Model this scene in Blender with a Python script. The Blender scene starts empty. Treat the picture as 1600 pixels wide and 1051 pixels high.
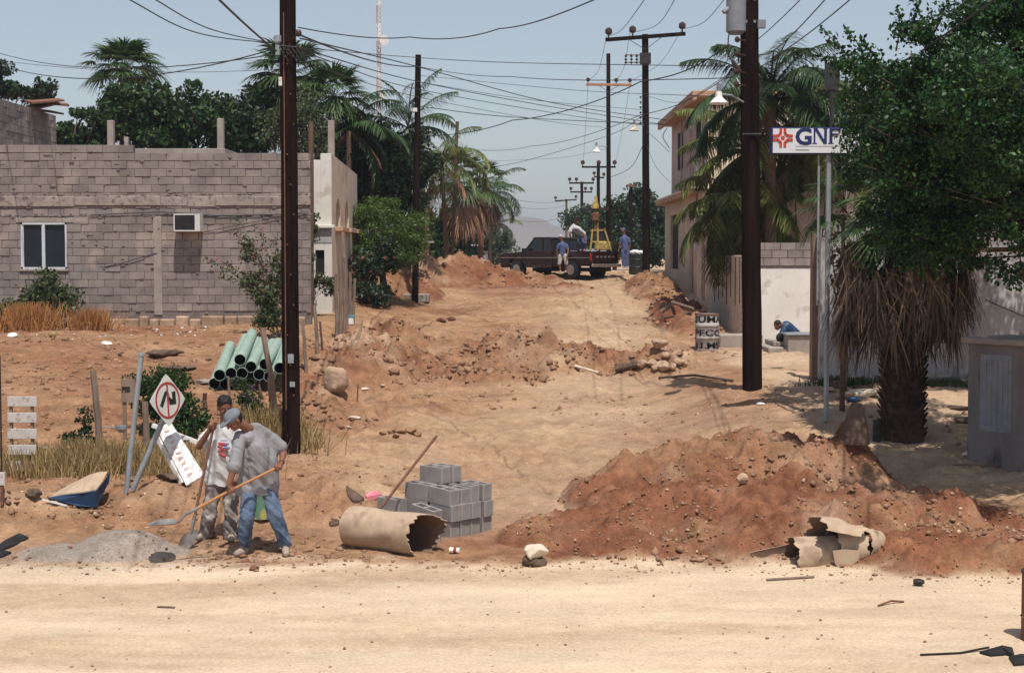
import bpy, bmesh, math, random
import numpy as np
from mathutils import Vector, Matrix

# ------------------------------------------------------------ camera, sky, sun, exposure
S = bpy.context.scene
C = S.collection
CAMZ = 3.4
FPX = 2400.0
PITCH = math.atan(125.5 / FPX)
cam = bpy.data.objects.new('camera', bpy.data.cameras.new('camera'))
C.objects.link(cam); S.camera = cam
cam.location = (0, 0, CAMZ)
cam.rotation_euler = (math.pi / 2 - PITCH, 0, 0)
cam.data.sensor_width = 36; cam.data.lens = 36 * FPX / 1600
cam.data.clip_start = 0.1; cam.data.clip_end = 9000

SUND = Vector((0.24, -1.0, 2.35)).normalized()          # towards the sun
W = bpy.data.worlds.new('World'); S.world = W; W.use_nodes = True
nt = W.node_tree; bg = nt.nodes['Background']
sky = nt.nodes.new('ShaderNodeTexSky'); sky.sky_type = 'NISHITA'; sky.sun_disc = False
sky.sun_elevation = math.asin(SUND.z); sky.sun_rotation = math.atan2(SUND.x, SUND.y)
sky.dust_density = 1.2; sky.air_density = 1.0; sky.ozone_density = 1.0; sky.altitude = 50
hs = nt.nodes.new('ShaderNodeHueSaturation'); hs.inputs['Saturation'].default_value = 0.68
nt.links.new(sky.outputs[0], hs.inputs['Color']); nt.links.new(hs.outputs[0], bg.inputs[0])
bg.inputs[1].default_value = 0.118
sl = bpy.data.lights.new('sun', 'SUN'); sl.energy = 5.0; sl.angle = math.radians(0.55); sl.color = (1.0, 0.95, 0.87)
sun = bpy.data.objects.new('sun', sl); C.objects.link(sun)
sun.rotation_euler = SUND.to_track_quat('Z', 'Y').to_euler()
S.view_settings.view_transform = 'Standard'; S.view_settings.look = 'None'
S.view_settings.gamma = 1.0; S.view_settings.exposure = 0.0; S.view_settings.use_curve_mapping = False

S.render.engine = 'CYCLES'; S.cycles.diffuse_bounces = 2
rng = np.random.default_rng(7); random.seed(7)

# ------------------------------------------------------------ helpers
def at(px, py, Y):
    u = (px - 800) / FPX; v = -(py - 525.5) / FPX
    c, s = math.cos(PITCH), math.sin(PITCH)
    dy = c + v * s; dz = v * c - s
    k = Y / dy
    return Vector((u * k, Y, CAMZ + dz * k))

def vnoise(x, y, seed=0):
    xi = np.floor(x).astype(np.int64); yi = np.floor(y).astype(np.int64)
    xf = x - xi; yf = y - yi
    xf = xf * xf * (3 - 2 * xf); yf = yf * yf * (3 - 2 * yf)
    def h(a, b):
        n = (a * 374761393 + b * 668265263 + seed * 982451653) & 0xffffffff
        n = ((n ^ (n >> 13)) * 1274126177) & 0xffffffff
        return ((n ^ (n >> 16)) & 0xffff) / 65535.0
    return (h(xi, yi) * (1 - xf) + h(xi + 1, yi) * xf) * (1 - yf) + (h(xi, yi + 1) * (1 - xf) + h(xi + 1, yi + 1) * xf) * yf

def fbm(x, y, s, octv=4, seed=0, gain=0.5):
    t = 0; a = 1; n = 0
    for i in range(octv):
        t = t + a * (vnoise(x * s, y * s, seed + i * 17) - 0.5); n += a; a *= gain; s *= 2.1
    return t / n * 2

def sstep(a, b, x):
    t = np.clip((x - a) / (b - a), 0, 1); return t * t * (3 - 2 * t)

# ---- lay of the land
PL = ([-50, 16.5, 17.5, 20.5, 24, 29, 35, 39, 45, 52, 62, 75, 120, 400, 4000], [0, 0, .02, .28, .5, .92, 1.4, 1.62, 2.0, 2.5, 3.0, 3.1, 2.8, 2.5, 0])
PC = ([-50, 16.5, 20, 24, 26, 30, 34, 38, 45, 55, 62, 66, 80, 120, 400, 4000], [0, 0, .08, .2, .3, .58, .86, 1.07, 1.5, 2.1, 2.62, 2.72, 2.6, 2.5, 2.4, 0])
PR = ([-50, 16.2, 19, 22, 24, 28, 33, 38, 45, 55, 62, 66, 80, 120, 400, 4000], [0, 0, .12, .38, .55, 1.0, 1.05, 1.1, 1.45, 2.08, 2.6, 2.7, 2.6, 2.5, 2.4, 0])
def road_edge(x):
    x = np.asarray(x, float)
    return 16.75 - np.maximum(0, x - 2.0) * 0.25 - np.minimum(0, x + 3) * 0.0 + 0.16 * (vnoise(x * 1.3, x * 0 + 3.3, 5) - .5) * 2
def H(x, y):
    x = np.asarray(x, float); y = np.asarray(y, float)
    wl = sstep(-2.2, -5.2, x) if False else 1 - sstep(-5.2, -2.2, x)
    wr = sstep(2.2, 4.6, x)
    return wl * np.interp(y, *PL) + wr * np.interp(y, *PR) + (1 - wl - wr) * np.interp(y, *PC)
def detail(x, y):
    re = road_edge(x)
    rough = sstep(0.0, 1.2, y - re)
    near = 1 - sstep(60, 90, y)
    big = 0.10 * fbm(x, y, 0.45, 3, 11) * rough
    rut = 0.0
    d = big + rough * (0.035 * fbm(x, y, 2.2, 3, 23) + 0.02 * np.maximum(0, fbm(x, y, 7.0, 2, 31)) + 0.03 * np.maximum(0, fbm(x, y, 3.6, 2, 77) - .25) * 2)
    ch = sstep(.35, .7, vnoise(x * .38 + 4, y * .24, 211)) * rough * sstep(17, 24, y)
    d = d + ch * (.12 * fbm(x, y, 1.5, 4, 213) + .08 * (.5 - np.abs(fbm(x, y, 2.6, 3, 215)) * 1.5) + .03 * fbm(x, y, 6.5, 2, 217))
    d = d + .022 * rough * np.maximum(0, fbm(x, y, 4.2, 3, 221)) * sstep(.35, .6, vnoise(x * .8, y * .6, 223))
    for cx, ph in ((1.1, 0.), (2.55, .0)):
        tx = x - (cx + .35 * np.sin(y * .13) - .02 * (y - 20)); d = d - .035 * rough * np.exp(-(tx / .16) ** 2) * sstep(19, 24, y) + .02 * rough * np.exp(-((np.abs(tx) - .28) / .1) ** 2) * sstep(19, 24, y)
    d = d - (1 - rough) * (.010 * np.exp(-((y - 14.6 - .10 * x + .2 * np.sin(x * .4)) / .13) ** 2) + .010 * np.exp(-((y - 13.1 - .10 * x + .2 * np.sin(x * .4)) / .13) ** 2) + .008 * np.exp(-((y - 15.7 + .06 * x) / .10) ** 2))
    d = d + (1 - rough) * (0.010 * fbm(x, y, 1.2, 3, 41) + 0.004 * fbm(x * .3, y, 5, 2, 47))
    return d * near
def bump(x, y, cx, cy, a, b, h, rot=0, p=1.4, seed=1, rough=.35):
    c, s = math.cos(rot), math.sin(rot)
    dx = (x - cx) * c + (y - cy) * s; dy = -(x - cx) * s + (y - cy) * c
    q = (dx / a) ** 2 + (dy / b) ** 2 + 0.30 * fbm(x, y, 1.1 / max(.4, min(a, b)) + .5, 3, seed)
    t = np.clip(1 - q, 0, 1) ** p
    return h * t * (1 + rough * fbm(x, y, 2.4, 4, seed + 5)) 
def mound_front(x, y):
    m = bump(x, y, 3.05, 20.6, 2.4, 2.0, .82, 0.1, 1.05, 3, .4)
    m = np.maximum(m, bump(x, y, 3.7, 18.6, 2.9, 1.9, .42, -.1, 1.0, 5, .8))
    m = np.maximum(m, bump(x, y, 5.3, 16.9, 2.3, 1.2, .24, -.2, 1.0, 9, .7))
    m = np.maximum(m, bump(x, y, 1.25, 18.4, 1.5, 1.3, .24, .2, 1.0, 12, .9))
    m = np.maximum(m, bump(x, y, 2.2, 17.4, 1.9, .9, .22, .0, 1.0, 14, .9))
    m = np.maximum(m, bump(x, y, 4.3, 20.9, 1.0, .9, .62, .0, 1.1, 16, .6))
    m = m * sstep(-.05, .55, y - road_edge(x))
    k = sstep(0, .12, m)
    return m + k * (.13 * fbm(x, y, 2.6, 4, 61) + .08 * (.25 - np.abs(fbm(x, y, 4.2, 3, 66))) + .05 * fbm(x, y, 9, 3, 67) + .03 * np.maximum(0, fbm(x, y, 15, 2, 68)) - .005)
def mound_mid(x, y):
    m = bump(x, y, .35, 35.3, 2.1, 1.7, .62, 0, 1.0, 21, .8)
    m = np.maximum(m, bump(x, y, 1.6, 34.5, 2.4, 1.5, .42, -.2, 1.0, 24, .9))
    m = np.maximum(m, bump(x, y, -.5, 32.6, 1.5, 1.2, .30, .4, 1.0, 27, .9))
    m = np.maximum(m, bump(x, y, 3.2, 33.3, 1.2, .9, .5, 0, 1.0, 29, .9))
    k = sstep(0, .12, m)
    return m + k * (.10 * fbm(x, y, 2.6, 3, 62) + .05 * fbm(x, y, 6.5, 3, 68) - .01)
def mound_far(x, y):
    m = bump(x, y, -2.4, 58.5, 3.2, 2.4, .80, 0, .9, 31, .7)
    m = np.maximum(m, bump(x, y, -.3, 59.5, 2.4, 1.7, .32, 0, .9, 34, .9))
    m = np.maximum(m, bump(x, y, 1.6, 57.0, 1.4, 1.2, .12, 0, .9, 36, .9))
    m = np.maximum(m, bump(x, y, -3.9, 53, 1.6, 3.0, .5, 0, .9, 38, .9))
    k = sstep(0, .12, m)
    return m + k * (.16 * fbm(x, y, 1.5, 3, 63) + .06 * fbm(x, y, 4.5, 3, 69) - .01)
def mound_left(x, y):
    m = bump(x, y, -4.0, 19.5, 1.4, .8, .34, .0, 1.0, 41, .8)
    m = np.maximum(m, bump(x, y, -2.6, 20.0, 1.6, 1.2, .30, .3, 1.0, 44, .9))
    m = np.maximum(m, bump(x, y, -6.3, 18.9, 1.5, .8, .22, .1, 1.0, 46, .8))
    k = sstep(0, .12, m)
    return m + k * (.05 * fbm(x, y, 4.5, 3, 64) + .03 * np.maximum(0, fbm(x, y, 11, 2, 70)) - .008)
def mound_bank(x, y):
    m = bump(x, y, -3.2, 33.5, 1.7, 3.2, .55, -.1, 1.0, 51, .8)
    m = np.maximum(m, bump(x, y, -3.0, 38.8, 1.3, 1.8, .45, .2, 1.0, 54, .9))
    m = np.maximum(m, bump(x, y, -3.3, 28.3, 1.0, 2.4, .3, .1, 1.0, 56, .9))
    k = sstep(0, .12, m)
    return m + k * (.10 * fbm(x, y, 2.6, 3, 65) + .05 * fbm(x, y, 6.5, 3, 71) - .01)
def mound_right(x, y):
    m = bump(x, y, 5.0, 44.5, .9, 5.5, .55, .02, .9, 81, .8)
    m = np.maximum(m, bump(x, y, 5.0, 55, 1.0, 5, .5, 0, .9, 84, .8))
    k = sstep(0, .12, m)
    return m + k * (.12 * fbm(x, y, 2.2, 3, 66) - .01)
def gravel(x, y):
    m = bump(x, y, -4.42, 17.35, .80, .60, .27, .05, .95, 91, .12)
    m = np.maximum(m, bump(x, y, -5.1, 17.2, .60, .45, .13, 0, .95, 93, .12))
    return m
MOUNDS = [mound_front, mound_mid, mound_far, mound_left, mound_bank, mound_right, gravel]
def hg(x, y):
    b = H(x, y) + detail(x, y)
    e = np.zeros_like(b)
    for f in MOUNDS: e = np.maximum(e, f(np.asarray(x, float), np.asarray(y, float)))
    return b + e
def on(px, py, y0=10, y1=140):
    ys = np.concatenate([np.arange(y0, 70, .05), np.arange(70, y1, .5)])
    p0 = at(px, py, 1.0)
    X = p0.x * ys; Z = CAMZ + (p0.z - CAMZ) * ys
    g = hg(X, ys)
    i = np.argmax(Z <= g)
    return Vector((float(X[i]), float(ys[i]), float(g[i])))
def gz(x, y): return float(hg(np.array([x]), np.array([y]))[0])
def G(px, Y, dz=0):
    x = (px - 800) / FPX * Y * 1.0
    return Vector((x, Y, gz(x, Y) + dz))

# ---- meshes
def mesh_np(name, V, F, mats, loc=(0, 0, 0), smooth=False, mi=None, col=None):
    V = np.asarray(V, np.float32).reshape(-1, 3) - np.asarray(loc, np.float32)
    F = np.asarray(F, np.int32); k = F.shape[1]
    me = bpy.data.meshes.new(name)
    me.vertices.add(len(V)); me.vertices.foreach_set('co', V.ravel())
    me.loops.add(F.size); me.loops.foreach_set('vertex_index', F.ravel())
    me.polygons.add(len(F)); me.polygons.foreach_set('loop_start', np.arange(0, F.size, k, dtype=np.int32))
    me.polygons.foreach_set('loop_total', np.full(len(F), k, np.int32))
    if mi is not None: me.polygons.foreach_set('material_index', np.asarray(mi, np.int32))
    me.update(calc_edges=True)
    if smooth: me.polygons.foreach_set('use_smooth', np.ones(len(F), bool))
    if col is not None:
        a = me.color_attributes.new('zone', 'FLOAT_COLOR', 'POINT')
        cc = np.ones((len(V), 4), np.float32); cc[:, :3] = col; a.data.foreach_set('color', cc.ravel())
    for m in (mats if isinstance(mats, (list, tuple)) else [mats]): me.materials.append(m)
    return me
def link(name, me, parent=None, loc=(0, 0, 0)):
    o = bpy.data.objects.new(name, me); C.objects.link(o)
    if parent is not None: o.parent = parent
    else: o.location = loc
    return o
def tag(o, label=None, cat=None, group=None, kind=None):
    if label: o['label'] = label
    if cat: o['category'] = cat
    if group: o['group'] = group
    if kind: o['kind'] = kind
    return o
def thing(name, label, cat, loc=(0, 0, 0), group=None):
    o = bpy.data.objects.new(name, None); C.objects.link(o); o.location = loc; o.empty_display_size = .2
    return tag(o, label, cat, group)
def wloc(o):
    v = Vector((0, 0, 0))
    while o is not None: v = v + o.location; o = o.parent
    return v
class MB:
    def __init__(s): s.v = []; s.f = []; s.m = []
    def add(s, V, F, mi=0):
        b = len(s.v); s.v.extend([tuple(p) for p in V])
        for f in F: s.f.append(tuple(i + b for i in f)); s.m.append(mi)
        return s
    def addnp(s, V, F, mi=0): return s.add(V.tolist(), F.tolist(), mi)
    def box(s, c, d, rot=None, mi=0):
        c = Vector(c); x, y, z = d[0] / 2, d[1] / 2, d[2] / 2
        P = [Vector(p) for p in ((-x, -y, -z), (x, -y, -z), (x, y, -z), (-x, y, -z), (-x, -y, z), (x, -y, z), (x, y, z), (-x, y, z))]
        if rot is not None: P = [rot @ p for p in P]
        return s.add([c + p for p in P], [(0, 3, 2, 1), (4, 5, 6, 7), (0, 1, 5, 4), (1, 2, 6, 5), (2, 3, 7, 6), (3, 0, 4, 7)], mi)
    def bb(s, x0, x1, y0, y1, z0, z1, mi=0): return s.box(((x0 + x1) / 2, (y0 + y1) / 2, (z0 + z1) / 2), (x1 - x0, y1 - y0, z1 - z0), None, mi)
    def beam(s, a, b, w, h, mi=0, roll=0):
        a = Vector(a); b = Vector(b); d = b - a
        q = d.to_track_quat('X', 'Z') @ Matrix.Rotation(roll, 3, 'X').to_quaternion()
        return s.box((a + b) / 2, (d.length, w, h), q.to_matrix(), mi)
    def tube(s, P, R, n=8, mi=0, cap=True):
        P = [Vector(p) for p in P]; N = len(P)
        if not hasattr(R, '__len__'): R = [R] * N
        V = []; up = None
        for i in range(N):
            d = (P[min(i + 1, N - 1)] - P[max(i - 1, 0)]).normalized()
            if up is None:
                up = d.orthogonal().normalized()
            up = (up - d * up.dot(d)).normalized(); sd = d.cross(up)
            for k in range(n):
                a = 2 * math.pi * k / n
                V.append(P[i] + (up * math.cos(a) + sd * math.sin(a)) * R[i])
        F = [(i * n + k, i * n + (k + 1) % n, (i + 1) * n + (k + 1) % n, (i + 1) * n + k) for i in range(N - 1) for k in range(n)]
        if cap: F += [tuple(range(n - 1, -1, -1)), tuple((N - 1) * n + k for k in range(n))]
        return s.add(V, F, mi)
    def cyl(s, a, b, r0, r1=None, n=12, mi=0, cap=True): return s.tube([a, b], [r0, r0 if r1 is None else r1], n, mi, cap)
    def ball(s, c, r, n=10, rot=None, mi=0):
        if not hasattr(r, '__len__'): r = (r, r, r)
        c = Vector(c); V = [Vector((0, 0, -r[2]))]; m = n // 2
        for i in range(1, m):
            t = -math.pi / 2 + math.pi * i / m
            for k in range(n):
                a = 2 * math.pi * k / n
                V.append(Vector((r[0] * math.cos(t) * math.cos(a), r[1] * math.cos(t) * math.sin(a), r[2] * math.sin(t))))
        V.append(Vector((0, 0, r[2]))); L = len(V) - 1
        F = [(0, 1 + (k + 1) % n, 1 + k) for k in range(n)]
        for i in range(m - 2):
            for k in range(n): F.append((1 + i * n + k, 1 + i * n + (k + 1) % n, 1 + (i + 1) * n + (k + 1) % n, 1 + (i + 1) * n + k))
        F += [(L, L - n + k, L - n + (k + 1) % n) for k in range(n)]
        if rot is not None: V = [rot @ v for v in V]
        return s.add([c + v for v in V], F, mi)
    def prism(s, poly, e, mi=0):
        """poly: 3-D points; e: extrusion vector"""
        n = len(poly); e = Vector(e); A = [Vector(p) for p in poly]
        return s.add(A + [p + e for p in A], [tuple(range(n - 1, -1, -1)), tuple(range(n, 2 * n))] + [(i, (i + 1) % n, n + (i + 1) % n, n + i) for i in range(n)], mi)
    def build(s, name, mats, parent=None, smooth=False, bevel=0, loc=None):
        o0 = wloc(parent) if parent is not None else Vector(loc or (0, 0, 0))
        me = bpy.data.meshes.new(name)
        me.from_pydata([tuple(Vector(v) - o0) for v in s.v], [], s.f)
        for m in (mats if isinstance(mats, (list, tuple)) else [mats]): me.materials.append(m)
        me.polygons.foreach_set('material_index', s.m)
        bm = bmesh.new(); bm.from_mesh(me); bmesh.ops.recalc_face_normals(bm, faces=bm.faces[:])
        if bevel:
            bmesh.ops.bevel(bm, geom=[e for e in bm.edges if len(e.link_faces) == 2 and e.calc_face_angle(0) > .5], offset=bevel, segments=1, affect='EDGES', clamp_overlap=True)
        bm.to_mesh(me); bm.free()
        if smooth:
            me.polygons.foreach_set('use_smooth', [True] * len(me.polygons))
            if smooth == 'auto' and hasattr(me, 'set_sharp_from_angle'): me.set_sharp_from_angle(angle=math.radians(35))
        me.update()
        return link(name, me, parent, loc or (0, 0, 0))

# ---- materials
def nmat(name):
    m = bpy.data.materials.new(name); m.use_nodes = True
    n = m.node_tree.nodes; l = m.node_tree.links
    return m, n, l, n['Principled BSDF']
def pm(name, c1, c2=None, scale=4, rough=.8, bump=.0, bscale=30, spec=.3, metal=0, island=0, c3=None, s3=20, stretch=None, bdist=.01):
    m, n, l, p = nmat(name)
    p.inputs['Roughness'].default_value = rough; p.inputs['Specular IOR Level'].default_value = spec; p.inputs['Metallic'].default_value = metal
    tc = n.new('ShaderNodeTexCoord'); mp = n.new('ShaderNodeMapping'); l.new(tc.outputs['Object'], mp.inputs[0])
    if stretch: mp.inputs['Scale'].default_value = stretch
    if c2 is None: c2 = tuple(x * .75 for x in c1)
    t = n.new('ShaderNodeTexNoise'); t.inputs['Scale'].default_value = scale; t.inputs['Detail'].default_value = 6; t.inputs['Roughness'].default_value = .65
    l.new(mp.outputs[0], t.inputs['Vector'])
    r = n.new('ShaderNodeValToRGB'); r.color_ramp.elements[0].position = .32; r.color_ramp.elements[1].position = .68
    r.color_ramp.elements[0].color = (*c2, 1); r.color_ramp.elements[1].color = (*c1, 1)
    l.new(t.outputs[0], r.inputs[0]); out = r.outputs[0]
    if c3:
        t3 = n.new('ShaderNodeTexNoise'); t3.inputs['Scale'].default_value = s3; t3.inputs['Detail'].default_value = 4
        l.new(mp.outputs[0], t3.inputs['Vector'])
        r3 = n.new('ShaderNodeValToRGB'); r3.color_ramp.elements[0].position = .55; r3.color_ramp.elements[1].position = .66
        l.new(t3.outputs[0], r3.inputs[0])
        mx = n.new('ShaderNodeMix'); mx.data_type = 'RGBA'; l.new(r3.outputs[0], mx.inputs[0]); l.new(out, mx.inputs[6]); mx.inputs[7].default_value = (*c3, 1); out = mx.outputs[2]
    if island:
        g = n.new('ShaderNodeNewGeometry'); mr = n.new('ShaderNodeMapRange'); l.new(g.outputs['Random Per Island'], mr.inputs[0])
        mr.inputs[3].default_value = 1 - island; mr.inputs[4].default_value = 1 + island
        h = n.new('ShaderNodeHueSaturation'); l.new(out, h.inputs['Color']); l.new(mr.outputs[0], h.inputs['Value']); out = h.outputs[0]
    l.new(out, p.inputs['Base Color'])
    if bump:
        b = n.new('ShaderNodeTexNoise'); b.inputs['Scale'].default_value = bscale; b.inputs['Detail'].default_value = 5
        l.new(mp.outputs[0], b.inputs['Vector'])
        bp = n.new('ShaderNodeBump'); bp.inputs['Strength'].default_value = bump; bp.inputs['Distance'].default_value = bdist
        l.new(b.outputs[0], bp.inputs['Height']); l.new(bp.outputs[0], p.inputs['Normal'])
    return m
def leafmat(name, dark, light, trans=.25, rough=.45):
    m, n, l, p = nmat(name)
    g = n.new('ShaderNodeNewGeometry'); r = n.new('ShaderNodeValToRGB')
    r.color_ramp.elements[0].color = (*dark, 1); r.color_ramp.elements[1].color = (*light, 1)
    e = r.color_ramp.elements.new(.6); e.color = (*[(a * .6 + b * .4) for a, b in zip(dark, light)], 1)
    l.new(g.outputs['Random Per Island'], r.inputs[0]); l.new(r.outputs[0], p.inputs['Base Color'])
    p.inputs['Roughness'].default_value = rough; p.inputs['Specular IOR Level'].default_value = .25
    tr = n.new('ShaderNodeBsdfTranslucent'); l.new(r.outputs[0], tr.inputs[0])
    mx = n.new('ShaderNodeMixShader'); mx.inputs[0].default_value = trans
    l.new(p.outputs[0], mx.inputs[1]); l.new(tr.outputs[0], mx.inputs[2]); l.new(mx.outputs[0], n['Material Output'].inputs[0])
    return m
def groundmat():
    m, n, l, p = nmat('dirt')
    at_ = n.new('ShaderNodeAttribute'); at_.attribute_name = 'zone'
    sp = n.new('ShaderNodeSeparateColor'); l.new(at_.outputs['Color'], sp.inputs[0])
    tc = n.new('ShaderNodeTexCoord')
    def noise(sc, det=6, ro=.6, st=None):
        t = n.new('ShaderNodeTexNoise'); t.inputs['Scale'].default_value = sc; t.inputs['Detail'].default_value = det; t.inputs['Roughness'].default_value = ro
        if st:
            mp = n.new('ShaderNodeMapping'); mp.inputs['Scale'].default_value = st; l.new(tc.outputs['Object'], mp.inputs[0]); l.new(mp.outputs[0], t.inputs['Vector'])
        else: l.new(tc.outputs['Object'], t.inputs['Vector'])
        return t
    def ramp(t, a, b, ca, cb):
        r = n.new('ShaderNodeValToRGB'); r.color_ramp.elements[0].position = a; r.color_ramp.elements[1].position = b
        r.color_ramp.elements[0].color = (*ca, 1); r.color_ramp.elements[1].color = (*cb, 1); l.new(t.outputs[0], r.inputs[0]); return r.outputs[0]
    def mix(f, a, b):
        x = n.new('ShaderNodeMix'); x.data_type = 'RGBA'
        if isinstance(f, float): x.inputs[0].default_value = f
        else: l.new(f, x.inputs[0])
        l.new(a, x.inputs[6]); l.new(b, x.inputs[7]); return x.outputs[2]
    dirt = ramp(noise(1.3), .35, .65, (.255, .152, .09), (.405, .255, .152))
    red = ramp(noise(2.4), .35, .68, (.165, .070, .040), (.28, .126, .073))
    pale = ramp(noise(.7, 8, .6, (.5, 1.6, 1)), .32, .66, (.50, .395, .285), (.65, .52, .38))
    grey = ramp(noise(60, 3), .3, .7, (.23, .20, .18), (.36, .32, .29))
    c = mix(sp.outputs[1], dirt, red); c = mix(sp.outputs[0], c, pale); c = mix(sp.outputs[2], c, grey)
    # pebbles and crumbs of other earth
    v = n.new('ShaderNodeTexVoronoi'); v.inputs['Scale'].default_value = 16; l.new(tc.outputs['Object'], v.inputs['Vector'])
    vr = n.new('ShaderNodeValToRGB'); vr.color_ramp.elements[0].position = .0; vr.color_ramp.elements[1].position = .28
    vr.color_ramp.elements[0].color = (.45, .38, .34, 1); vr.color_ramp.elements[1].color = (1, 1, 1, 1); l.new(v.outputs[0], vr.inputs[0])
    ms = noise(1.1, 3); msr = ramp(ms, .5, .62, (0, 0, 0), (.5, .5, .5))
    mu = n.new('ShaderNodeMix'); mu.data_type = 'RGBA'; mu.blend_type = 'MULTIPLY'; l.new(msr, mu.inputs[0]); l.new(c, mu.inputs[6]); l.new(vr.outputs[0], mu.inputs[7])
    blot = ramp(noise(4.5, 7, .72), .36, .62, (.70, .66, .62), (1.10, 1.09, 1.08)); bf = n.new('ShaderNodeMapRange'); l.new(sp.outputs[0], bf.inputs[0]); bf.inputs[3].default_value = .95; bf.inputs[4].default_value = .22
    mb_ = n.new('ShaderNodeMix'); mb_.data_type = 'RGBA'; mb_.blend_type = 'MULTIPLY'; l.new(bf.outputs[0], mb_.inputs[0]); l.new(mu.outputs[2], mb_.inputs[6]); l.new(blot, mb_.inputs[7]); mu = mb_
    fine = ramp(noise(28, 5, .7), .3, .7, (.74, .72, .70), (1.16, 1.14, 1.12))
    mf = n.new('ShaderNodeMix'); mf.data_type = 'RGBA'; mf.blend_type = 'MULTIPLY'; mf.inputs[0].default_value = 1; l.new(mu.outputs[2], mf.inputs[6]); l.new(fine, mf.inputs[7])
    l.new(mf.outputs[2], p.inputs['Base Color']); p.inputs['Roughness'].default_value = .95; p.inputs['Specular IOR Level'].default_value = .1
    b1 = noise(14, 6, .7); b2 = noise(60, 4)
    ad = n.new('ShaderNodeMath'); ad.operation = 'MULTIPLY_ADD'; l.new(b2.outputs[0], ad.inputs[0]); ad.inputs[1].default_value = .3; l.new(b1.outputs[0], ad.inputs[2])
    st = n.new('ShaderNodeMapRange'); l.new(sp.outputs[0], st.inputs[0]); st.inputs[3].default_value = .75; st.inputs[4].default_value = .22
    bp = n.new('ShaderNodeBump'); bp.inputs['Distance'].default_value = .035; l.new(st.outputs[0], bp.inputs['Strength']); l.new(ad.outputs[0], bp.inputs['Height']); l.new(bp.outputs[0], p.inputs['Normal'])
    return m
M = {}
M['dirt'] = groundmat()
M['block'] = pm('grey_block', (.275, .23, .21), (.175, .145, .135), 1.6, .95, .6, 40, .1, island=.13, c3=(.33, .27, .235), s3=1.1)
M['mortar'] = pm('mortar', (.22, .18, .165), (.13, .105, .10), 6, .95, .4, 30, .1)
M['beam'] = pm('smeared_beam', (.36, .295, .25), (.21, .175, .16), 2.5, .95, .8, 18, .1, c3=(.14, .115, .105), s3=7)
M['newblock'] = pm('new_block', (.31, .285, .27), (.22, .20, .19), 5, .95, .5, 120, .1, island=.08)
M['concrete'] = pm('concrete', (.36, .31, .27), (.24, .20, .18), 3, .9, .4, 30, .15)
M['white'] = pm('white_plaster', (.72, .68, .63), (.60, .56, .51), 1.3, .9, .15, 20, .15, c3=(.5, .45, .40), s3=2.5)
M['pinkish'] = pm('pink_plaster', (.60, .49, .39), (.50, .40, .31), 1.1, .9, .15, 20, .15, c3=(.42, .32, .27), s3=1.7)
M['house'] = pm('mauve_plaster', (.52, .42, .39), (.42, .33, .31), .8, .9, .1, 15, .15, c3=(.33, .25, .235), s3=1.0)
M['cream'] = pm('cream_plaster', (.66, .56, .42), (.56, .46, .34), 1.0, .9, .12, 18, .15)
M['terra'] = pm('terracotta_paint', (.48, .31, .21), (.38, .23, .155), 2, .85, .1, 20, .2)
M['greywall'] = pm('weathered_shade_grey_wall', (.44, .42, .42), (.30, .29, .29), 1.3, .92, .3, 14, .1, c3=(.24, .22, .215), s3=4, stretch=(1, 1, .35))  # white wall greyed in its colour for tree and ledge shade
M['kiosk'] = pm('shade_darkened_render', (.24, .215, .21), (.14, .125, .12), 1.6, .92, .3, 14, .1, c3=(.10, .085, .08), s3=3, stretch=(1, 1, .3))  # render darkened to carry the tree shade on the kiosk
M['brownpost'] = pm('brown_post_paint', (.28, .19, .14), (.20, .13, .10), 3, .8, .2, 30, .2)
M['polewood'] = pm('creosoted_pole', (.026, .015, .013), (.008, .005, .005), 7, 1.0, .9, 25, .0, stretch=(1, 1, .08), bdist=.02)
M['polebrown'] = pm('weathered_pole', (.16, .09, .06), (.08, .05, .04), 5, .85, .5, 25, .2, stretch=(1, 1, .1))
M['armwood'] = pm('orange_crossarm', (.42, .22, .13), (.3, .15, .09), 4, .8)
M['darkmetal'] = pm('dark_metal', (.05, .045, .045), (.03, .03, .03), 6, .5, metal=.3)
M['galv'] = pm('galvanised', (.34, .37, .39), (.24, .27, .29), 8, .5, .1, 40, .4, metal=.3)
M['grey'] = pm('grey_enamel', (.24, .25, .28), (.17, .18, .20), 5, .5)
M['porcelain'] = pm('porcelain', (.06, .035, .03), (.04, .025, .02), 6, .3)
M['wire'] = pm('wire', (.035, .033, .038), (.02, .02, .022), 6, .6)
M['alu'] = pm('aluminium', (.62, .64, .68), (.5, .52, .56), 8, .45, metal=.2)
M['glass'] = pm('dark_glass', (.010, .013, .022), (.016, .020, .030), 2, .25, spec=.25)
M['black'] = pm('dark_interior', (.02, .018, .018), (.012, .012, .012), 3, .9)
M['acbody'] = pm('air_conditioner_enamel', (.62, .60, .58), (.5, .48, .46), 6, .6)
M['whitepaint'] = pm('white_paint', (.76, .74, .72), (.62, .60, .58), 5, .6, .1, 30, c3=(.5, .44, .40), s3=9)
M['oldwood'] = pm('grey_wood', (.27, .195, .15), (.15, .11, .09), 6, .9, .5, 30, .1, stretch=(1, 1, .15))
M['whitewood'] = pm('whitewashed_wood', (.56, .52, .50), (.42, .38, .36), 7, .85, .3, 40, .1, c3=(.34, .29, .26), s3=14)
M['bark'] = pm('bark', (.16, .11, .08), (.08, .055, .045), 8, .95, .8, 20, .1, bdist=.03)
M['palmtrunk'] = pm('palm_trunk', (.17, .105, .075), (.08, .05, .04), 9, .95, .7, 18, .1, stretch=(1, 1, 3), bdist=.03)
M['boots'] = pm('palm_boots', (.10, .065, .05), (.045, .03, .026), 8, .95, .8, 20, .1, island=.25)
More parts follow.
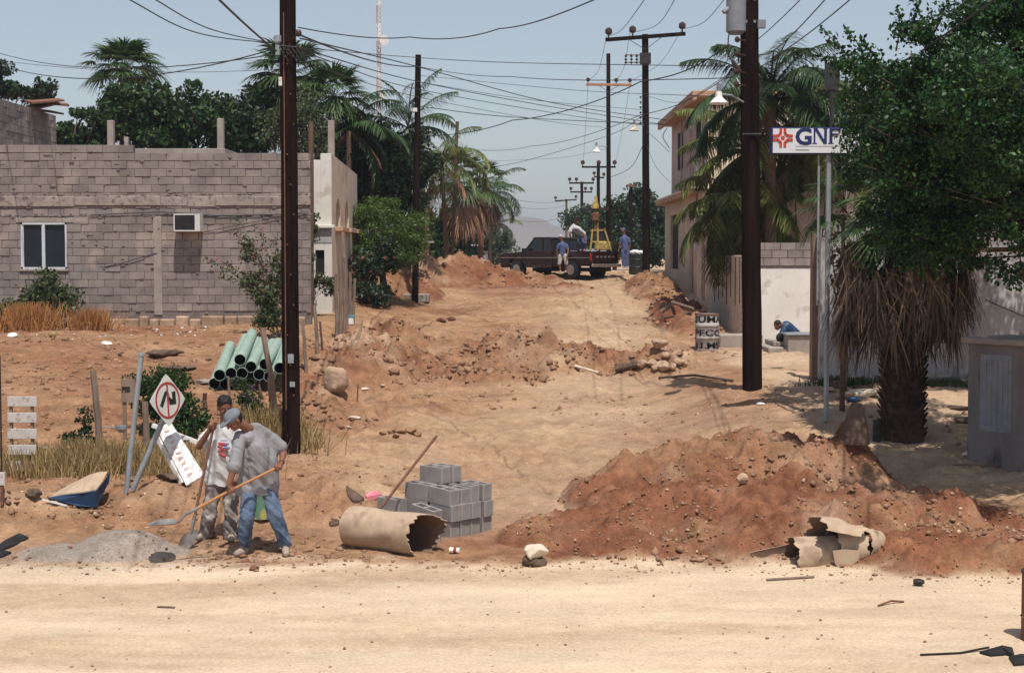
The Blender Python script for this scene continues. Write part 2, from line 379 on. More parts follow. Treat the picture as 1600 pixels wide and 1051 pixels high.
M['rust'] = pm('rust', (.22, .10, .06), (.12, .06, .04), 9, .9, .3, 40, .2)
M['leaf_front'] = leafmat('dark_glossy_leaf', (.008, .026, .009), (.045, .115, .030), .2)
M['leaf_sunlit'] = leafmat('sunlit_leaf', (.04, .085, .018), (.10, .19, .04), .3)  # yellowish leaf variety, sunlit tone put into the colour
M['leaf_dark'] = leafmat('dark_leaf', (.010, .022, .010), (.034, .062, .024), .15)
M['leaf_mid'] = leafmat('mid_leaf', (.015, .036, .012), (.052, .10, .026), .2)
M['leaf_bright'] = leafmat('bright_leaf', (.045, .085, .016), (.135, .20, .045), .3)
M['leaf_far'] = leafmat('haze_toned_leaf', (.08, .10, .075), (.15, .17, .11), .2)  # leaf colour paled to suggest distance haze
M['leaf_vine'] = leafmat('vine_leaf', (.035, .06, .025), (.12, .13, .05), .25)
M['flower'] = leafmat('pink_flower', (.35, .04, .08), (.55, .10, .16), .3)
M['purple'] = leafmat('purple_flower', (.30, .06, .25), (.5, .16, .4), .3)
M['redflower'] = leafmat('red_flower', (.22, .06, .05), (.34, .12, .09), .3)
M['straw'] = leafmat('dry_grass', (.20, .14, .06), (.42, .30, .14), .25)
M['orangegrass'] = leafmat('orange_dry_grass', (.30, .13, .05), (.50, .26, .10), .25)
M['fan'] = leafmat('fan_palm_leaf', (.025, .055, .018), (.10, .16, .05), .25)
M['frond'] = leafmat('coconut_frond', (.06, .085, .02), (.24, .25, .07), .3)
M['frond_dark'] = leafmat('dark_frond', (.02, .045, .018), (.07, .11, .04), .2)  # darker frond tone for some of the palms
M['deadfan'] = leafmat('dead_palm_leaf', (.045, .028, .022), (.25, .17, .12), .08, .9)
M['drytangle'] = leafmat('dry_tangle', (.06, .045, .03), (.20, .14, .09), .1, .9)
M['deadpink'] = leafmat('dead_frond', (.22, .11, .07), (.42, .26, .17), .2, .9)
M['pvc'] = pm('pale_green_pvc', (.34, .44, .365), (.26, .35, .29), 3, .45, island=.1)
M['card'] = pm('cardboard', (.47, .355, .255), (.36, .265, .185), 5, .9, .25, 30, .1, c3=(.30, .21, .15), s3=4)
M['cardin'] = pm('cardboard_inside_shade', (.19, .12, .085), (.12, .075, .055), 5, .95)  # inner wall darkened to stand in for shade inside the tubes
M['stonew'] = pm('pale_stone', (.66, .57, .46), (.52, .43, .33), 6, .9, .4, 20, .1)
M['rock'] = pm('brown_rock', (.42, .30, .20), (.26, .17, .12), 5, .95, .6, 14, .1, island=.25, bdist=.03)
M['clod'] = pm('earth_clod', (.31, .185, .115), (.21, .115, .072), 7, .95, .6, 30, .1, island=.2)
M['pebble'] = pm('pebble', (.55, .40, .27), (.30, .20, .14), 7, .9, .4, 30, .1, island=.4)
M['litterw'] = pm('litter_white', (.72, .68, .64), (.55, .50, .46), 7, .8, island=.3)
M['mountain'] = pm('mountain_rock', (.20, .15, .12), (.12, .10, .08), .012, .95)

def mk(name, V, F, mat, parent=None, loc=None, smooth=False, col=None, mi=None):
    l0 = wloc(parent) if parent is not None else Vector(loc or (0, 0, 0))
    return link(name, mesh_np(name, V, F, mat, tuple(l0), smooth, mi, col), parent, loc or (0, 0, 0))

# ------------------------------------------------------------ the ground
def zone(x, y, red=0.0):
    re = road_edge(x)
    road = 1 - sstep(-.15, .5, y - re + .5 * fbm(x, y, 2.2, 3, 101))
    lane = np.exp(-((x - 1.6 + 2.6 * sstep(24, 60, y)* -.6) / 2.2) ** 2) * sstep(20, 24, y) * .36 * (.6 + .8 * vnoise(x * .5, y * .35, 103))
    lane2 = np.exp(-((x - 0.2) / 2.6) ** 2) * sstep(17, 19, y) * (1 - sstep(26, 30, y)) * .34
    rt = sstep(4.2, 5.2, x) * sstep(20, 21.5, y) * .5
    pale = np.clip(np.maximum(np.maximum(road, lane), np.maximum(lane2, rt)) + .22 * fbm(x, y, .5, 4, 107), 0, 1)
    streak = (1 - sstep(-.4, .2, y - re)) * np.clip(fbm(x * .22, y * 1.1, 1.0, 4, 131) * 1.3 + .35 * sstep(13.6, 12.6, y) * sstep(1, -5, x) if False else fbm(x * .22, y * 1.1, 1.0, 4, 131) * 1.4, 0, .5)
    pale = np.clip(pale - streak * .7, 0, 1)
    redm = np.clip(red + .8 * fbm(x, y, .42, 5, 109) + .2 + .25 * (1 - sstep(-6, -4, x)) * sstep(22, 25, y), 0, 1) * (1 - road)
    grey = np.exp(-(((x + 4.6) / 1.5) ** 2 + ((y - 17.1) / .55) ** 2)) * .55
    return np.stack([pale, redm, grey], -1)
def axis(parts):
    out = []
    for a, b, s in parts: out.append(np.arange(a, b, s))
    return np.concatenate(out + [[parts[-1][1]]])
gx = axis([(-2600, -300, 230), (-300, -60, 20), (-60, -15, 1.5), (-15, -9.5, .09), (-9.5, 8.4, .045), (8.4, 14, .12), (14, 60, 1.5), (60, 300, 20), (300, 2600, 230)])
gy = axis([(-60, 8, 2.0), (8, 12, .09), (12, 24, .045), (24, 42, .08), (42, 68, .14), (68, 130, 1.2), (130, 400, 15), (400, 4200, 190)])
GX, GY = np.meshgrid(gx, gy)
GZ = H(GX, GY) + detail(GX, GY)
nx, ny = len(gx), len(gy)
V = np.stack([GX, GY, GZ], -1).reshape(-1, 3)
idx = np.arange(nx * ny).reshape(ny, nx)
F = np.stack([idx[:-1, :-1], idx[:-1, 1:], idx[1:, 1:], idx[1:, :-1]], -1).reshape(-1, 4)
col = zone(GX, GY).reshape(-1, 3)
fc = V[F[:, 0]]; isroad = fc[:, 1] < road_edge(fc[:, 0]) - .05
def submesh(V, F, col):
    u, inv = np.unique(F, return_inverse=True)
    return V[u], inv.reshape(F.shape), col[u]
for nm, sel in (('road', isroad), ('ground', ~isroad)):
    v, f, c = submesh(V, F[sel], col)
    o = link(nm, mesh_np(nm, v, f, M['dirt'], smooth=True, col=c)); tag(o, kind='structure')
tag(bpy.data.objects['road'], 'pale packed earth road crossing the foreground')
tag(bpy.data.objects['ground'], 'brown dug up earth of the side street and empty lot')

def patch(name, f, x0, x1, y0, y1, res, label, cat, red=0.5, grey=0.0, group=None):
    xs = np.arange(x0, x1, res); ys = np.arange(y0, y1, res)
    X, Y = np.meshgrid(xs, ys); E = f(X, Y)
    Z = H(X, Y) + detail(X, Y) + E - .012
    V = np.stack([X, Y, Z], -1).reshape(-1, 3); idx = np.arange(X.size).reshape(X.shape)
    F = np.stack([idx[:-1, :-1], idx[:-1, 1:], idx[1:, 1:], idx[1:, :-1]], -1).reshape(-1, 4)
    e = E.reshape(-1); keep = (e[F] > .001).any(1)
    c = zone(X, Y, red).reshape(-1, 3)
    k = sstep(.01, .16, e)
    c[:, 0] *= (1 - k) ; c[:, 1] = np.clip(c[:, 1] * (1 - .5 * k) + (red * k) * (.55 + 1.5 * fbm(V[:, 0], V[:, 1], .9, 4, 119)), 0, 1); c[:, 0] = np.clip(c[:, 0] + k * .5 * np.maximum(0, fbm(V[:, 0], V[:, 1], 1.1, 3, 121)), 0, 1)
    if grey: c[:, 2] = np.clip(sstep(.0, .06, e) * grey, 0, 1); c[:, 1] *= .2
    v, f_, c = submesh(V, F[keep], c)
    loc = (float(v[:, 0].mean()), float(v[:, 1].mean()), float(v[:, 2].min()))
    o = link(name, mesh_np(name, v, f_, M['dirt'], loc, True, col=c), loc=loc)
    return tag(o, label, cat, group)
patch('soil_mound', mound_front, -1, 9.5, 15.2, 23.4, .035, 'large heap of reddish dug soil in the right foreground behind the broken cardboard tube', 'soil heap', .75)
patch('soil_mound', mound_mid, -3, 5.5, 30, 38, .055, 'low brown heap of dug soil in the middle of the side street', 'soil heap', .35)
patch('soil_mound', mound_far, -7, 5, 48, 64, .1, 'far heap of reddish soil across the street left of the dark pickup', 'soil heap', .7)
patch('soil_mound', mound_left, -9, -.3, 17.3, 22, .035, 'low ridge of dug earth behind the two workers', 'soil heap', .05)
patch('soil_mound', mound_bank, -5.6, -.8, 24.5, 42, .055, 'bank of loose earth along the left edge of the street by the leaning sticks', 'soil heap', .4)
patch('soil_mound', mound_right, 3.6, 6.2, 38, 62, .1, 'bank of dug soil against the garden walls on the right of the street', 'soil heap', .5)
patch('gravel_pile', gravel, -6.2, -3.2, 16.2, 18.4, .02, 'small grey pile of gravel at the road edge left of the workers', 'gravel pile', 0, .95)

# hill on the skyline
xs = np.linspace(-420, 620, 90); ys = np.linspace(0, 380, 26)
X, Y = np.meshgrid(xs, ys)
ridge = 26 + 17 * np.exp(-((X + 20) / 95) ** 2) - .07 * np.clip(X, 0, 400) + 5 * fbm(X, Y, .012, 4, 7)
Z = np.maximum(0, ridge) * np.sin(np.clip(Y / 380, 0, 1) * math.pi) ** .8 * 1.25 + 5 * fbm(X, Y, .03, 3, 9) * np.sin(Y / 380 * math.pi)
V = np.stack([X, Y + 1650, Z], -1).reshape(-1, 3); idx = np.arange(X.size).reshape(X.shape)
F = np.stack([idx[:-1, :-1], idx[:-1, 1:], idx[1:, 1:], idx[1:, :-1]], -1).reshape(-1, 4)
tag(mk('hills', V, F, M['mountain'], smooth=True), 'hazy blue hill on the skyline at the end of the street', kind='structure')

# ------------------------------------------------------------ left concrete block building
def blockwall(mb, x0, x1, z0, z1, Y, holes=(), L=.40, Hh=.20, r=None, depth=.15, top=None, axis='x', jit=.011):
    """courses of separate blocks; axis 'x' faces -Y, axis 'y' runs along Y facing +X"""
    r = r or random.Random(3)
    n = int(round((z1 - z0) / Hh)); j = .007
    for c in range(n):
        z = z1 - (c + 1) * Hh; x = x0 - (L / 2 if c % 2 else 0) - r.random() * .03
        while x < x1:
            a = max(x, x0) + j; b = min(x + L, x1) - j; x += L
            if b - a < .04: continue
            zt = z + Hh - j; zb = z + j
            if top and zt > top((a + b) / 2): continue
            pieces = [(a, b)]
            for (hx0, hx1, hz0, hz1) in holes:
                if zt > hz0 + .02 and zb < hz1 - .02:
                    q = []
                    for (p0, p1) in pieces:
                        if p1 <= hx0 or p0 >= hx1: q.append((p0, p1))
                        else:
                            if p0 < hx0 - .03: q.append((p0, hx0))
                            if p1 > hx1 + .03: q.append((hx1, p1))
                    pieces = q
            for (p0, p1) in pieces:
                d = r.uniform(-jit, jit)
                if axis == 'x': mb.bb(p0, p1, Y + d, Y + depth, zb, zt)
                else: mb.bb(Y - depth, Y + d, p0, p1, zb, zt)
BY = 39.0
bh = thing('block_building', 'unfinished grey concrete block building with a sliding window and an air conditioner', 'building', (-10, BY, 1.5))
zt1 = at(100, 228, BY).z; zt2 = at(400, 239, BY).z
xa, xb = at(-90, 0, BY).x, at(483, 0, BY).x; xm = at(205, 0, BY).x
wx0, wz1 = at(32, 348, BY).x, at(32, 348, BY).z; wx1, wz0 = at(105, 420, BY).x, at(105, 420, BY).z
z0b = at(0, 492, BY).z
mb = MB(); colx0, colx1 = at(235, 0, BY).x, at(248, 0, BY).x
blockwall(mb, xa, xb, z0b, zt2, BY, holes=[(wx0, wx1, wz0, wz1), (colx0, colx1, z0b - 1, at(0, 338, BY).z)], r=random.Random(5))
blockwall(mb, xa, xm, zt2 + .005, zt2 + .205, BY, r=random.Random(6))
mb.build('block_course', M['block'], bh, bevel=.006)
mb = MB()
def ring(mb, x0, x1, y0, y1, z0, z1, hx0, hx1, hz0, hz1):
    mb.bb(x0, hx0, y0, y1, z0, z1); mb.bb(hx1, x1, y0, y1, z0, z1); mb.bb(hx0, hx1, y0, y1, z0, hz0); mb.bb(hx0, hx1, y0, y1, hz1, z1)
ring(mb, xa, xb, BY + .016, BY + .2, z0b - 1.0, zt2 - .01, wx0, wx1, wz0, wz1)
mb.bb(xa, xm, BY + .016, BY + .2, zt2, zt2 + .19)
mb.bb(xa, xa + .2, BY + .21, BY + 9, 1.2, zt2 - .01); mb.bb(xb - .65, xb - .5, BY + .21, BY + 9, 1.2, zt2 - .02)
mb.bb(xa + .2, xb - .66, BY + .3, BY + 9, zt2 - .4, zt2 - .2)
mb.build('wall', M['mortar'], bh)
mb = MB(); mb.bb(colx0, colx1, BY - .012, BY + .1, z0b, at(0, 338, BY).z); 
o = mb.build('column', M['concrete'], bh, bevel=.01)
# rough tie beam, one band of smeared concrete
r = random.Random(11); mb = MB(); z1 = at(0, 306, BY).z; zb = at(0, 322, BY).z; x = xa
while x < xb:
    w = r.uniform(.5, 1.6); mb.bb(x, min(x + w, xb) - .004, BY - .022 - r.random() * .012, BY + .05, zb + r.uniform(-.02, .03), z1 + r.uniform(-.03, .015)); x += w
mb.build('tie_beam', M['beam'], bh, bevel=.012)
mb = MB()
for i in range(420):
    x = r.uniform(xa, xb); z = r.choice([z1, zb, zb - .25, z0b + r.random() * 4.2, z0b + r.random() * 4.2]) + r.uniform(-.05, .05)
    if wx0 - .1 < x < wx1 + .1 and wz0 - .1 < z < wz1 + .1: continue
    s = r.uniform(.012, .04); mb.ball((x, BY - .002, z), (s * r.uniform(1, 3.5), s * .6, s), 6)
mb.build('mortar_shadow_bumps', M['mortar'], bh)['kind'] = 'stuff'  # bumps added so their small shadows read as dark holes
# foundation
mb = MB(); xs_ = np.linspace(xa, xb, 60); xx = xa
while xx < xb - .3:
    w = r.uniform(.25, .6); h = at(0, 494 + r.uniform(-3, 6), BY).z
    mb.bb(xx, xx + w - .02, BY - .1 - r.random() * .07, BY + .2, 1.0, min(h, z0b - .02)); xx += w
mb.build('foundation', M['rock'], bh, bevel=.03)
# window
mb = MB(); fw = .045
for a, b, c, d in ((wx0, wx1, wz1 - fw, wz1), (wx0, wx1, wz0, wz0 + fw), (wx0, wx0 + fw, wz0, wz1), (wx1 - fw, wx1, wz0, wz1), ((wx0 + wx1) / 2 - .03, (wx0 + wx1) / 2 + .03, wz0 + fw, wz1 - fw)):
    mb.bb(a, b, BY - .01, BY + .05, c, d)
xq = (wx0 + wx1) / 2 - .03
for a, b in ((wx0 + fw, wx0 + fw + .025), (xq - .025, xq)): mb.bb(a, b, BY + .012, BY + .04, wz0 + fw, wz1 - fw)
wn = mb.build('window', M['alu'], bh)
MB().bb(wx0 + .04, wx1 - .04, BY + .045, BY + .05, wz0 + .04, wz1 - .04).build('pane', M['glass'], wn)
MB().bb(wx0 - .04, wx1 + .04, BY - .05, BY + .0, wz0 - .06, wz0 - .002).build('sill', M['concrete'], wn, bevel=.008)
MB().bb(wx0 - .12, wx1 + .5, BY - .012, BY + .02, wz1 + .005, wz1 + .12).build('lintel', M['concrete'], wn, bevel=.008)
# air conditioner
p0 = at(277, 335, BY); p1 = at(318, 362, BY)
mb = MB(); ay = BY - .45
mb.bb(p0.x, p1.x, ay + .02, BY + .05, p1.z, p0.z)
for a, b, c, d in ((p0.x, p1.x, p0.z - .03, p0.z), (p0.x, p1.x, p1.z, p1.z + .03), (p0.x, p0.x + .03, p1.z + .03, p0.z - .03), (p1.x - .13, p1.x, p1.z + .03, p0.z - .03)): mb.bb(a, b, ay, ay + .019, c, d)
ac = mb.build('air_conditioner', M['acbody'], bh, bevel=.004)
mb = MB()
for i in range(9): 
    z = p1.z + .045 + i * (p0.z - p1.z - .09) / 9; mb.bb(p0.x + .035, p1.x - .135, ay + .006, ay + .016, z, z + .016)
mb.bb(p0.x + .03, p1.x - .13, ay + .017, ay + .0195, p1.z + .03, p0.z - .03)
mb.build('grille', M['darkmetal'], ac)
# roof: side wall of the upper storey, slab, stub columns, sheets
mb = MB(); wz = at(0, 152, 40).z
blockwall(mb, BY + .8, 45.2, zt2 + .2, wz, -13.33, axis='y', r=random.Random(8))
blockwall(mb, xa, -13.4, zt2 + .22, wz - .02, BY + .8, r=random.Random(9))
mb.bb(-13.5, -13.345, BY + .85, 45.1, zt2 - .1, wz - .02)
mb.build('upper_wall', M['block'], bh, bevel=.005)
mb = MB(); q = at(205, 231, 41.2); q2 = at(352, 231, 41.2)
mb.bb(q.x, q2.x, 41.2, 44, q.z - .15, q.z - .02); mb.build('roof_slab', M['concrete'], bh, bevel=.01)
for px, pt, w in ((175, 189, .17), (346, 186, .17)):
    q = at(px, pt, 41.6); MB().bb(q.x - w / 2, q.x + w / 2, 41.4, 41.4 + w, zt2 - .2, q.z).build('stub_column', M['concrete'], bh, bevel=.01)
q = at(198, 214, 39.3); MB().bb(q.x - .05, q.x + .04, 39.25, 39.4, zt2, q.z).build('stub_column', M['concrete'], bh)
mb = MB()
for i, (a, b, c, d) in enumerate(((46, 160, 96, 156), (50, 168, 84, 160), (40, 158, 107, 164), (66, 172, 84, 176))):
    u, v = at(a, b, 43 + i * .3), at(c, d, 43.4 + i * .3); mb.beam(u, v, .8, .05, roll=.15)
mb.build('roof_sheets', M['rust'], bh)

# ------------------------------------------------------------ white building with arches
wb = thing('white_building', 'narrow white plastered building with arched openings beside the block building', 'building', (-5.2, 42, 1.7))
sx = -4.92; ztop = at(520, 240, 42).z; zl = at(0, 355, 42).z
mb = MB()
front = at(487, 0, 42).x; mid = at(499, 0, 42).x
wa, wbx = at(490, 0, 42).x, at(504, 0, 42).x; wzt, wzb = at(0, 391, 42).z, at(0, 430, 42).z
# camera-facing front with a small window opening
ring(mb, front, sx, 42, 42.2, 1.0, zl - .15, wa, wbx, wzb, wzt)
mb.bb(mid, sx, 42.0, 42.2, zl + .05, ztop); mb.bb(front, mid, 42.0, 42.2, zl + .05, at(0, 250, 42).z)
mb.bb(front - .02, sx + .0, 42.0, 42.2, zl - .15, zl + .05)
mb.bb(front, front + .2, 42.2, 48, 1.0, at(0, 252, 42).z)
mb.build('front_wall', M['white'], wb, bevel=.01)
MB().bb(front - .04, sx + .09, 41.88, 42.0, zl - .03, zl + .06).build('ledge', M['white'], wb, bevel=.015)
MB().bb(front, sx + .0, 41.985, 41.998, zl - .42, zl - .03).build('ledge_shadow', M['greywall'], wb)  # grey strip laid in as the shadow under the ledge
mb = MB()
def side_arches(mb, x, y0, y1, zb, zt, arches, thick=.2, ztf=None):
    """wall along Y with arched openings; arches: (yc, halfwidth, spring, base)"""
    ys = np.arange(y0, y1 + .001, .05)
    for a, b in zip(ys[:-1], ys[1:]):
        t = ztf((a + b) / 2) if ztf else zt; hole = None
        for yc, hw, sp, bs in arches:
            d = abs((a + b) / 2 - yc)
            if d < hw: hole = (bs, sp + math.sqrt(max(0, hw * hw - d * d)) * 1.0)
        if hole: mb.bb(x - thick, x, a, b, hole[1], t); mb.bb(x - thick, x, a, b, zb, hole[0])
        else: mb.bb(x - thick, x, a, b, zb, t)
zsp = at(0, 335, 43.5).z
side_arches(mb, sx, 42.2, 49, 1.0, ztop, [(43.6, .55, zsp - .1, zl), (45.9, .55, zsp - .1, zl), (48.0, .5, zsp - .1, zl)], ztf=lambda y: ztop - (y - 42.2) * .03)
mb.build('street_wall', M['pinkish'], wb)
mb = MB()
for yc in (43.6, 45.9, 48.0):
    mb.bb(sx - .05, sx + .22, yc - .75, yc + .75, zl - .09, zl + .03)
mb.bb(sx - .45, sx - .36, 42.4, 48.9, zl, ztop - .6); mb.build('balcony_sill', M['terra'], wb, bevel=.01)
MB().bb(wa - .02, wbx + .02, 42.1, 42.13, wzb - .02, wzt + .02).build('window', M['black'], wb)
q = at(517, 188, 44); MB().bb(q.x - .09, q.x + .09, 44, 44.18, ztop - .5, q.z).build('stub_column', M['concrete'], wb, bevel=.01)
mb = MB(); mb.bb(front + .2, sx - .2, 42.3, 48.8, ztop - .7, ztop - .55); mb.build('roof', M['concrete'], wb)
mb = MB()

# ------------------------------------------------------------ right two-storey house
hs_ = thing('two_storey_house', 'two storey mauve and terracotta house with overhanging flat roof behind the palms', 'house', (8, 56, 2))
zr = 8.95; zc = 5.5
mb = MB()
def wall_y(mb, x, y0, y1, z0, z1, holes, th=.2, sgn=1):
    """wall along Y at x, openings (y0,y1,z0,z1)"""
    holes = sorted(holes); y = y0
    for (a, b, c, d) in holes:
        mb.bb(x, x + th, y, a, z0, z1); mb.bb(x, x + th, a, b, z0, c); mb.bb(x, x + th, a, b, d, z1); y = b
    mb.bb(x, x + th, y, y1, z0, z1)
up = [(54.2, 55.8, at(0, 245, 55).z, at(0, 175, 55).z), (58.2, 59.6, at(0, 258, 59).z, at(0, 215, 59).z - .0)]
up = [(53.6, 54.9, 6.9, 8.45), (59.6, 61.0, 6.8, 8.2)]
wall_y(mb, 6.6, 52.4, 63.6, zc, zr - .2, up)
wall_y(mb, 6.6, 42.0 + 21.6, 63.8, zc, zr - .2, [])
mb.build('upper_wall', M['house'], hs_)
MB().bb(6.62, 13, 52.2, 52.4, 2, zr - .2).build('gable_wall', M['cream'], hs_)
mb = MB(); mb.bb(6.05, 13.2, 51.9, 64.2, zr - .2, zr); mb.bb(6.05, 6.2, 51.9, 64.2, zr - .32, zr - .2); mb.build('roof', M['terra'], hs_, bevel=.02)
mb = MB(); mb.bb(5.95, 6.6, 51.0, 64, zc - .02, zc + .12); mb.build('canopy', M['terra'], hs_, bevel=.02)
MB().bb(5.93, 6.62, 50.9, 64.05, zc + .122, zc + .2).build('canopy_edge', M['cream'], hs_, bevel=.01)
mb = MB(); wall_y(mb, 6.3, 48.0, 63.4, 1.0, zc, [(50.2, 51.2, 1.9, 4.2), (53.4, 54.6, 1.9, 4.3), (58.3, 61.2, 2.9, 5.0)]); mb.bb(6.5, 13, 63.2, 63.4, 1, zc); mb.bb(6.5, 13, 48.0, 48.2, 1, zc - .6); mb.bb(6.5, 13, 48.2, 63.2, zc - .6, zc - .45)
mb.build('ground_floor_wall', M['pinkish'], hs_)
for i, (a, b, c, d) in enumerate(up):
    w = MB(); w.bb(6.64, 6.66, a, b, c, d); wo = w.build('window', M['glass'], hs_)
    f = MB()
    for y_ in (a, (a + b) / 2, b - .05): f.bb(6.585, 6.635, y_, y_ + .05, c, d)
    f.bb(6.585, 6.635, a + .05, b - .05, c, c + .05); f.build('frame', M['darkmetal'], wo)
    f = MB()
    for k in range(6): f.bb(6.54, 6.56, a + .1 + k * (b - a - .2) / 5, a + .12 + k * (b - a - .2) / 5, c - .05, d)
    f.build('window_bars', M['darkmetal'], wo)
for (a, b, c, d), nm in (((50.2, 51.2, 1.9, 4.2), 'door'), ((53.4, 54.6, 1.9, 4.3), 'door'), ((58.3, 61.2, 2.9, 5.0), 'window')):
    MB().bb(6.4, 6.43, a, b, c, d).build(nm, M['black'] if nm == 'window' else M['brownpost'], hs_)
q = at(1065, 0, 56); MB().bb(6.18, 6.29, 52.0, 52.25, 3.6, 3.95).build('meter_box', M['alu'], hs_)
MB().cyl((6.24, 52.1, 3.95), (6.24, 52.1, 6.8), .03).build('conduit', M['grey'], hs_)
for y_ in (53.0, 56.5, 59.5):
    MB().cyl((6.52, y_, zc + .2), (6.52, y_, zr - .3), .035, n=6).build('drain_pipe', M['house'], hs_)

# ------------------------------------------------------------ yard walls on the right
def wallthing(name, label, cat, mats, x0, x1, y0, y1, zt, zb=.6, cap=None):
    t = thing(name, label, cat, ((x0 + x1) / 2, (y0 + y1) / 2, zb))
    MB().bb(x0, x1, y0, y1, zb, zt).build('wall', mats, t, bevel=.015)
    if cap: MB().bb(x0 - .04, x1 + .04, y0 - .04, y1 + .04, zt + .002, zt + .09).build('coping', cap, t, bevel=.01)
    return t
t = wallthing('garden_wall', 'pale pink garden wall along the street between the painted drum and the house', 'wall', M['pinkish'], 6.12, 6.3, 40.4, 47.9, 3.42)
mb = MB()
for y_ in np.arange(41.2, 47, .85): mb.bb(6.10, 6.118, y_, y_ + .03, 2.0 + .4 * random.random(), 3.35)
mb.build('dark_stripes', M['black'], t)  # narrow black strips on the wall face
mb = MB(); 
for i in range(14): mb.bb(6.085, 6.117, 40.5, 41.0, 1.1 + i * .16, 1.1 + i * .16 + .13)
mb.build('brick_pier', M['cream'], t, bevel=.01)
yw = thing('yard_wall', 'white yard wall facing the camera with bare grey blocks along its top', 'wall', (7.1, 39.5, 1))
zz = at(0, 420, 39.5).z; zu = at(0, 379, 39.5).z
MB().bb(6.1, 8.4, 39.5, 39.7, .8, zz).build('wall', M['white'], yw)
mb = MB(); blockwall(mb, 6.1, 8.4, zz + .003, zu, 39.52, r=random.Random(4), jit=.004); mb.build('top_course', M['block'], yw, bevel=.005)
MB().bb(6.11, 8.39, 39.55, 39.69, zz + .004, zu - .01).build('backing', M['mortar'], yw)
bk = thing('back_house', 'mauve house wall with a stepped top and a white roof tank behind the yard wall', 'house', (8.5, 44, 1.4))
poly = [at(1226, 420, 44), at(1226, 318, 44), at(1262, 297, 44), at(1300, 297, 44), at(1300, 290, 44), at(1420, 290, 44), at(1420, 420, 44)]
MB().prism(poly, (0, 3, 0)).build('wall', M['house'], bk, bevel=.02)
q = at(1266, 284, 45.5); MB().bb(q.x, q.x + 1.0, 45.2, 46.4, at(0, 300, 45.5).z, q.z).build('roof_tank', M['whitepaint'], bk, bevel=.02)
pr = thing('gate_post', 'slim brown painted gate post at the corner of the long grey wall', 'post', (5.82, 29.5, 1))
q = at(1268, 366, 29.5); q2 = at(1281, 366, 29.5)
MB().bb(q.x, q2.x, 29.35, 29.6, .8, q.z).build('post', M['brownpost'], pr, bevel=.008)
mb = MB(); z_ = at(0, 497, 29.3).z; mb.cyl((q2.x - .06, 29.33, z_), (q2.x + .02, 29.33, z_), .035); mb.bb(q2.x - .05, q2.x, 29.3, 29.36, z_ - .1, z_ - .03); mb.build('latch', M['alu'], pr)
lw = thing('long_grey_wall', 'long weathered white wall greyed for shade behind the shaggy palm', 'wall', (8, 29, 1))
x0 = at(1287, 0, 29).x
MB().bb(x0, 16, 29, 29.22, .6, at(0, 344, 29).z).build('wall', M['greywall'], lw, bevel=.01)
MB().bb(x0 - .02, x0 + .40, 28.93, 28.999, .6, at(0, 344, 29).z + .03).build('pier', M['greywall'], lw, bevel=.01)
mb = MB(); r = random.Random(2); x = x0
while x < 15:
    w = r.uniform(.25, .5); mb.bb(x, x + w - .03, 28.75 - .05 * r.random(), 28.99, .7, gz(x, 28.9) + r.uniform(.06, .16)); x += w
mb.build('footing', M['concrete'], lw, bevel=.03)
mb = MB(); mb.tube([at(1540, 468, 28.95), at(1562, 478, 28.97), at(1600, 494, 28.96), at(1640, 500, 28.96)], .008, 5); mb.build('cable', M['wire'], lw)

# stone bench by the white wall
bn = thing('planter_box', 'concrete planter box with dark top beside the crouching person', 'planter', (6.9, 37, 1.1))
p = G(1232, 36.3); p2 = G(1266, 36.3); tz = at(0, 521, 36.3).z
MB().bb(p.x, p2.x + .15, 36.3, 37.1, p.z - .3, tz - .05).build('box', M['concrete'], bn, bevel=.015)
MB().bb(p.x - .06, p2.x + .2, 36.25, 37.15, tz - .048, tz).build('top_slab', M['grey'], bn, bevel=.01)
st = MB(); p = G(1195, 37.0); st.bb(p.x, p.x + 1.2, 36.4, 38.2, p.z - .2, p.z + .12); st.bb(p.x + .2, p.x + 1.1, 36.9, 38.2, p.z + .122, p.z + .24)
tag(st.build('step', M['concrete'], loc=tuple(p), bevel=.02), 'low concrete step in front of the white yard wall', 'step')
cu = MB(); p = G(1122, 38.9); cu.bb(p.x, p.x + 1.1, 38.6, 39.2, p.z - .1, p.z + .3); 
tag(cu.build('concrete_slab', M['concrete'], loc=tuple(p), bevel=.03), 'flat pale concrete slab on the ground right of the painted drum', 'slab')
cu = MB(); p = on(650, 470); cu.box(p + Vector((0, .3, .08)), (.85, .5, .28), Matrix.Rotation(-.05, 3, 'Z')); 
tag(cu.build('concrete_slab', M['concrete'], loc=tuple(p), bevel=.03), 'pale concrete kerb block by the foot of the far left pole', 'slab')

# meter kiosk at the right edge
kb = thing('meter_kiosk', 'low grey concrete kiosk with a flat slab roof and slatted door at the right edge', 'kiosk', (7.2, 21.6, .4))
R_ = Matrix.Rotation(math.radians(38), 3, 'Z'); kc = Vector((7.32, 21.75, 0)); ztk = at(1560, 533, 21.5).z
c0 = Vector((7.28, 22.1, 0))
MB().box(Vector((c0.x, c0.y, (ztk - .1) / 2 + .1)), (1.0, .95, ztk - .1), R_).build('box', M['kiosk'], kb, bevel=.015)
MB().box(Vector((c0.x, c0.y, ztk - .02)), (1.16, 1.1, .09), R_).build('roof_slab', M['concrete'], kb, bevel=.015)
# left-front face local normal (-x)
mb = MB(); n_ = R_ @ Vector((-1, 0, 0)); s_ = R_ @ Vector((0, 1, 0))
for k in range(5):
    cc = Vector((c0.x, c0.y, 0)) + n_ * .508 + s_ * (-.18 + k * .09) + Vector((0, 0, 1.45)); mb.box(cc, (.014, .05, .95), R_)
mb.build('door_slats', M['grey'], kb)
MB().box(Vector((c0.x, c0.y, 1.45)) + n_ * .503, (.008, .52, 1.1), R_).build('door', M['grey'], kb)

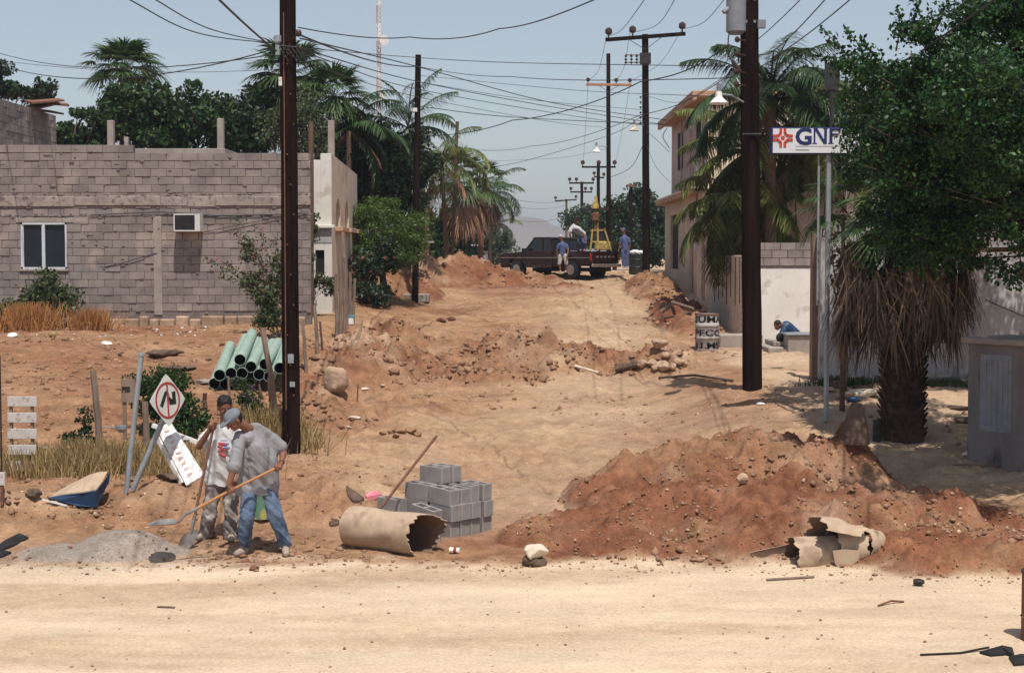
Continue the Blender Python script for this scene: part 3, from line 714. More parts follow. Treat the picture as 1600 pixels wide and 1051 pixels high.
# ------------------------------------------------------------ poles and wires
def lerp(a, b, t): return Vector(a) * (1 - t) + Vector(b) * t
def pole(name, label, base, top, Y, w0, w1=None, mat='polewood', group=None, bury=.4, cat='utility pole', Yt=None):
    a = at(*base, Y); b = at(*top, Yt or Y); g = gz(a.x, Y)
    d = (b - a) / (b.z - a.z); foot = a + d * (g - bury - a.z)
    t = thing(name, label, cat, (foot.x, foot.y, g), group)
    n = 10; P = [lerp(foot, b, i / n) + Vector((random.uniform(-.006, .006), 0, 0)) for i in range(n + 1)]
    w1 = w1 or w0 * .8
    MB().tube(P, [(w0 + (w1 - w0) * i / n) / 2 for i in range(n + 1)], 14).build('shaft', M[mat], t, smooth='auto')
    return t, foot, b
def insulator(p, parent, s=.06, mat='porcelain'):
    mb = MB(); mb.cyl(p, p + Vector((0, 0, s * 1.2)), s * .25, n=6)
    mb.tube([p + Vector((0, 0, s * 1.0)), p + Vector((0, 0, s * 1.5)), p + Vector((0, 0, s * 2.6)), p + Vector((0, 0, s * 3.2))], [s * .6, s * 1.15, s * 1.1, s * .4], 10)
    return mb.build('insulator', M[mat], parent, smooth='auto')
def crossarm(t, c0, c1, Y, pins, w=.11, mat='polewood', s=.07, brace=None, name='crossarm'):
    a = at(*c0, Y); b = at(*c1, Y)
    o = MB().beam(a, b, .1, w).build(name, M[mat], t, bevel=.008)
    for k in pins: insulator(lerp(a, b, k) + Vector((0, 0, w / 2 - .01)), o, s)
    if brace is not None:
        m = MB()
        for k in (.28, .72): m.cyl(lerp(a, b, k) - Vector((0, .07, .04)), at(*brace, Y) - Vector((0, .07, 0)), .012, n=5)
        m.build('brace', M['darkmetal'], t)
    return o
def lamp_head(t, p, arm_to, s=1.0, bulb='white'):
    o = MB().tube([arm_to, lerp(arm_to, p, .5) + Vector((0, 0, .12 * s)), p + Vector((0, 0, .1 * s))], .022 * s, 8).build('lamp_arm', M['galv'], t, smooth='auto')
    mb = MB(); mb.tube([p + Vector((0, 0, .16 * s)), p + Vector((0, 0, .02 * s)), p + Vector((0, 0, .0)), p - Vector((0, 0, .10 * s)), p - Vector((0, 0, .13 * s))], [.07 * s, .09 * s, .12 * s, .21 * s, .2 * s], 14)
    mb.build('lamp_head', M['whitepaint' if bulb == 'white' else 'cream'], t, smooth='auto')
    MB().cyl(p + Vector((0, 0, .16 * s)), p + Vector((0, 0, .34 * s)), .05 * s, n=8).build('ballast', M['grey'], t)

PG = 'utility poles along the street'
t, f, b = pole('utility_pole', 'tall dark brown pole in the left foreground behind the two workers', (456, 708), (448.5, -90), 24, .285, .25)
LP = t
y = 24
for (px, py, s) in ((466, 52, .055), (469, 75, .035)):
    m = MB(); q = at(px, py, 23.8); m.ball(q, (s, s, s * 1.1), 10); m.cyl(at(452, py + 14, 23.95), q, .012, n=5); m.build('insulator', M['porcelain'], t, smooth='auto')
m = MB(); q = at(434, 66, 23.9); m.cyl(q, q + Vector((0, 0, .1)), .06, n=10); m.cyl(q - Vector((0, 0, .2)), q, .04, n=8); m.cyl(at(452, 80, 23.95), q - Vector((0, 0, .1)), .015, n=5); m.build('junction_box', M['galv'], t)
m = MB()
for k in range(8):
    a = at(436 + k * 4.5, 74 + (k % 3) * 6, 23.8); m.tube([a, a + Vector((.05, -.02, -.1)), a + Vector((.12, .0, -.03 * k + .02)), a + Vector((.02, .0, .05))], .008, 5)
m.cyl(at(438, 72, 23.83), at(468, 74, 23.83), .012, n=5)
m.build('wire_clamps', M['wire'], t)
m = MB(); q = at(438, 134, 23.8); m.cyl(q, q + Vector((0, 0, .13)), .028, n=8); m.build('fuse', M['whitepaint'], t)
m = MB()
for k in range(12): 
    q = at(454 + (k % 3 - 1) * 5, 100 + k * 47, 23.85); m.cyl(q, q - Vector((0, .02, 0)), .012, n=6)
m.cyl(at(443, 20, 23.86), at(447, 640, 23.86), .009, n=5)
m.build('ground_cable', M['rust'], t)

m = MB(); q = at(455, 560, 23.85); m.bb(q.x - .05, q.x + .04, 23.83, 23.845, q.z - .07, q.z + .07); q = at(456, 600, 23.85); m.bb(q.x - .03, q.x + .05, 23.83, 23.845, q.z - .04, q.z + .04); m.build('tag_plates', M['galv'], LP)
t, f, b = pole('utility_pole', 'thick black pole with a transformer on the right in front of the palms', (1175.5, 606), (1170, -90), 28, .36, .32, mat='polewood')
RP = t
m = MB(); q = at(1150, 54, 27.9); h = .78
m.tube([q, q + Vector((0, 0, .05)), q + Vector((0, 0, h)), q + Vector((0, 0, h + .05))], [.12, .18, .18, .1], 16)
for k in (-.09, .09): m.tube([q + Vector((k, -.03, h)), q + Vector((k, -.03, h + .25))], [.04, .025], 8)
m.cyl(q + Vector((-.14, -.05, .46)), q + Vector((-.24, -.08, .38)), .045, n=8)
m.bb(q.x + .1, q.x + .35, 27.85, 27.95, q.z + .2, q.z + .25); m.bb(q.x + .1, q.x + .35, 27.85, 27.95, q.z + .6, q.z + .65)
tr = m.build('transformer', M['grey'], t, smooth='auto')
m = MB(); m.tube([at(1143, 28, 27.8), at(1138, 60, 27.8), at(1137, 85, 27.8), at(1146, 98, 27.8), at(1158, 110, 27.8)], .012, 6)
for (x, yy) in ((1152, 62), (1152, 85), (1150, 112), (1151, 132)): m.ball(at(x, yy, 27.75), (.05, .05, .06), 8); m.cyl(at(x, yy, 27.78), at(1165, yy + 2, 27.85), .015, n=6)
m.cyl(at(1144, 95, 27.75), at(1156, 112, 27.75), .035, n=8)
m.build('fuses', M['porcelain'], t)
q = at(1189, 36, 27.8); MB().bb(q.x - .06, q.x + .08, 27.75, 27.9, q.z - .09, q.z + .05).build('box', M['grey'], t)
lamp_head(t, at(1123, 154, 27.7), at(1162, 160, 27.9), .78)
m = MB()
for k in range(7):
    q = at(1186, 110 + k * 9, 27.9); m.tube([q, q + Vector((.06 + .02 * (k % 3), -.03, .02 * (k % 2))), q + Vector((.03, -.02, -.1))], .007, 5)
m.cyl(at(1160, 210, 27.81), at(1190, 210, 27.81), .02, n=6)
m.build('wire_clamps', M['wire'], t)

t, f, b = pole('utility_pole', 'bare dark pole rising from the green shrubs on the left of the street', (649, 440), (653.5, 86), 50, .22, .19)
m = MB(); q = at(647, 172, 49.8); m.bb(q.x - .08, q.x + .1, 49.7, 49.85, q.z - .06, q.z + .06); m.build('box', M['whitepaint'], t)
t, f, b = pole('utility_pole', 'short brown pole among the left palms', (706, 405), (714.5, 190), 68, .19, .15, 'polebrown')
t, f, b = pole('utility_pole', 'tall dark pole with one long crossarm and a bank of insulators', (1010, 428), (1008, 54), 58, .29, .24)
crossarm(t, (946, 62.5), (1071, 53), 57.85, (.04, .34, .96), .14, s=.12, brace=(1008, 78))
m = MB(); q = at(1008, 92, 57.8); m.bb(q.x - .2, q.x + .2, 57.6, 57.9, q.z - .2, q.z + .2); m.build('clamp_box', M['darkmetal'], t)
m = MB()
for i in range(3):
    for k in range(3): m.ball(at(978 + i * 8.5, 88 + k * 5, 57.6), (.06, .06, .04), 8)
    m.cyl(at(978 + i * 8.5, 84, 57.6), at(978 + i * 8.5, 101, 57.6), .015, n=5)
m.cyl(at(977, 86, 57.6), at(1008, 86, 57.7), .02, n=5); m.cyl(at(977, 98, 57.6), at(1008, 97, 57.7), .02, n=5)
m.build('insulator_bank', M['porcelain'], t)
for k in range(6): insulator(at(1001, 155 + k * 8, 57.6), t, .035)
lamp_head(t, at(991, 200, 57.4), at(1006, 196, 57.8), .85, 'cream')
t, f, b = pole('utility_pole', 'dark pole with a short orange crossarm behind the truck', (951, 380), (950.5, 84), 74, .24, .19)
crossarm(t, (916, 132), (987, 133), 73.85, (.04, .66, .96), .12, 'armwood', .085, brace=(950, 144))
lamp_head(t, at(932, 234, 73.6), at(948, 230, 73.9), 1.0)
t, f, b = pole('utility_pole', 'thin distant pole with a crossarm just left of the orange crossarm pole', (935, 385), (935, 256), 105, .26, .22)
crossarm(t, (909, 261), (962, 261), 104.8, (.03, .5, .97), .12, s=.13)
crossarm(t, (928, 276), (944, 278), 104.8, (.03, .97), .1, s=.1, name='lower_crossarm')
t, f, b = pole('utility_pole', 'farther distant pole with two crossarms', (909, 385), (909, 284), 140, .3, .26)
crossarm(t, (889, 286), (928, 286), 139.8, (.03, .3, .97), .15, s=.14); crossarm(t, (891, 300), (925, 300), 139.8, (.03, .7, .97), .13, s=.13, name='lower_crossarm')
t, f, b = pole('utility_pole', 'farthest distant pole with a crossarm, above the bonnet of the pickup', (885, 385), (885, 311), 190, .3, .26, 'polebrown')
crossarm(t, (867, 314), (901, 312), 189.8, (.03, .97), .16, s=.16); crossarm(t, (872, 338), (896, 339), 189.8, (.03, .97), .13, s=.14, name='lower_crossarm')
t, f, b = pole('utility_pole', 'tiny far pole in front of the hill', (799, 400), (799, 373), 300, .32, .3, 'polebrown')
crossarm(t, (792, 377), (806, 377), 299.5, (.1, .9), .2, s=.15)
t, f, b = pole('utility_pole', 'thin rust capped post standing in the bushes right of the pickup', (986, 400), (986, 292), 85, .2, .18, 'polewood')
q = at(986, 292, 84.9); MB().bb(q.x - .2, q.x + .2, 84.8, 85, q.z, q.z + .12).build('cap', M['rust'], t)
t, f, b = pole('utility_pole', 'thin grey pole between the block building and the white building', (486, 330), (486, 190), 41, .17, .14, 'polebrown', bury=2)
t, f, b = pole('utility_pole', 'rusty pipe post among the dark trees behind the white building', (579, 330), (579, 256), 52, .12, .12, 'rust', bury=.5)

# lattice mast with a dish
tw = thing('radio_mast', 'tall slender pale red and white lattice mast with a white dish on the skyline', 'mast', tuple(at(592, 200, 150)))
q0 = at(592, 230, 150); q1 = at(592, -40, 150)
r_, w_ = MB(), MB()
hs2 = np.linspace(q0.z, q1.z, 40)
for k in range(39):
    mb = r_ if (k // 4) % 2 else w_
    C3 = [Vector((q0.x + .22 * math.cos(a), 150 + .22 * math.sin(a), 0)) for a in (.5, 2.6, 4.7)]
    for i in range(3):
        a = C3[i] + Vector((0, 0, hs2[k])); b = C3[i] + Vector((0, 0, hs2[k + 1])); c = C3[(i + 1) % 3] + Vector((0, 0, hs2[k + 1]))
        mb.cyl(a, b, .05, n=4); mb.cyl(a, c, .03, n=4)
r_.build('red_sections', pm('mast_red', (.50, .40, .38), (.42, .33, .31)), tw); w_.build('white_sections', M['whitepaint'], tw)
m = MB(); q = at(595, 64, 149.5); m.tube([q + Vector((-.1, .2, 0)), q + Vector((.25, -.3, 0)), q + Vector((.35, -.45, 0))], [.2, .5, .52], 16); m.build('dish', M['whitepaint'], tw, smooth='auto')
m = MB(); q = at(596, 150, 149.5); m.tube([q + Vector((0, .1, 0)), q + Vector((.1, -.3, 0))], [.1, .3], 12); m.build('small_dish', M['whitepaint'], tw)

wires = []
def wire(pts, r=.012, label=None, sag=0.0, Ys=None):
    """pts: (px,py,Y) ends or way points; sag in metres per span"""
    P = [at(*p) for p in pts]; out = []; r = r * .78; Q = [P[0] * 2 - P[1]] + P + [P[-1] * 2 - P[-2]]
    for k in range(len(P) - 1):
        a, b, c, d = Q[k:k + 4]; n = 16
        for i in range(n + (1 if k == len(P) - 2 else 0)):
            t = i / n; v = ((b * 2) + (c - a) * t + (a * 2 - b * 5 + c * 4 - d) * t * t + (b * 3 - a - c * 3 + d) * t ** 3) * .5
            out.append(v - Vector((0, 0, sag * 4 * t * (1 - t))))
    o = MB().tube(out, r, 5).build('power_line', M['wire'], loc=tuple(out[0]))
    tag(o, label, 'wire', 'overhead wires'); wires.append(o); return o
wire([(330, -12, 15), (432, 80, 23.8)], .018, 'thick cable dropping from the top edge to the left foreground pole', .02)
wire([(180, -12, 14), (310, 52, 18.5), (438, 69, 23.8)], .009, 'wire curving from the top left edge to the left foreground pole, upper one')
wire([(222, -12, 14), (330, 46, 18.5), (438, 70, 23.8)], .009, 'second wire curving from the top left edge to the left foreground pole')
wire([(-30, 92, 40), (438, 74, 23.9)], .013, 'wire leaving the left edge above the palm towards the foreground pole', .5)
wire([(-30, 74, 46), (438, 84, 24)], .012, 'faint wire above the left palm running to the foreground pole', .4)
wire([(-30, 91, 62), (440, 108, 60)], .012, 'lowest faint wire across the upper left sky', .3)
wire([(466, 43, 23.8), (640, 58, 26), (780, 45, 24), (960, -14, 18)], .012, 'slack wire rising from the foreground pole to the top edge', .05)
wire([(469, 55, 23.8), (652, 104, 50)], .020, 'thick bundle from the foreground pole to the bare dark pole', .15)
wire([(652, 104, 50), (800, 120, 42), (1143, 122, 27.8)], .012, 'wire from the bare dark pole to the transformer pole', .05)
wire([(469, 75, 23.8), (650, 90, 36), (800, 98, 34), (1148, 104, 27.8)], .010, 'high thin wire from the foreground pole to the transformer pole')
wire([(469, 60, 23.8), (655, 105, 38), (860, 160, 50), (1042, 188, 57)], .016, 'wire sloping down from the foreground pole to the mauve house, upper one')
wire([(469, 76, 23.8), (655, 128, 38), (850, 165, 50), (1045, 196, 57)], .014, 'second wire sloping from the foreground pole to the mauve house')
wire([(469, 80, 23.8), (655, 140, 40), (900, 182, 52), (1008, 196, 57.6)], .012, 'wire sloping from the foreground pole to the crossarm pole')
wire([(469, 96, 23.8), (655, 152, 42), (860, 190, 56), (950, 200, 73.8)], .010, 'lowest wire sloping from the foreground pole towards the street')
wire([(652, 166, 50), (800, 183, 54), (1042, 195, 58)], .016, 'wire leaving the bare dark pole for the mauve house')
wire([(652, 212, 50), (800, 188, 42), (1000, 128, 32), (1140, 70, 27.8)], .016, 'wire climbing from the bare dark pole to the transformer', .12)
wire([(714, 232, 68), (830, 228, 64), (1000, 180, 40), (1150, 112, 27.8)], .012, 'wire climbing from the short brown pole to the transformer pole', .1)
wire([(714, 262, 68), (800, 256, 68), (950, 212, 62), (1006, 180, 57.8)], .013, 'wire from the left palms up to the crossarm pole')
wire([(655, 215, 50), (720, 250, 66)], .008, 'short drop wire below the bare dark pole')
wire([(770, 252, 90), (880, 246, 90), (950, 232, 74)], .010, 'faint low wire to the lamp on the orange crossarm pole')
wire([(948, 57, 57.7), (970, 48, 44), (1016, -12, 27)], .011, 'wire from the left end of the long crossarm to the top edge')
wire([(984, 52, 57.7), (1025, 40, 42), (1062, -12, 27)], .011, 'wire from the middle of the long crossarm to the top edge')
wire([(1066, 46, 57.7), (1098, 36, 42), (1140, -10, 29)], .011, 'wire from the right end of the long crossarm towards the transformer')
wire([(948, 57, 57.7), (935, 110, 66), (919, 126, 73.7)], .011, 'wire from the long crossarm back to the left tip of the orange crossarm')
wire([(984, 52, 57.7), (975, 105, 66), (963, 126, 73.7)], .011, 'wire from the long crossarm back to the orange crossarm, middle')
wire([(1066, 46, 57.7), (1030, 100, 66), (985, 127, 73.7)], .011, 'wire from the long crossarm back to the right tip of the orange crossarm')
wire([(919, 126, 73.7), (911, 256, 104.7)], .011, 'left wire between the orange crossarm and the distant poles', .3)
wire([(985, 127, 73.7), (961, 256, 104.7)], .011, 'right wire between the orange crossarm and the distant poles', .3)
wire([(1006, 225, 57.7), (985, 262, 64), (952, 278, 73.8)], .016, 'slack wire swooping low between the crossarm pole and the pole behind the truck')
wire([(1010, 205, 57.7), (1030, 222, 57), (1046, 238, 56)], .012, 'short slack wire into the mauve house')
wire([(1010, 150, 57.7), (1060, 160, 50), (1150, 110, 27.9)], .010, 'wire from the crossarm pole to the transformer pole')
wire([(1010, 228, 57.7), (1026, 262, 57), (1047, 285, 55.8)], .010, 'lower slack wire into the mauve house')
wire([(700, 312, 120), (800, 311, 130), (884, 313, 189)], .022, 'upper distant wire over the hill', .3)
wire([(700, 321, 120), (800, 322, 130), (886, 321, 189)], .022, 'middle distant wire over the hill', .3)
wire([(700, 345, 120), (800, 343, 130), (876, 340, 189)], .024, 'lowest distant wire over the hill', .3)
wire([(1184, 62, 27.8), (1262, -12, 21)], .010, 'upper wire leaving the transformer pole to the top edge', .02)
wire([(1186, 86, 27.8), (1215, 74, 25), (1300, -12, 19)], .011, 'middle wire leaving the transformer pole to the top edge', .02)
wire([(1188, 104, 27.8), (1230, 76, 24), (1342, -12, 18)], .011, 'lower wire leaving the transformer pole to the top edge', .02)
wire([(1440, 80, 19), (1570, -12, 14.5)], .016, 'thick cable passing in front of the leafy tree')
wire([(1046, 232, 57), (1036, 214, 57.4), (1042, 200, 57)], .02, 'tangled cable at the corner of the mauve house')
for i, (a, b) in enumerate((((652, 118, 50), (1143, 152, 28)), ((652, 128, 50), (1006, 172, 57.8)))):
    wire([a, ((a[0] + b[0]) / 2, (a[1] + b[1]) / 2 + 6, 45), b], .009, ('faint wire crossing the middle of the sky, upper one', 'faint wire crossing the middle of the sky, lower one')[i])

# ------------------------------------------------------------ text helper
def text_mesh(txt, size, mat, parent, origin, ux, uy, name='lettering', off=0, bold=0, ex=.003, slant=0, sx=1.0):
    cu = bpy.data.curves.new('t', 'FONT'); cu.body = txt; cu.size = size; cu.offset = bold; cu.extrude = ex; cu.shear = slant; cu.resolution_u = 3
    o = bpy.data.objects.new('t', cu); C.objects.link(o)
    bpy.context.view_layer.update()
    me = bpy.data.meshes.new_from_object(o.evaluated_get(bpy.context.evaluated_depsgraph_get()))
    bpy.data.objects.remove(o)
    ux = Vector(ux).normalized(); uy = Vector(uy).normalized(); n = ux.cross(uy).normalized()
    l0 = wloc(parent)
    for v in me.vertices: v.co = Vector(origin) - l0 + ux * (v.co.x * sx) + uy * v.co.y + n * (v.co.z + off)
    me.materials.clear(); me.materials.append(mat); me.name = name
    return link(name, me, parent)

# ------------------------------------------------------------ company sign on a pole
sg = thing('company_sign', 'white rectangular sign with dark blue frame, red emblem and blue letters half hidden by leaves', 'sign', tuple(at(1296, 590, 25)))
sY = 25.0
a = at(1205, 241, sY); b = at(1205, 199, sY); c = at(1345, 198, sY); 
M['navy'] = pm('navy_paint', (.02, .03, .12), (.015, .02, .08)); M['signred'] = pm('sign_red', (.55, .07, .04), (.45, .05, .03))
M['signwhite'] = pm('sign_white', (.70, .70, .72), (.6, .6, .62), 3, .5)
MB().bb(a.x, c.x, sY, sY + .22, a.z, b.z).build('cabinet', M['navy'], sg, bevel=.01)
MB().bb(a.x + .025, c.x - .02, sY - .006, sY - .001, a.z + .02, b.z - .02).build('face', M['signwhite'], sg)
Hs = b.z - a.z
cx, cz = at(1223, 218.5, sY).x, at(1223, 215.5, sY).z
mb = MB()
for sx_ in (-1, 1):
    for sz in (-1, 1):
        u = .0105 * 1.0
        pts = [(.028, .13), (.028, .065), (.065, .028), (.13, .028)]
        P = [Vector((cx + sx_ * p[0] * 1.2, sY - .011, cz + sz * p[1] * 1.15)) for p in pts]
        for p, q in zip(P[:-1], P[1:]): mb.beam(p, q + (q - p).normalized() * .006, .008, .042)
m2 = []
mb.tube([(cx, sY - .012, cz), (cx, sY - .007, cz)], .034, 12)
mb.build('emblem', M['signred'], sg)
t0 = at(1242, 225.5, sY)
text_mesh('G', .365, M['navy'], sg, (t0.x, sY - .008, t0.z), (1, 0, 0), (0, 0, 1), bold=.012, ex=.002, sx=1.05)
t0 = at(1271, 225.0, sY); mb = MB(); h_ = .255; x0_ = t0.x
for (u0, u1) in ((0, .028), (.17, .215)): mb.bb(x0_ + u0, x0_ + u1, sY - .011, sY - .007, t0.z, t0.z + h_)
mb.prism([(x0_ + .0, sY - .012, t0.z + h_), (x0_ + .055, sY - .012, t0.z + h_), (x0_ + .212, sY - .012, t0.z), (x0_ + .165, sY - .012, t0.z)], (0, .004, 0))
for u in (-.02, .155): mb.bb(x0_ + u, x0_ + u + .075, sY - .0105, sY - .0065, t0.z + (0 if u < 0 else h_ - .014), t0.z + (.014 if u < 0 else h_))
x1_ = x0_ + .255
mb.bb(x1_, x1_ + .05, sY - .011, sY - .007, t0.z, t0.z + h_); mb.bb(x1_ - .02, x1_ + .07, sY - .0105, sY - .0065, t0.z, t0.z + .014)
mb.tube([(x1_ + .04, sY - .009, t0.z + h_ - .02), (x1_ + .14, sY - .009, t0.z + h_ - .02), (x1_ + .17, sY - .009, t0.z + h_ - .055), (x1_ + .14, sY - .009, t0.z + h_ - .10), (x1_ + .04, sY - .009, t0.z + h_ - .10)], .016, 6)
mb.build('lettering', M['navy'], sg)
t1 = at(1243, 235, sY); mb = MB()
mb.bb(t1.x, t1.x + .22, sY - .009, sY - .0065, t1.z, t1.z + .014); mb.bb(t1.x + .0, t1.x + 1.0, sY - .009, sY - .0065, t1.z + .062, t1.z + .068); mb.build('small_print_lines', M['grey'], sg)
q = at(1297, 240, sY); mb = MB(); mb.cyl((q.x, sY + .1, gz(q.x, sY) - .2), (q.x, sY + .1, q.z), .042); mb.cyl((q.x - .16, sY + .1, 2.6), (q.x - .16, sY + .1, q.z), .02); mb.build('post', M['galv'], sg, smooth='auto')

# small dark board on the roof behind the tree
q = at(1290, 98, 30); q2 = at(1312, 140, 30)
bx = thing('roof_board', 'small dark square board against the sky at the left edge of the leafy tree', 'board', (q.x, 30, q2.z)); MB().bb(q.x, q2.x, 30, 30.1, q2.z, q.z).build('panel', M['darkmetal'], bx); MB().cyl(((q.x + q2.x) / 2, 30.05, 1), ((q.x + q2.x) / 2, 30.05, q2.z), .04).build('post', M['darkmetal'], bx)

# ------------------------------------------------------------ plants
def leaf_quads(Cn, size, rng, flat=0.0, asp=.55):
    n = len(Cn)
    d = rng.normal(size=(n, 3)); d[:, 2] *= (1 - flat); d /= np.linalg.norm(d, axis=1)[:, None]
    u = rng.normal(size=(n, 3)); u -= d * (u * d).sum(1)[:, None]; u /= np.linalg.norm(u, axis=1)[:, None]
    w = np.cross(d, u); s = size * (.6 + .8 * rng.random(n))[:, None]
    a = u * s; b = w * s * asp; f = d * s * .18
    V = np.stack([Cn - a, Cn - b + f, Cn + a, Cn + b + f], 1).reshape(-1, 3)
    return V, np.arange(4 * n).reshape(n, 4)
def crown_pts(lobes, n, rng, ncl=60, cl=.28, shell=.35, stray=.0):
    """leaf positions: clumps spread inside ellipsoid lobes, so the outline is ragged and gaps stay open"""
    vol = np.array([(l[3] * l[4] * l[5]) ** .75 for l in lobes]); vol /= vol.sum(); out = []
    for l, v in zip(lobes, vol):
        k = max(3, int(ncl * v)); d = rng.normal(size=(k, 3)); d /= np.linalg.norm(d, axis=1)[:, None]
        r = rng.random(k) ** shell
        c = np.array(l[:3]) + d * r[:, None] * np.array(l[3:6])
        m = int(n * v / k) + 1; sz = cl * (.5 + rng.random(k)) 
        g = rng.normal(size=(k, m, 3)); g /= np.maximum(1, np.linalg.norm(g, axis=2) / 1.9)[..., None]
        g[..., 2] *= .65
        out.append((c[:, None, :] + g * sz[:, None, None]).reshape(-1, 3))
    P = np.concatenate(out)
    return P
def limbs(mb, base, lobes, r0, rr, fork=None, n=3, th=1.0):
    base = Vector(base); fork = Vector(fork) if fork is not None else base + Vector((0, 0, (min(l[2] for l in lobes) - base.z) * .6))
    mb.tube([base - Vector((0, 0, .3)), lerp(base, fork, .5) + Vector((.05, 0, 0)), fork], [r0, r0 * .8, r0 * .65], 8)
    for l in lobes:
        for k in range(n):
            e = Vector((l[0] + rr.uniform(-.7, .7) * l[3], l[1] + rr.uniform(-.7, .7) * l[4], l[2] + rr.uniform(-.5, .7) * l[5]))
            m = lerp(fork, e, .5) + Vector((rr.uniform(-.2, .2), rr.uniform(-.2, .2), .15)) 
            mb.tube([fork, m, e], [r0 * .45 * th, r0 * .25 * th, r0 * .06 * th], 5)
def tree(name, label, lobes, n, leaf, mat, base=None, r0=.15, ncl=60, cl=.3, group=None, cat='tree', shell=.4, seed=1, trunk='bark', fork=None, extra=None, asp=.55):
    rg = np.random.default_rng(seed); rr = random.Random(seed)
    if base is None: base = (lobes[0][0], lobes[0][1])
    bz = gz(base[0], base[1]); t = thing(name, label, cat, (base[0], base[1], bz), group)
    P = crown_pts(lobes, n, rg, ncl, cl, shell)
    V, F = leaf_quads(P, leaf, rg, .2, asp); mk('crown' if cat == 'tree' else 'foliage', V, F, M[mat], t)
    mb = MB(); limbs(mb, (base[0], base[1], bz), lobes, r0, rr, fork, *((2, .3) if n > 100000 else (3, 1.0))); mb.build('trunk' if cat == 'tree' else 'stem', M[trunk], t, smooth=True)
    if extra:
        for (nm, mt, k, sz) in extra:
            Q = P[rg.choice(len(P), k)]; V, F = leaf_quads(Q + rg.normal(size=Q.shape) * .05, sz, rg); mk(nm, V, F, M[mt], t)
    return t
def L(px, py, Y, rx, ry, rz):
    """lobe from a picture position at depth Y, radii in metres"""
    p = at(px, py, Y); return (p.x, p.y, p.z, rx, ry, rz)

def strips(base, tip, width, droop, rng, nrm=None, seg=3):
    """thin tapering blades from base to tip (N,3), drooping"""
    n = len(base); d = tip - base; Ls = np.linalg.norm(d, axis=1)[:, None]
    side = np.cross(d, nrm if nrm is not None else np.tile([0, 0, 1.0], (n, 1))); side /= np.linalg.norm(side, axis=1)[:, None] + 1e-6
    rows = []
    for i in range(seg + 1):
        t = i / seg; w = width * (1 - t) ** .7 * (1 if i else .6) + .002
        c = base + d * t; c = c - np.array([0, 0, 1.0]) * (droop * Ls) * t * t
        rows += [c - side * w, c + side * w]
    V = np.stack(rows, 1).reshape(-1, 3); b = (np.arange(n) * (2 * (seg + 1)))[:, None]
    F = np.concatenate([b + np.array([2 * i, 2 * i + 1, 2 * i + 3, 2 * i + 2]) for i in range(seg)], 0)
    return V, F
def join(parts):
    o = 0; Vs, Fs = [], []
    for v, f in parts: Vs.append(v); Fs.append(f + o); o += len(v)
    return np.concatenate(Vs), np.concatenate(Fs)
def frond(org, az, elev, Ln, bend, rg, leafL=.55, nl=44, w=.026, hang=.45):
    t = np.linspace(0, 1, 24); a = elev - bend * t ** 1.3
    x = np.concatenate([[0], np.cumsum(np.cos(a[:-1]) * Ln / 23)]); z = np.concatenate([[0], np.cumsum(np.sin(a[:-1]) * Ln / 23)])
    h = np.array([math.cos(az), math.sin(az), 0]); s = np.array([-math.sin(az), math.cos(az), 0])
    R = np.array(org)[None] + x[:, None] * h + z[:, None] * np.array([0, 0, 1.0])
    tt = np.linspace(.14, .99, nl); B = np.stack([np.interp(tt, t, R[:, i]) for i in range(3)], 1)
    dx = np.interp(tt, t, np.cos(a)); dz = np.interp(tt, t, np.sin(a)); tan = dx[:, None] * h + dz[:, None] * np.array([0, 0, 1.0])
    parts = []
    for sg in (-1, 1):
        l = leafL * (np.sin(np.clip(tt * 1.02, 0, 1) * math.pi) ** .5 * .9 + .12) * (.85 + .3 * rg.random(nl))
        d = tan * .55 + sg * s[None] * .9 + rg.normal(size=(nl, 3)) * .09; d /= np.linalg.norm(d, axis=1)[:, None]
        V, F = strips(B, B + d * l[:, None], w, hang + .25 * rg.random(), rg); parts.append((V, F))
    n2 = len(R); side = s * .02; V = np.stack([R - side, R + side], 1).reshape(-1, 3); F = np.array([[2 * i, 2 * i + 1, 2 * i + 3, 2 * i + 2] for i in range(n2 - 1)])
    parts.append((V, F)); V2 = V.copy(); V2[::2] = R + np.array([0, 0, .02]); V2[1::2] = R - np.array([0, 0, .02]); parts.append((V2, F.copy()))
    return join(parts)
def fan(org, az, elev, pet, R, rg, droop=.25, nseg=22, spread=2.3, w=.022):
    h = np.array([math.cos(az), math.sin(az), 0]); s = np.array([-math.sin(az), math.cos(az), 0]); up = np.array([0, 0, 1.0])
    d = h * math.cos(elev) + up * math.sin(elev); n = np.cross(d, s)
    hub = np.array(org) + d * pet - up * pet * .12
    d2 = d - up * droop * 1.2; d2 /= np.linalg.norm(d2); n = np.cross(d2, s); n /= np.linalg.norm(n)
    a = np.linspace(-spread / 2 * 1.15, spread / 2 * 1.15, nseg)
    dr = np.cos(a)[:, None] * d2 + np.sin(a)[:, None] * s + n * (.12 * np.abs(np.sin(a)))[:, None] + rg.normal(size=(nseg, 3)) * .04
    l = R * (.8 + .25 * np.cos(a)) * (.9 + .2 * rg.random(nseg)); hb = np.tile(hub, (nseg, 1))
    V, F = strips(hb, hb + dr * l[:, None], R * .062, droop * 1.2, rg, np.tile(n, (nseg, 1)))
    B = np.array([org]); V2, F2 = strips(B, hub[None], .02, .0, rg)
    return join([(V, F), (V2, F2)])
def trunk_mb(base, top, r0, r1, rings=True, bulge=0, lean=.0):
    base = Vector(base); top = Vector(top); P, R = [], []; n = max(8, int((top - base).length * (4 if rings else 1.5)))
    for i in range(n + 1):
        t = i / n; P.append(lerp(base, top, t) + Vector((lean * math.sin(t * math.pi), 0, 0))); R.append((r0 + (r1 - r0) * t ** .7) * (1 + (.05 if i % 2 else -.03) * rings))
    return MB().tube(P, R, 12)
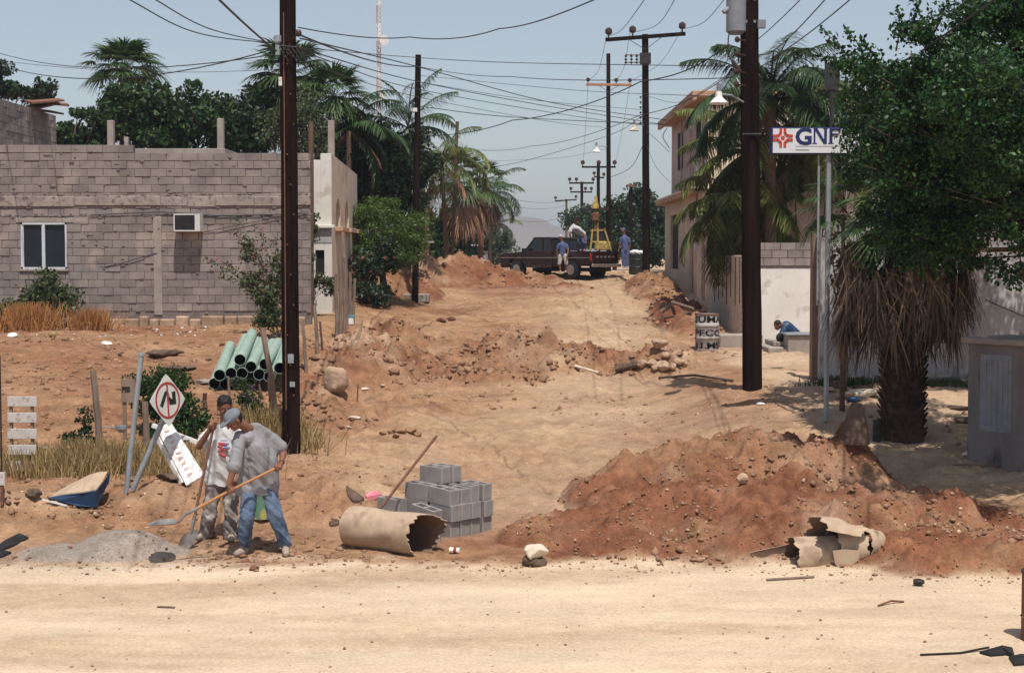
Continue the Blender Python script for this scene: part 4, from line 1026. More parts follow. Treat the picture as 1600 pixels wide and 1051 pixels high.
def fan_palm(label, top, base, Rl, n, seed, r0=.2, ndead=8, group=None, mat='fan', name='fan_palm', skirt=1.0, pet=.7, emin=-.3, emax=1.45, deadmat='deadfan', trunkmat='palmtrunk'):
    rg = np.random.default_rng(seed); top = Vector(top); base = Vector(base)
    t = thing(name, label, 'palm tree', tuple(base), group)
    trunk_mb(base - Vector((0, 0, .3)), top, r0, r0 * .7).build('trunk', M[trunkmat], t, smooth=True)
    parts = []
    for i in range(n):
        e = emax - (emax - emin) * (i / max(1, n - 1)) ** .8; az = i * 2.4 + rg.random() * .5
        parts.append(fan(top + Vector((0, 0, .1)), az, e, Rl * (pet + .3) * (.75 + .4 * rg.random()), Rl * .62 * (.8 + .35 * rg.random()), rg, .22 + .2 * rg.random() + max(0, -e) * .3, 26, 3.5))
    V, F = join(parts); mk('crown', V, F, M[mat], t)
    if ndead:
        parts = [fan(top - Vector((0, 0, .1 + .25 * skirt * rg.random())), rg.random() * 6.28, -.25 - .9 * rg.random(), Rl * pet * .9, Rl * .7, rg, .7, 16, 1.4) for i in range(ndead)]
        V, F = join(parts); mk('dead_leaves', V, F, M[deadmat], t)
    return t
def coco(label, top, base, Ln, n, seed, r0=.12, group=None, mat='frond', ndead=2, emin=-.6, emax=1.35, azs=None, leafL=.55, bend=1.5, nl=44, lean=0, w=.026, trunkmat='palmtrunk'):
    rg = np.random.default_rng(seed); top = Vector(top); base = Vector(base)
    t = thing('coconut_palm', label, 'palm tree', tuple(base), group)
    trunk_mb(base - Vector((0, 0, .3)), top, r0, r0 * .7, lean=lean).build('trunk', M[trunkmat], t, smooth=True)
    parts = []
    for i in range(n):
        e = emax - (emax - emin) * (i / max(1, n - 1)); az = (azs[i % len(azs)] + rg.normal() * .15) if azs else i * 2.4 + rg.random() * .4
        parts.append(frond(top + Vector((0, 0, .1)), az, e, Ln * (.85 + .3 * rg.random()), bend * (.8 + .5 * rg.random()), rg, leafL, nl, w))
    V, F = join(parts); mk('crown', V, F, M[mat], t)
    if ndead:
        V, F = join([frond(top, rg.random() * 6.28, -.5 - .5 * rg.random(), Ln * .75, .7, rg, leafL * .8, nl // 2, w) for i in range(ndead)]); mk('dead_fronds', V, F, M['deadpink'], t)
    return t
def gb(px, Y): 
    x = (px - 800) / FPX * Y; return Vector((x, Y, gz(x, Y)))

GB = 'trees behind the buildings on the left'
fan_palm('tall fan palm with browning lower leaves rising over the far left trees', at(194, 116, 52), gb(194, 52), 1.2, 40, 3, ndead=26, pet=.5, emax=1.5, emin=-.1, deadmat='deadpink')
tree('broadleaf_tree', 'dark loose tree top at the upper left edge behind the stepped wall', [L(-5, 115, 58, .7, .8, .5), L(10, 138, 58, .7, .8, .35), L(48, 150, 58, .95, .8, .28), L(70, 136, 58, .4, .4, .15)], 2600, .10, 'leaf_dark', ncl=26, cl=.17, seed=4)
tree('broadleaf_tree', 'dark green tree behind the block building between the stepped wall and the fan palm', [L(110, 205, 50, .5, .8, .5), L(150, 190, 50, .7, .8, .7), L(195, 175, 49, .9, .9, .85), L(140, 225, 50, .8, .8, .5), L(105, 220, 50, .5, .5, .4)], 8000, .085, 'leaf_mid', ncl=90, cl=.2, seed=5)
tree('broadleaf_tree', 'dense green tree behind the block building right of the fan palm', [L(245, 175, 49, .9, .9, 1.0), L(300, 180, 49, .9, .9, .95), L(260, 220, 49, 1.3, 1, .7), L(345, 190, 50, .7, .8, .8)], 11000, .085, 'leaf_mid', ncl=110, cl=.22, seed=6)
tree('broadleaf_tree', 'dark green tree behind the block building left of the foreground pole', [L(395, 195, 50, .8, .8, .9), L(375, 225, 50, .9, .9, .6), L(405, 160, 52, .5, .6, .7), L(350, 170, 51, .4, .5, .4)], 8000, .085, 'leaf_dark', ncl=80, cl=.22, seed=7)
fan_palm('fan palm directly behind the left foreground pole', at(452, 125, 53), gb(452, 53), 1.35, 40, 8, ndead=14, pet=.5)
fan_palm('dark fan palm with stiff leaves right of the left foreground pole', at(520, 160, 52), gb(520, 52), 1.25, 34, 9, ndead=10, pet=.5, mat='fan')
tree('vine_tree', 'tangle of dull olive vines and leaves hanging beside the left foreground pole', [L(475, 165, 49, .45, .6, .7), L(500, 195, 49, .5, .6, .7), L(425, 195, 49, .5, .6, .8), L(480, 225, 49, .6, .6, .5)], 3000, .055, 'leaf_vine', ncl=60, cl=.2, seed=10)
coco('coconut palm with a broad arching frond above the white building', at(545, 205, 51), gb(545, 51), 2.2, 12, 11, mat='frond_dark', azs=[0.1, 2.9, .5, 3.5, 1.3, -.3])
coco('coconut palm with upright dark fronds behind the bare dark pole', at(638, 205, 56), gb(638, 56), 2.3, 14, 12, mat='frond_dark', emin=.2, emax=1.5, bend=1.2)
tree('broadleaf_tree', 'big dark tree standing behind the white building', [L(560, 225, 53, 1.1, 1.2, .9), L(600, 250, 53, 1.2, 1.2, 1.1), L(560, 290, 53, 1.2, 1.2, 1.0), L(625, 300, 53, 1.0, 1.2, 1.1), L(540, 245, 52, .6, .8, .7), L(655, 250, 54, .5, .8, .9)], 24000, .085, 'leaf_dark', ncl=170, cl=.24, seed=13, r0=.22)
tree('broadleaf_tree', 'feathery bright green tree overhanging the street beside the bare dark pole', [L(590, 345, 48.5, .8, 1.2, .8), L(630, 365, 48, .75, 1.0, .75), L(570, 385, 48, .5, .9, .7), L(625, 400, 47.5, .55, .8, .5), L(650, 380, 48.5, .4, .7, .5), L(655, 350, 48.5, .3, .6, .45), L(562, 350, 48.5, .3, .6, .5)], 20000, .05, 'leaf_bright', ncl=170, cl=.16, seed=14, base=(-4.1, 48.5), asp=.3)
tree('flowering_bush', 'dark bush with red flowers against the side of the white building', [L(570, 420, 46.5, .35, .7, .7), L(585, 455, 46, .35, .7, .5), L(600, 400, 47, .35, .6, .6)], 4200, .06, 'leaf_dark', ncl=50, cl=.15, seed=15, cat='bush', extra=[('flowers', 'redflower', 90, .07)], r0=.06)
coco('coconut palm with long yellowing fronds left of the short brown pole', at(690, 255, 66), gb(700, 66), 2.6, 18, 16, mat='frond', ndead=3, bend=1.9, leafL=.6)
fan_palm('fan palm with rust coloured dead skirt behind the short brown pole', at(718, 285, 72), gb(718, 72), 1.5, 26, 17, ndead=7, deadmat='deadpink')
fan_palm('slim fan palm with a reddish leaning trunk left of the pickup', at(757, 300, 76), gb(748, 76), 1.15, 20, 18, r0=.16, ndead=4, trunkmat='rust')
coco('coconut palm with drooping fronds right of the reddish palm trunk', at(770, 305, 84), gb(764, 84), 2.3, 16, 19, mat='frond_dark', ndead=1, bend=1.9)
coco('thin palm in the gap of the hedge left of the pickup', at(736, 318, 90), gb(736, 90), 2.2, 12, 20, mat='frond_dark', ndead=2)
fan_palm('small fan palm behind the red and yellow post', at(690, 325, 92), gb(690, 92), 1.3, 16, 21, ndead=3)
coco('small distant palm just left of the hill', at(778, 350, 120), gb(778, 120), 2.3, 12, 22, mat='frond', ndead=0)
tree('hedge', 'clipped dark green hedge behind the far soil heap', [L(690, 372, 72, 1.0, 1.2, .9), L(672, 355, 73, .7, 1, .9), L(705, 395, 72, 1.0, 1.2, .5), L(680, 400, 72, 1, 1.2, .6)], 14000, .09, 'leaf_mid', ncl=120, cl=.25, seed=23, cat='hedge')
tree('broadleaf_tree', 'pale haze-toned tree at the far end of the street on the left', [L(765, 375, 110, 1.6, 1.5, 1.2), L(750, 355, 115, 1.2, 1.5, 1.2), L(780, 392, 110, .9, 1.2, .8)], 9000, .14, 'leaf_far', ncl=70, cl=.35, seed=24)
tree('broadleaf_tree', 'distant dark tree behind the reddish palm trunk', [L(725, 350, 95, 1.0, 1.2, 1.0), L(740, 385, 95, 1.0, 1.2, .9)], 6000, .12, 'leaf_dark', ncl=60, cl=.3, seed=25)
GF = tree('flowering_tree', 'big flowering tree with reddish blossoms behind the pickup and the crossarm pole', [L(960, 345, 92, 1.2, 1.4, 1.2), L(1000, 330, 92, 1.3, 1.4, 1.3), L(1030, 345, 90, 1.0, 1.4, 1.5), L(985, 375, 90, 1.8, 1.4, 1.0), L(935, 370, 94, 1.0, 1.4, .9), L(1020, 385, 88, 1.2, 1.4, .9)], 22000, .11, 'leaf_dark', ncl=170, cl=.3, seed=26, extra=[('blossom', 'redflower', 240, .09)])
tree('broadleaf_tree', 'small distant tree showing over the cab of the pickup', [L(905, 345, 120, 1.0, 1.2, 1.1), L(925, 365, 118, .9, 1.2, 1.0)], 5000, .13, 'leaf_mid', ncl=50, cl=.3, seed=27)

# palms in front of the two-storey house
HP = 'coconut palms in front of the two storey house'
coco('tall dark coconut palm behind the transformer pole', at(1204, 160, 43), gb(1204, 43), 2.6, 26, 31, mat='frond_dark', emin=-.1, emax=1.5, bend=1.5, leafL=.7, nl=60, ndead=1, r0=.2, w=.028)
coco('coconut palm with fronds spreading over the corner of the mauve house', at(1172, 240, 46), gb(1175, 46), 2.5, 28, 32, mat='frond', emin=-.9, emax=1.3, bend=1.4, leafL=.62, nl=60, ndead=2, r0=.18, w=.028)
coco('low yellow green coconut palm with fronds arching over the garden wall', at(1158, 335, 44), gb(1158, 44), 2.3, 28, 33, mat='frond', emin=-.6, emax=1.2, bend=2.0, leafL=.6, nl=60, ndead=1, r0=.18, w=.028)
coco('coconut palm behind the company sign', at(1258, 235, 44), gb(1258, 45), 2.9, 26, 34, mat='frond', emin=-.7, emax=1.4, bend=1.6, leafL=.65, nl=60, ndead=2, w=.028)
tree('broadleaf_tree', 'dark green tree filling the gap behind the company sign', [L(1250, 250, 46, .9, .8, 1.0), L(1290, 210, 46, .9, .8, 1.2), L(1225, 300, 46, .6, .8, .6), L(1270, 150, 47, .7, .8, .7)], 12000, .08, 'leaf_dark', ncl=100, cl=.25, seed=35)

# the shaggy palm
sp = thing('shaggy_fan_palm', 'thick fan palm with a huge skirt of dead brown leaves by the grey wall', 'palm tree', (6.12, 24, gz(6.12, 24)))
rg = np.random.default_rng(40); bz = gz(6.12, 24)
zt = at(0, 350, 24).z
MB().tube([(6.13, 24, bz - .3), (6.12, 24, bz + .5), (6.12, 24, 2.4), (6.1, 24, zt)], [.36, .31, .30, .26], 18).build('trunk', M['boots'], sp)
mb = MB()
for i in range(230):
    z = bz + (i / 230) * 2.0; a = i * 2.399; rr_ = .31
    c = Vector((6.12 + rr_ * math.cos(a), 24 + rr_ * math.sin(a), z)); o_ = Vector((math.cos(a), math.sin(a), .0))
    t_ = Vector((-math.sin(a), math.cos(a), 0)); l_ = random.uniform(.09, .16)
    mb.add([c - t_ * .07, c + t_ * .07, c + o_ * .07 + Vector((0, 0, l_)) + t_ * .03, c + o_ * .09 + Vector((0, 0, l_ * .9)) - t_ * .03, c + o_ * .0 + Vector((0, 0, .05))], [(0, 1, 2, 3), (0, 3, 4), (1, 4, 2), (3, 2, 4)])
mb.build('leaf_stubs', M['boots'], sp)
parts = []
for i in range(120):
    az = rg.random() * 6.283; z0_ = zt - .9 * rg.random() ** 1.5 + .15
    ro = .75 + .3 * rg.random()
    o_ = np.array([6.12, 24, z0_]); hb = o_ + np.array([math.cos(az) * ro * 1.0, math.sin(az) * ro * .9, -.40 - .60 * rg.random()])
    k = 24; a = np.linspace(-1, 1, k); s_ = np.array([-math.sin(az), math.cos(az), 0])
    tip = hb + s_[None] * (a * .26)[:, None] + np.array([math.cos(az) * .04, math.sin(az) * .04, 0])[None] + rg.normal(size=(k, 3)) * .11 - np.array([0, 0, 1.0])[None] * (.30 + .55 * rg.random((k, 1)))
    parts.append(strips(np.tile(hb, (k, 1)) + rg.normal(size=(k, 3)) * .04, tip, .017, .12, rg, np.tile([math.cos(az), math.sin(az), 0.01], (k, 1))))
    parts.append(strips(o_[None], hb[None], .018, .1, rg))
V, F = join(parts); mk('dead_skirt', V, F, M['deadfan'], sp)
parts = [fan((6.12, 24, zt + .1), i * 2.4, 1.3 - 1.9 * (i / 26), .6, .62 * (.9 + .3 * rg.random()), rg, .35, 26, 2.6) for i in range(26)]
V, F = join(parts); mk('crown', V, F, M['fan'], sp)
# smaller fan palm left of it
fan_palm('young fan palm with dark drooping leaves beside the gate post', at(1318, 335, 26), gb(1318, 26), .62, 16, 41, r0=.05, ndead=3, emin=-.5, pet=.6)

# the big tree in the right foreground
bt = [L(1392, 150, 19.6, .60, .9, .52), L(1470, 130, 19.6, .85, 1.2, .72), L(1570, 90, 19.6, .8, 1.3, .75), L(1680, 60, 19.4, 1.0, 1.4, 1.0),
      L(1428, 280, 19.8, .66, 1.0, .6), L(1500, 250, 19.8, .95, 1.3, .8), L(1600, 220, 19.8, .9, 1.4, .9), L(1450, 340, 19.9, .72, .9, .5), L(1540, 345, 19.8, .6, .9, .48),
      L(1350, 110, 19.3, .3, .4, .2), L(1440, 55, 19.3, .3, .4, .35), L(1540, 20, 19.3, .35, .5, .4), L(1620, -30, 19.3, .6, .9, .5), L(1400, 225, 19.6, .34, .6, .5), L(1375, 350, 20.2, .30, .6, .36), L(1440, 395, 20.4, .5, .6, .28), L(1520, 400, 20.4, .45, .6, .24), L(1470, 240, 22, .9, 1.0, .6), L(1560, 260, 22.4, .9, 1.2, .8), L(1440, 300, 22.5, .7, 1.2, .45), L(1480, 330, 23.5, 1.0, 1.2, .5), (6.6, 24.3, 5.4, 1.5, 1.0, .6), (7.6, 20.4, 4.9, 1.2, 1.5, .8), (7.8, 22.6, 5.2, 1.2, 1.5, .9), (8.0, 20.2, 5.2, 1.1, 1.6, .9), (8.6, 22.0, 5.6, 1.2, 1.6, 1.0), L(1320, 100, 19.3, .16, .3, .12), L(1700, 200, 19.6, 1.0, 1.3, 1.2), L(1620, 350, 19.8, .30, .7, .35), L(1600, 430, 19.8, .18, .4, .22), L(1750, 330, 19.8, .7, 1, .7), L(1560, 130, 17.7, .75, 1.0, .5), L(1660, 200, 17.5, .8, 1.0, .7), L(1590, 250, 17.8, .5, .9, .5), L(1500, 190, 18.0, .5, .8, .4), L(1328, 212, 19.4, .17, .3, .30), L(1330, 262, 19.6, .14, .3, .2)]  # rear and off-frame lobes added to shade palm, kiosk and soil
tree('leafy_tree', 'dark leafy tree added behind the shaggy palm to shade the long grey wall', [(7.2, 26.6, 5.9, 1.2, 1.0, .8), (9.0, 26.6, 6.0, 1.3, 1.0, .9), (10.8, 26.6, 5.8, 1.3, 1.0, .8), (6.1, 26.0, 5.2, .7, .8, .5)], 26000, .06, 'leaf_dark', base=(11.5, 27), r0=.2, ncl=230, cl=.22, seed=44)  # tree put in so its shade falls on the long wall
tf = tree('leafy_tree', 'large dense dark green tree overhanging the right foreground', bt, 210000, .029, 'leaf_front', base=(8.6, 20.2), r0=.22, ncl=1700, cl=.11, seed=42, shell=.45, fork=(8.2, 20.0, 3.2), asp=.6, extra=[('sunlit_leaves', 'leaf_sunlit', 9000, .026)])
rg = np.random.default_rng(43); parts = []; mb = MB()
for (a, b) in (((1330, 95), (1283, 45)), ((1340, 105), (1262, 88)), ((1420, 60), (1432, -4)), ((1450, 70), (1482, -5)), ((1480, 60), (1525, -6)), ((1350, 90), (1320, 42)), ((1380, 110), (1345, 60)), ((1560, 40), (1590, -10)), ((1400, 80), (1404, 14)), ((1540, 380), (1545, 440)), ((1590, 390), (1598, 440)), ((1590, 60), (1560, -6))):
    p, q = at(*a, 19.4), at(*b, 19.2); n = 60; tt = rg.random(n) ** .8
    P = np.array(p)[None] * (1 - tt[:, None]) + np.array(q)[None] * tt[:, None] + rg.normal(size=(n, 3)) * .045 * (1.2 - tt[:, None] * .7); parts.append(P); mb.tube([p, lerp(p, q, .5) + Vector((.03, 0, 0)), q], [.012, .008, .003], 5)
V, F = leaf_quads(np.concatenate(parts), .034, rg, .2, .6); mk('sprays', V, F, M['leaf_front'], tf); mb.build('twigs', M['bark'], tf)

# ground plants
def tuft(name, label, c, r, h, n, mat, seed, cat='grass', w=.006, group=None, kind=None):
    rg = np.random.default_rng(seed); b = np.zeros((n, 3)); b[:, 0] = c[0] + rg.normal(size=n) * r[0]; b[:, 1] = c[1] + rg.normal(size=n) * r[1]
    b[:, 2] = hg(b[:, 0], b[:, 1]) - .02
    t = b + np.stack([rg.normal(size=n) * .22 * h, rg.normal(size=n) * .22 * h, h * (.5 + .6 * rg.random(n))], 1)
    V, F = strips(b, t, w, .12, rg, np.tile([0, -1.0, .1], (n, 1))); o = mk(name, V, F, M[mat], loc=(c[0], c[1], float(b[:, 2].min())))
    return tag(o, label, cat, group, kind)
tree('shrub', 'green shrub growing against the block wall under the sliding window', [L(60, 465, 38.2, .5, .4, .45), L(35, 485, 38.2, .55, .4, .35), L(95, 470, 38.2, .35, .4, .4), L(75, 440, 38.3, .3, .3, .25), L(5, 490, 38.2, .4, .3, .3)], 5200, .05, 'leaf_vine', ncl=110, cl=.13, seed=51, cat='shrub', r0=.03)
tuft('dry_weeds', 'orange dry weeds under the green shrub by the block wall', gb(45, 37.4), (.35, .15), .8, 900, 'orangegrass', 52, 'weeds', .008)
tuft('dry_weeds', 'orange dry weeds right of the green shrub by the block wall', gb(142, 37.6), (.22, .12), .65, 560, 'orangegrass', 53, 'weeds', .008)
tuft('dry_grass', 'long straw coloured grass along the lot behind the wooden slat panel and sign posts', (-6.0, 21.6), (.78, .30), .5, 3000, 'straw', 54, 'grass', .005, kind='stuff')
tuft('dry_grass', 'straw coloured weeds at the foot of the left foreground pole', (-3.75, 24.6), (.32, .35), .6, 900, 'straw', 55, 'grass', .006)
tree('shrub', 'round green bush behind the no turn sign', [L(260, 610, 24.5, .38, .4, .38), L(240, 640, 24.3, .3, .3, .35), L(290, 655, 24.0, .28, .3, .4), L(225, 600, 24.5, .22, .3, .2), L(270, 680, 23.8, .4, .3, .3)], 8500, .032, 'leaf_mid', ncl=150, cl=.08, seed=56, cat='shrub', r0=.02)
tree('shrub', 'small dark sapling between the slat panel and the wooden post', [L(130, 660, 23.5, .1, .1, .22), L(118, 690, 23.4, .2, .2, .14), L(140, 690, 23.4, .12, .1, .14)], 900, .032, 'leaf_dark', ncl=30, cl=.05, seed=57, cat='shrub', r0=.01)
tree('shrub', 'leafy weed with purple flowers behind the heads of the workers', [L(388, 620, 25.2, .12, .2, .25), L(392, 645, 25.0, .16, .2, .22), L(378, 600, 25.5, .1, .2, .1)], 1700, .03, 'leaf_mid', ncl=40, cl=.07, seed=58, cat='shrub', r0=.01, extra=[('flowers', 'purple', 60, .03)])
tree('bougainvillea', 'straggly bougainvillea climbing before the block wall left of the foreground pole', [L(415, 470, 36, .35, .3, .55), L(395, 440, 36.2, .25, .3, .35), L(440, 430, 36.2, .2, .3, .6), L(420, 500, 35.8, .35, .3, .3), L(385, 395, 36.4, .12, .2, .3)], 3600, .045, 'leaf_vine', ncl=120, cl=.08, seed=59, cat='vine', r0=.03, extra=[('flowers', 'flower', 60, .035)], base=(-5.5, 35.9))
rg = np.random.default_rng(60); mb = MB(); o = [x for x in bpy.data.objects if x.name == 'bougainvillea'][0]
for (px, py) in ((372, 342), (352, 410), (320, 402), (388, 380), (402, 350), (430, 370), (365, 360)):
    mb.tube([(-5.5, 35.9, 2.1), lerp((-5.5, 35.9, 2.1), at(px, py, 36.3), .5) + Vector((.1, 0, .1)), at(px, py, 36.4)], [.018, .012, .005], 5)
mb.build('canes', M['bark'], o)
PP = []
for (px, py) in ((372, 342), (352, 410), (320, 402), (388, 380), (402, 350), (430, 370), (365, 360), (338, 425)):
    a, m_, b = np.array((-5.5, 35.9, 2.1)), None, np.array(at(px, py, 36.35)); m_ = (a + b) / 2 + np.array([.1, 0, .1]); n = 110; t = .25 + .75 * rg.random(n)[:, None]
    q = np.where(t < .5, a + (m_ - a) * t * 2, m_ + (b - m_) * (t - .5) * 2); PP.append(q + rg.normal(size=(n, 3)) * .055)
PP = np.concatenate(PP); V, F = leaf_quads(PP, .038, rg); mk('cane_leaves', V, F, M['leaf_vine'], o); V, F = leaf_quads(PP[rg.choice(len(PP), 90)] + .03, .035, rg); mk('cane_flowers', V, F, M['flower'], o)
wv = MB(); wv.tube([at(140, 336, BY - .03), at(250, 331, BY - .035), at(340, 337, BY - .03), at(482, 334, BY - .03)], .012, 5); wv.tube([at(160, 418, BY - .02), at(200, 408, BY - .03), at(245, 395, BY - .02)], .009, 5); wv.tube([at(320, 362, BY - .03), at(370, 352, BY - .04), at(480, 330, BY - .03)], .008, 5); wv.build('cables', M['wire'], bh)
tree('vine', 'dark climbing vine on the corner of the white building', [L(488, 360, 41.2, .12, .2, .7), L(480, 400, 41, .18, .2, .6), L(500, 440, 41.2, .35, .2, .18), L(478, 460, 41, .15, .2, .7), L(515, 450, 41.3, .2, .1, .2)], 2600, .045, 'leaf_vine', ncl=100, cl=.07, seed=61, cat='vine', r0=.02, base=(-5.5, 41.2))
tree('sapling', 'thin dry climbing stems in front of the grey wall left of the shaggy palm', [L(1310, 430, 27.5, .15, .1, .5), L(1325, 400, 27.5, .2, .1, .3), L(1300, 380, 27.5, .1, .1, .4)], 500, .04, 'deadfan', ncl=40, cl=.06, seed=62, cat='sapling', r0=.05, base=(5.95, 27.5), fork=(5.95, 27.5, 2.2))
tuft('weeds', 'green weeds at the foot of the grey wall left of the shaggy palm', gb(1325, 28.2), (.3, .12), .22, 500, 'leaf_mid', 63, 'weeds', .008)
tuft('weeds', 'green weeds at the foot of the grey wall right of the shaggy palm', gb(1475, 28.2), (.45, .12), .16, 700, 'leaf_vine', 64, 'weeds', .008)

# ------------------------------------------------------------ heap of hollow blocks
def atz(px, py, z):
    p = at(px, py, 1.0); k = (z - CAMZ) / (p.z - CAMZ); return Vector((p.x * k, k, z))
bm_ = MB()
for a in ((-.2, .2, -.075, -.05), (-.2, .2, .05, .075), (-.2, -.17, -.05, .05), (-.015, .015, -.05, .05), (.17, .2, -.05, .05)):
    bm_.bb(a[0], a[1], a[2], a[3], 0, .195)
bproto = bm_.build('hollow_block', M['newblock'], bevel=.003); blockmesh = bproto.data; bpy.data.objects.remove(bproto)
A_ = math.radians(46); BU = Vector((math.cos(A_), -math.sin(A_), 0)); BW = Vector((math.sin(A_), math.cos(A_), 0))
K0 = Vector((-.735, 18.05, max(.06, gz(-.6, 18.2) - .03)))
print('K0', K0); KB = []
rb = random.Random(5)
def hb(i, j, k, label, tilt=0, dz=0, yaw=0, off=(0, 0)):
    c = K0 + BU * (i * .405 - .2 + off[0]) + BW * (j * .158 + .075 + off[1]) + Vector((0, 0, k * .198 + dz))
    o = bpy.data.objects.new('hollow_block', blockmesh); C.objects.link(o)
    o.location = c; o.rotation_euler = (rb.uniform(-.015, .015), rb.uniform(-.015, .015) + tilt, -A_ + yaw + rb.uniform(-.03, .03))
    tag(o, label, 'concrete block', 'hollow concrete blocks in the heap by the cardboard tube')
lv = ('bottom layer', 'second layer', 'third layer', 'top layer'); pos = ('at the front corner', 'second from the front corner', 'third from the front corner', 'at the far right end')
for k in range(3):
    for j in range(4):
        hb(0, j * 1.04 + (.25 if j == 3 else 0), k, 'hollow block of the right row, %s, %s' % (lv[k], pos[j]), tilt=.06 if (k == 2 and j < 2) else 0, dz=-.012 if (k == 2 and j < 2) else 0, off=((.03, 0) if k == 1 else (.0, 0)))
    for j in range(3):
        hb(-1, j, k, 'hollow block of the left row, %s, %s' % (lv[k], ('nearest the camera', 'in the middle', 'at the back')[j]), off=(-.02, 0))
hb(-.86, 1.1, 3, 'topmost hollow block showing its long dark side, left one of the top pair'); hb(-.82, 2.15, 3, 'topmost hollow block showing its end, right one of the top pair')
hb(0, -1.75, 0, 'hollow block lying under the tilted front one beside the cardboard tube', off=(.0, -.02)); hb(0, -1.75, 1, 'tilted hollow block in front of the heap with two open cells on top', tilt=.10, dz=-.01)
hb(-1.95, -.9, 0, 'lower hollow block at the left end of the heap under another'); hb(-1.95, -.9, 1, 'hollow block at the left end of the heap, partly behind the cardboard tube', dz=-.01)
hb(.28, -2.6, 0, 'loose hollow block standing alone on the ground at the front right of the heap', yaw=.75, dz=-.02)

def litter_rod(name, label, cat, pts, r, mat):
    P = [Vector(p) for p in pts]; return tag(MB().tube(P, r, 8).build(name, M[mat], loc=tuple(P[0]), smooth='auto'), label, cat)
litter_rod('steel_rod', 'rusty straight rod leaning behind the heap of hollow blocks', 'rod', [at(594, 794, 18.2), at(682, 681, 18.9)], .017, 'rust')

def shell_tube(c0, c1, r, nt, na, keep=None, th=.008, rmod=None, zs=1.0, endj=None):
    """open cardboard cylinder from c0 to c1; keep(t, a)->bool; returns MB. a: 0 = up, +90 = towards the viewer"""
    c0, c1 = Vector(c0), Vector(c1); d = (c1 - c0); Lg = d.length; d.normalize(); up = Vector((0, 0, 1)); up = (up - d * up.dot(d)).normalized(); sd = up.cross(d)
    if sd.y > 0: sd = -sd
    mb = MB(); idx = {}
    def vid(i, j, s):
        key = (i, j % na, s)
        if key not in idx:
            a = 2 * math.pi * (j % na) / na; t = i / nt
            tt = t
            if endj and i == nt: tt = t + endj(math.degrees(a))
            if endj and i == 0: tt = t - .0
            rr_ = (r + (rmod(t, math.degrees(a)) if rmod else 0)) - (th if s else 0)
            mb.v.append(tuple(c0 + d * (tt * Lg) + (up * math.cos(a) * zs + sd * math.sin(a)) * rr_)); idx[key] = len(mb.v) - 1
        return idx[key]
    K = [[(keep((i + .5) / nt, 360 * (j + .5) / na) if keep else True) for j in range(na)] for i in range(nt)]
    for i in range(nt):
        for j in range(na):
            if not K[i][j]: continue
            for s in (0, 1):
                q = (vid(i, j, s), vid(i, j + 1, s), vid(i + 1, j + 1, s), vid(i + 1, j, s)); mb.f.append(q if s == 0 else q[::-1]); mb.m.append(s)
            if i == 0 or not K[i - 1][j]: mb.f.append((vid(i, j, 0), vid(i, j, 1), vid(i, j + 1, 1), vid(i, j + 1, 0))); mb.m.append(0)
            if i == nt - 1 or not K[i + 1][j]: mb.f.append((vid(i + 1, j, 0), vid(i + 1, j + 1, 0), vid(i + 1, j + 1, 1), vid(i + 1, j, 1))); mb.m.append(0)
            if not K[i][j - 1]: mb.f.append((vid(i, j, 0), vid(i + 1, j, 0), vid(i + 1, j, 1), vid(i, j, 1))); mb.m.append(0)
            if not K[i][(j + 1) % na]: mb.f.append((vid(i, j + 1, 0), vid(i, j + 1, 1), vid(i + 1, j + 1, 1), vid(i + 1, j + 1, 0))); mb.m.append(0)
    return mb
rq = random.Random(9); jag = [rq.uniform(-.035, .035) for _ in range(73)]
def endj(a):
    k = jag[int(a / 5)]; a = (a + 180) % 360 - 180
    return k + .17 * max(0, 1 - abs(a + 50) / 65) - .04 * max(0, 1 - abs(a - 100) / 60)
r0_ = .24; a0 = at(552, 824, 17.95); a1 = at(662, 832, 17.25)
g0 = gz(a0.x, a0.y); g1 = gz(a1.x, a1.y)
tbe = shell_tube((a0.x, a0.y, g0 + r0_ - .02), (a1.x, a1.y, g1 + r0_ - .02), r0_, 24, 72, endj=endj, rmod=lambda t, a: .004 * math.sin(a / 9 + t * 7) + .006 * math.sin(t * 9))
tag(tbe.build('cardboard_tube', [M['card'], M['cardin']], loc=tuple(a0), smooth='auto'), 'fat open ended cardboard tube lying in front of the hollow blocks', 'tube')

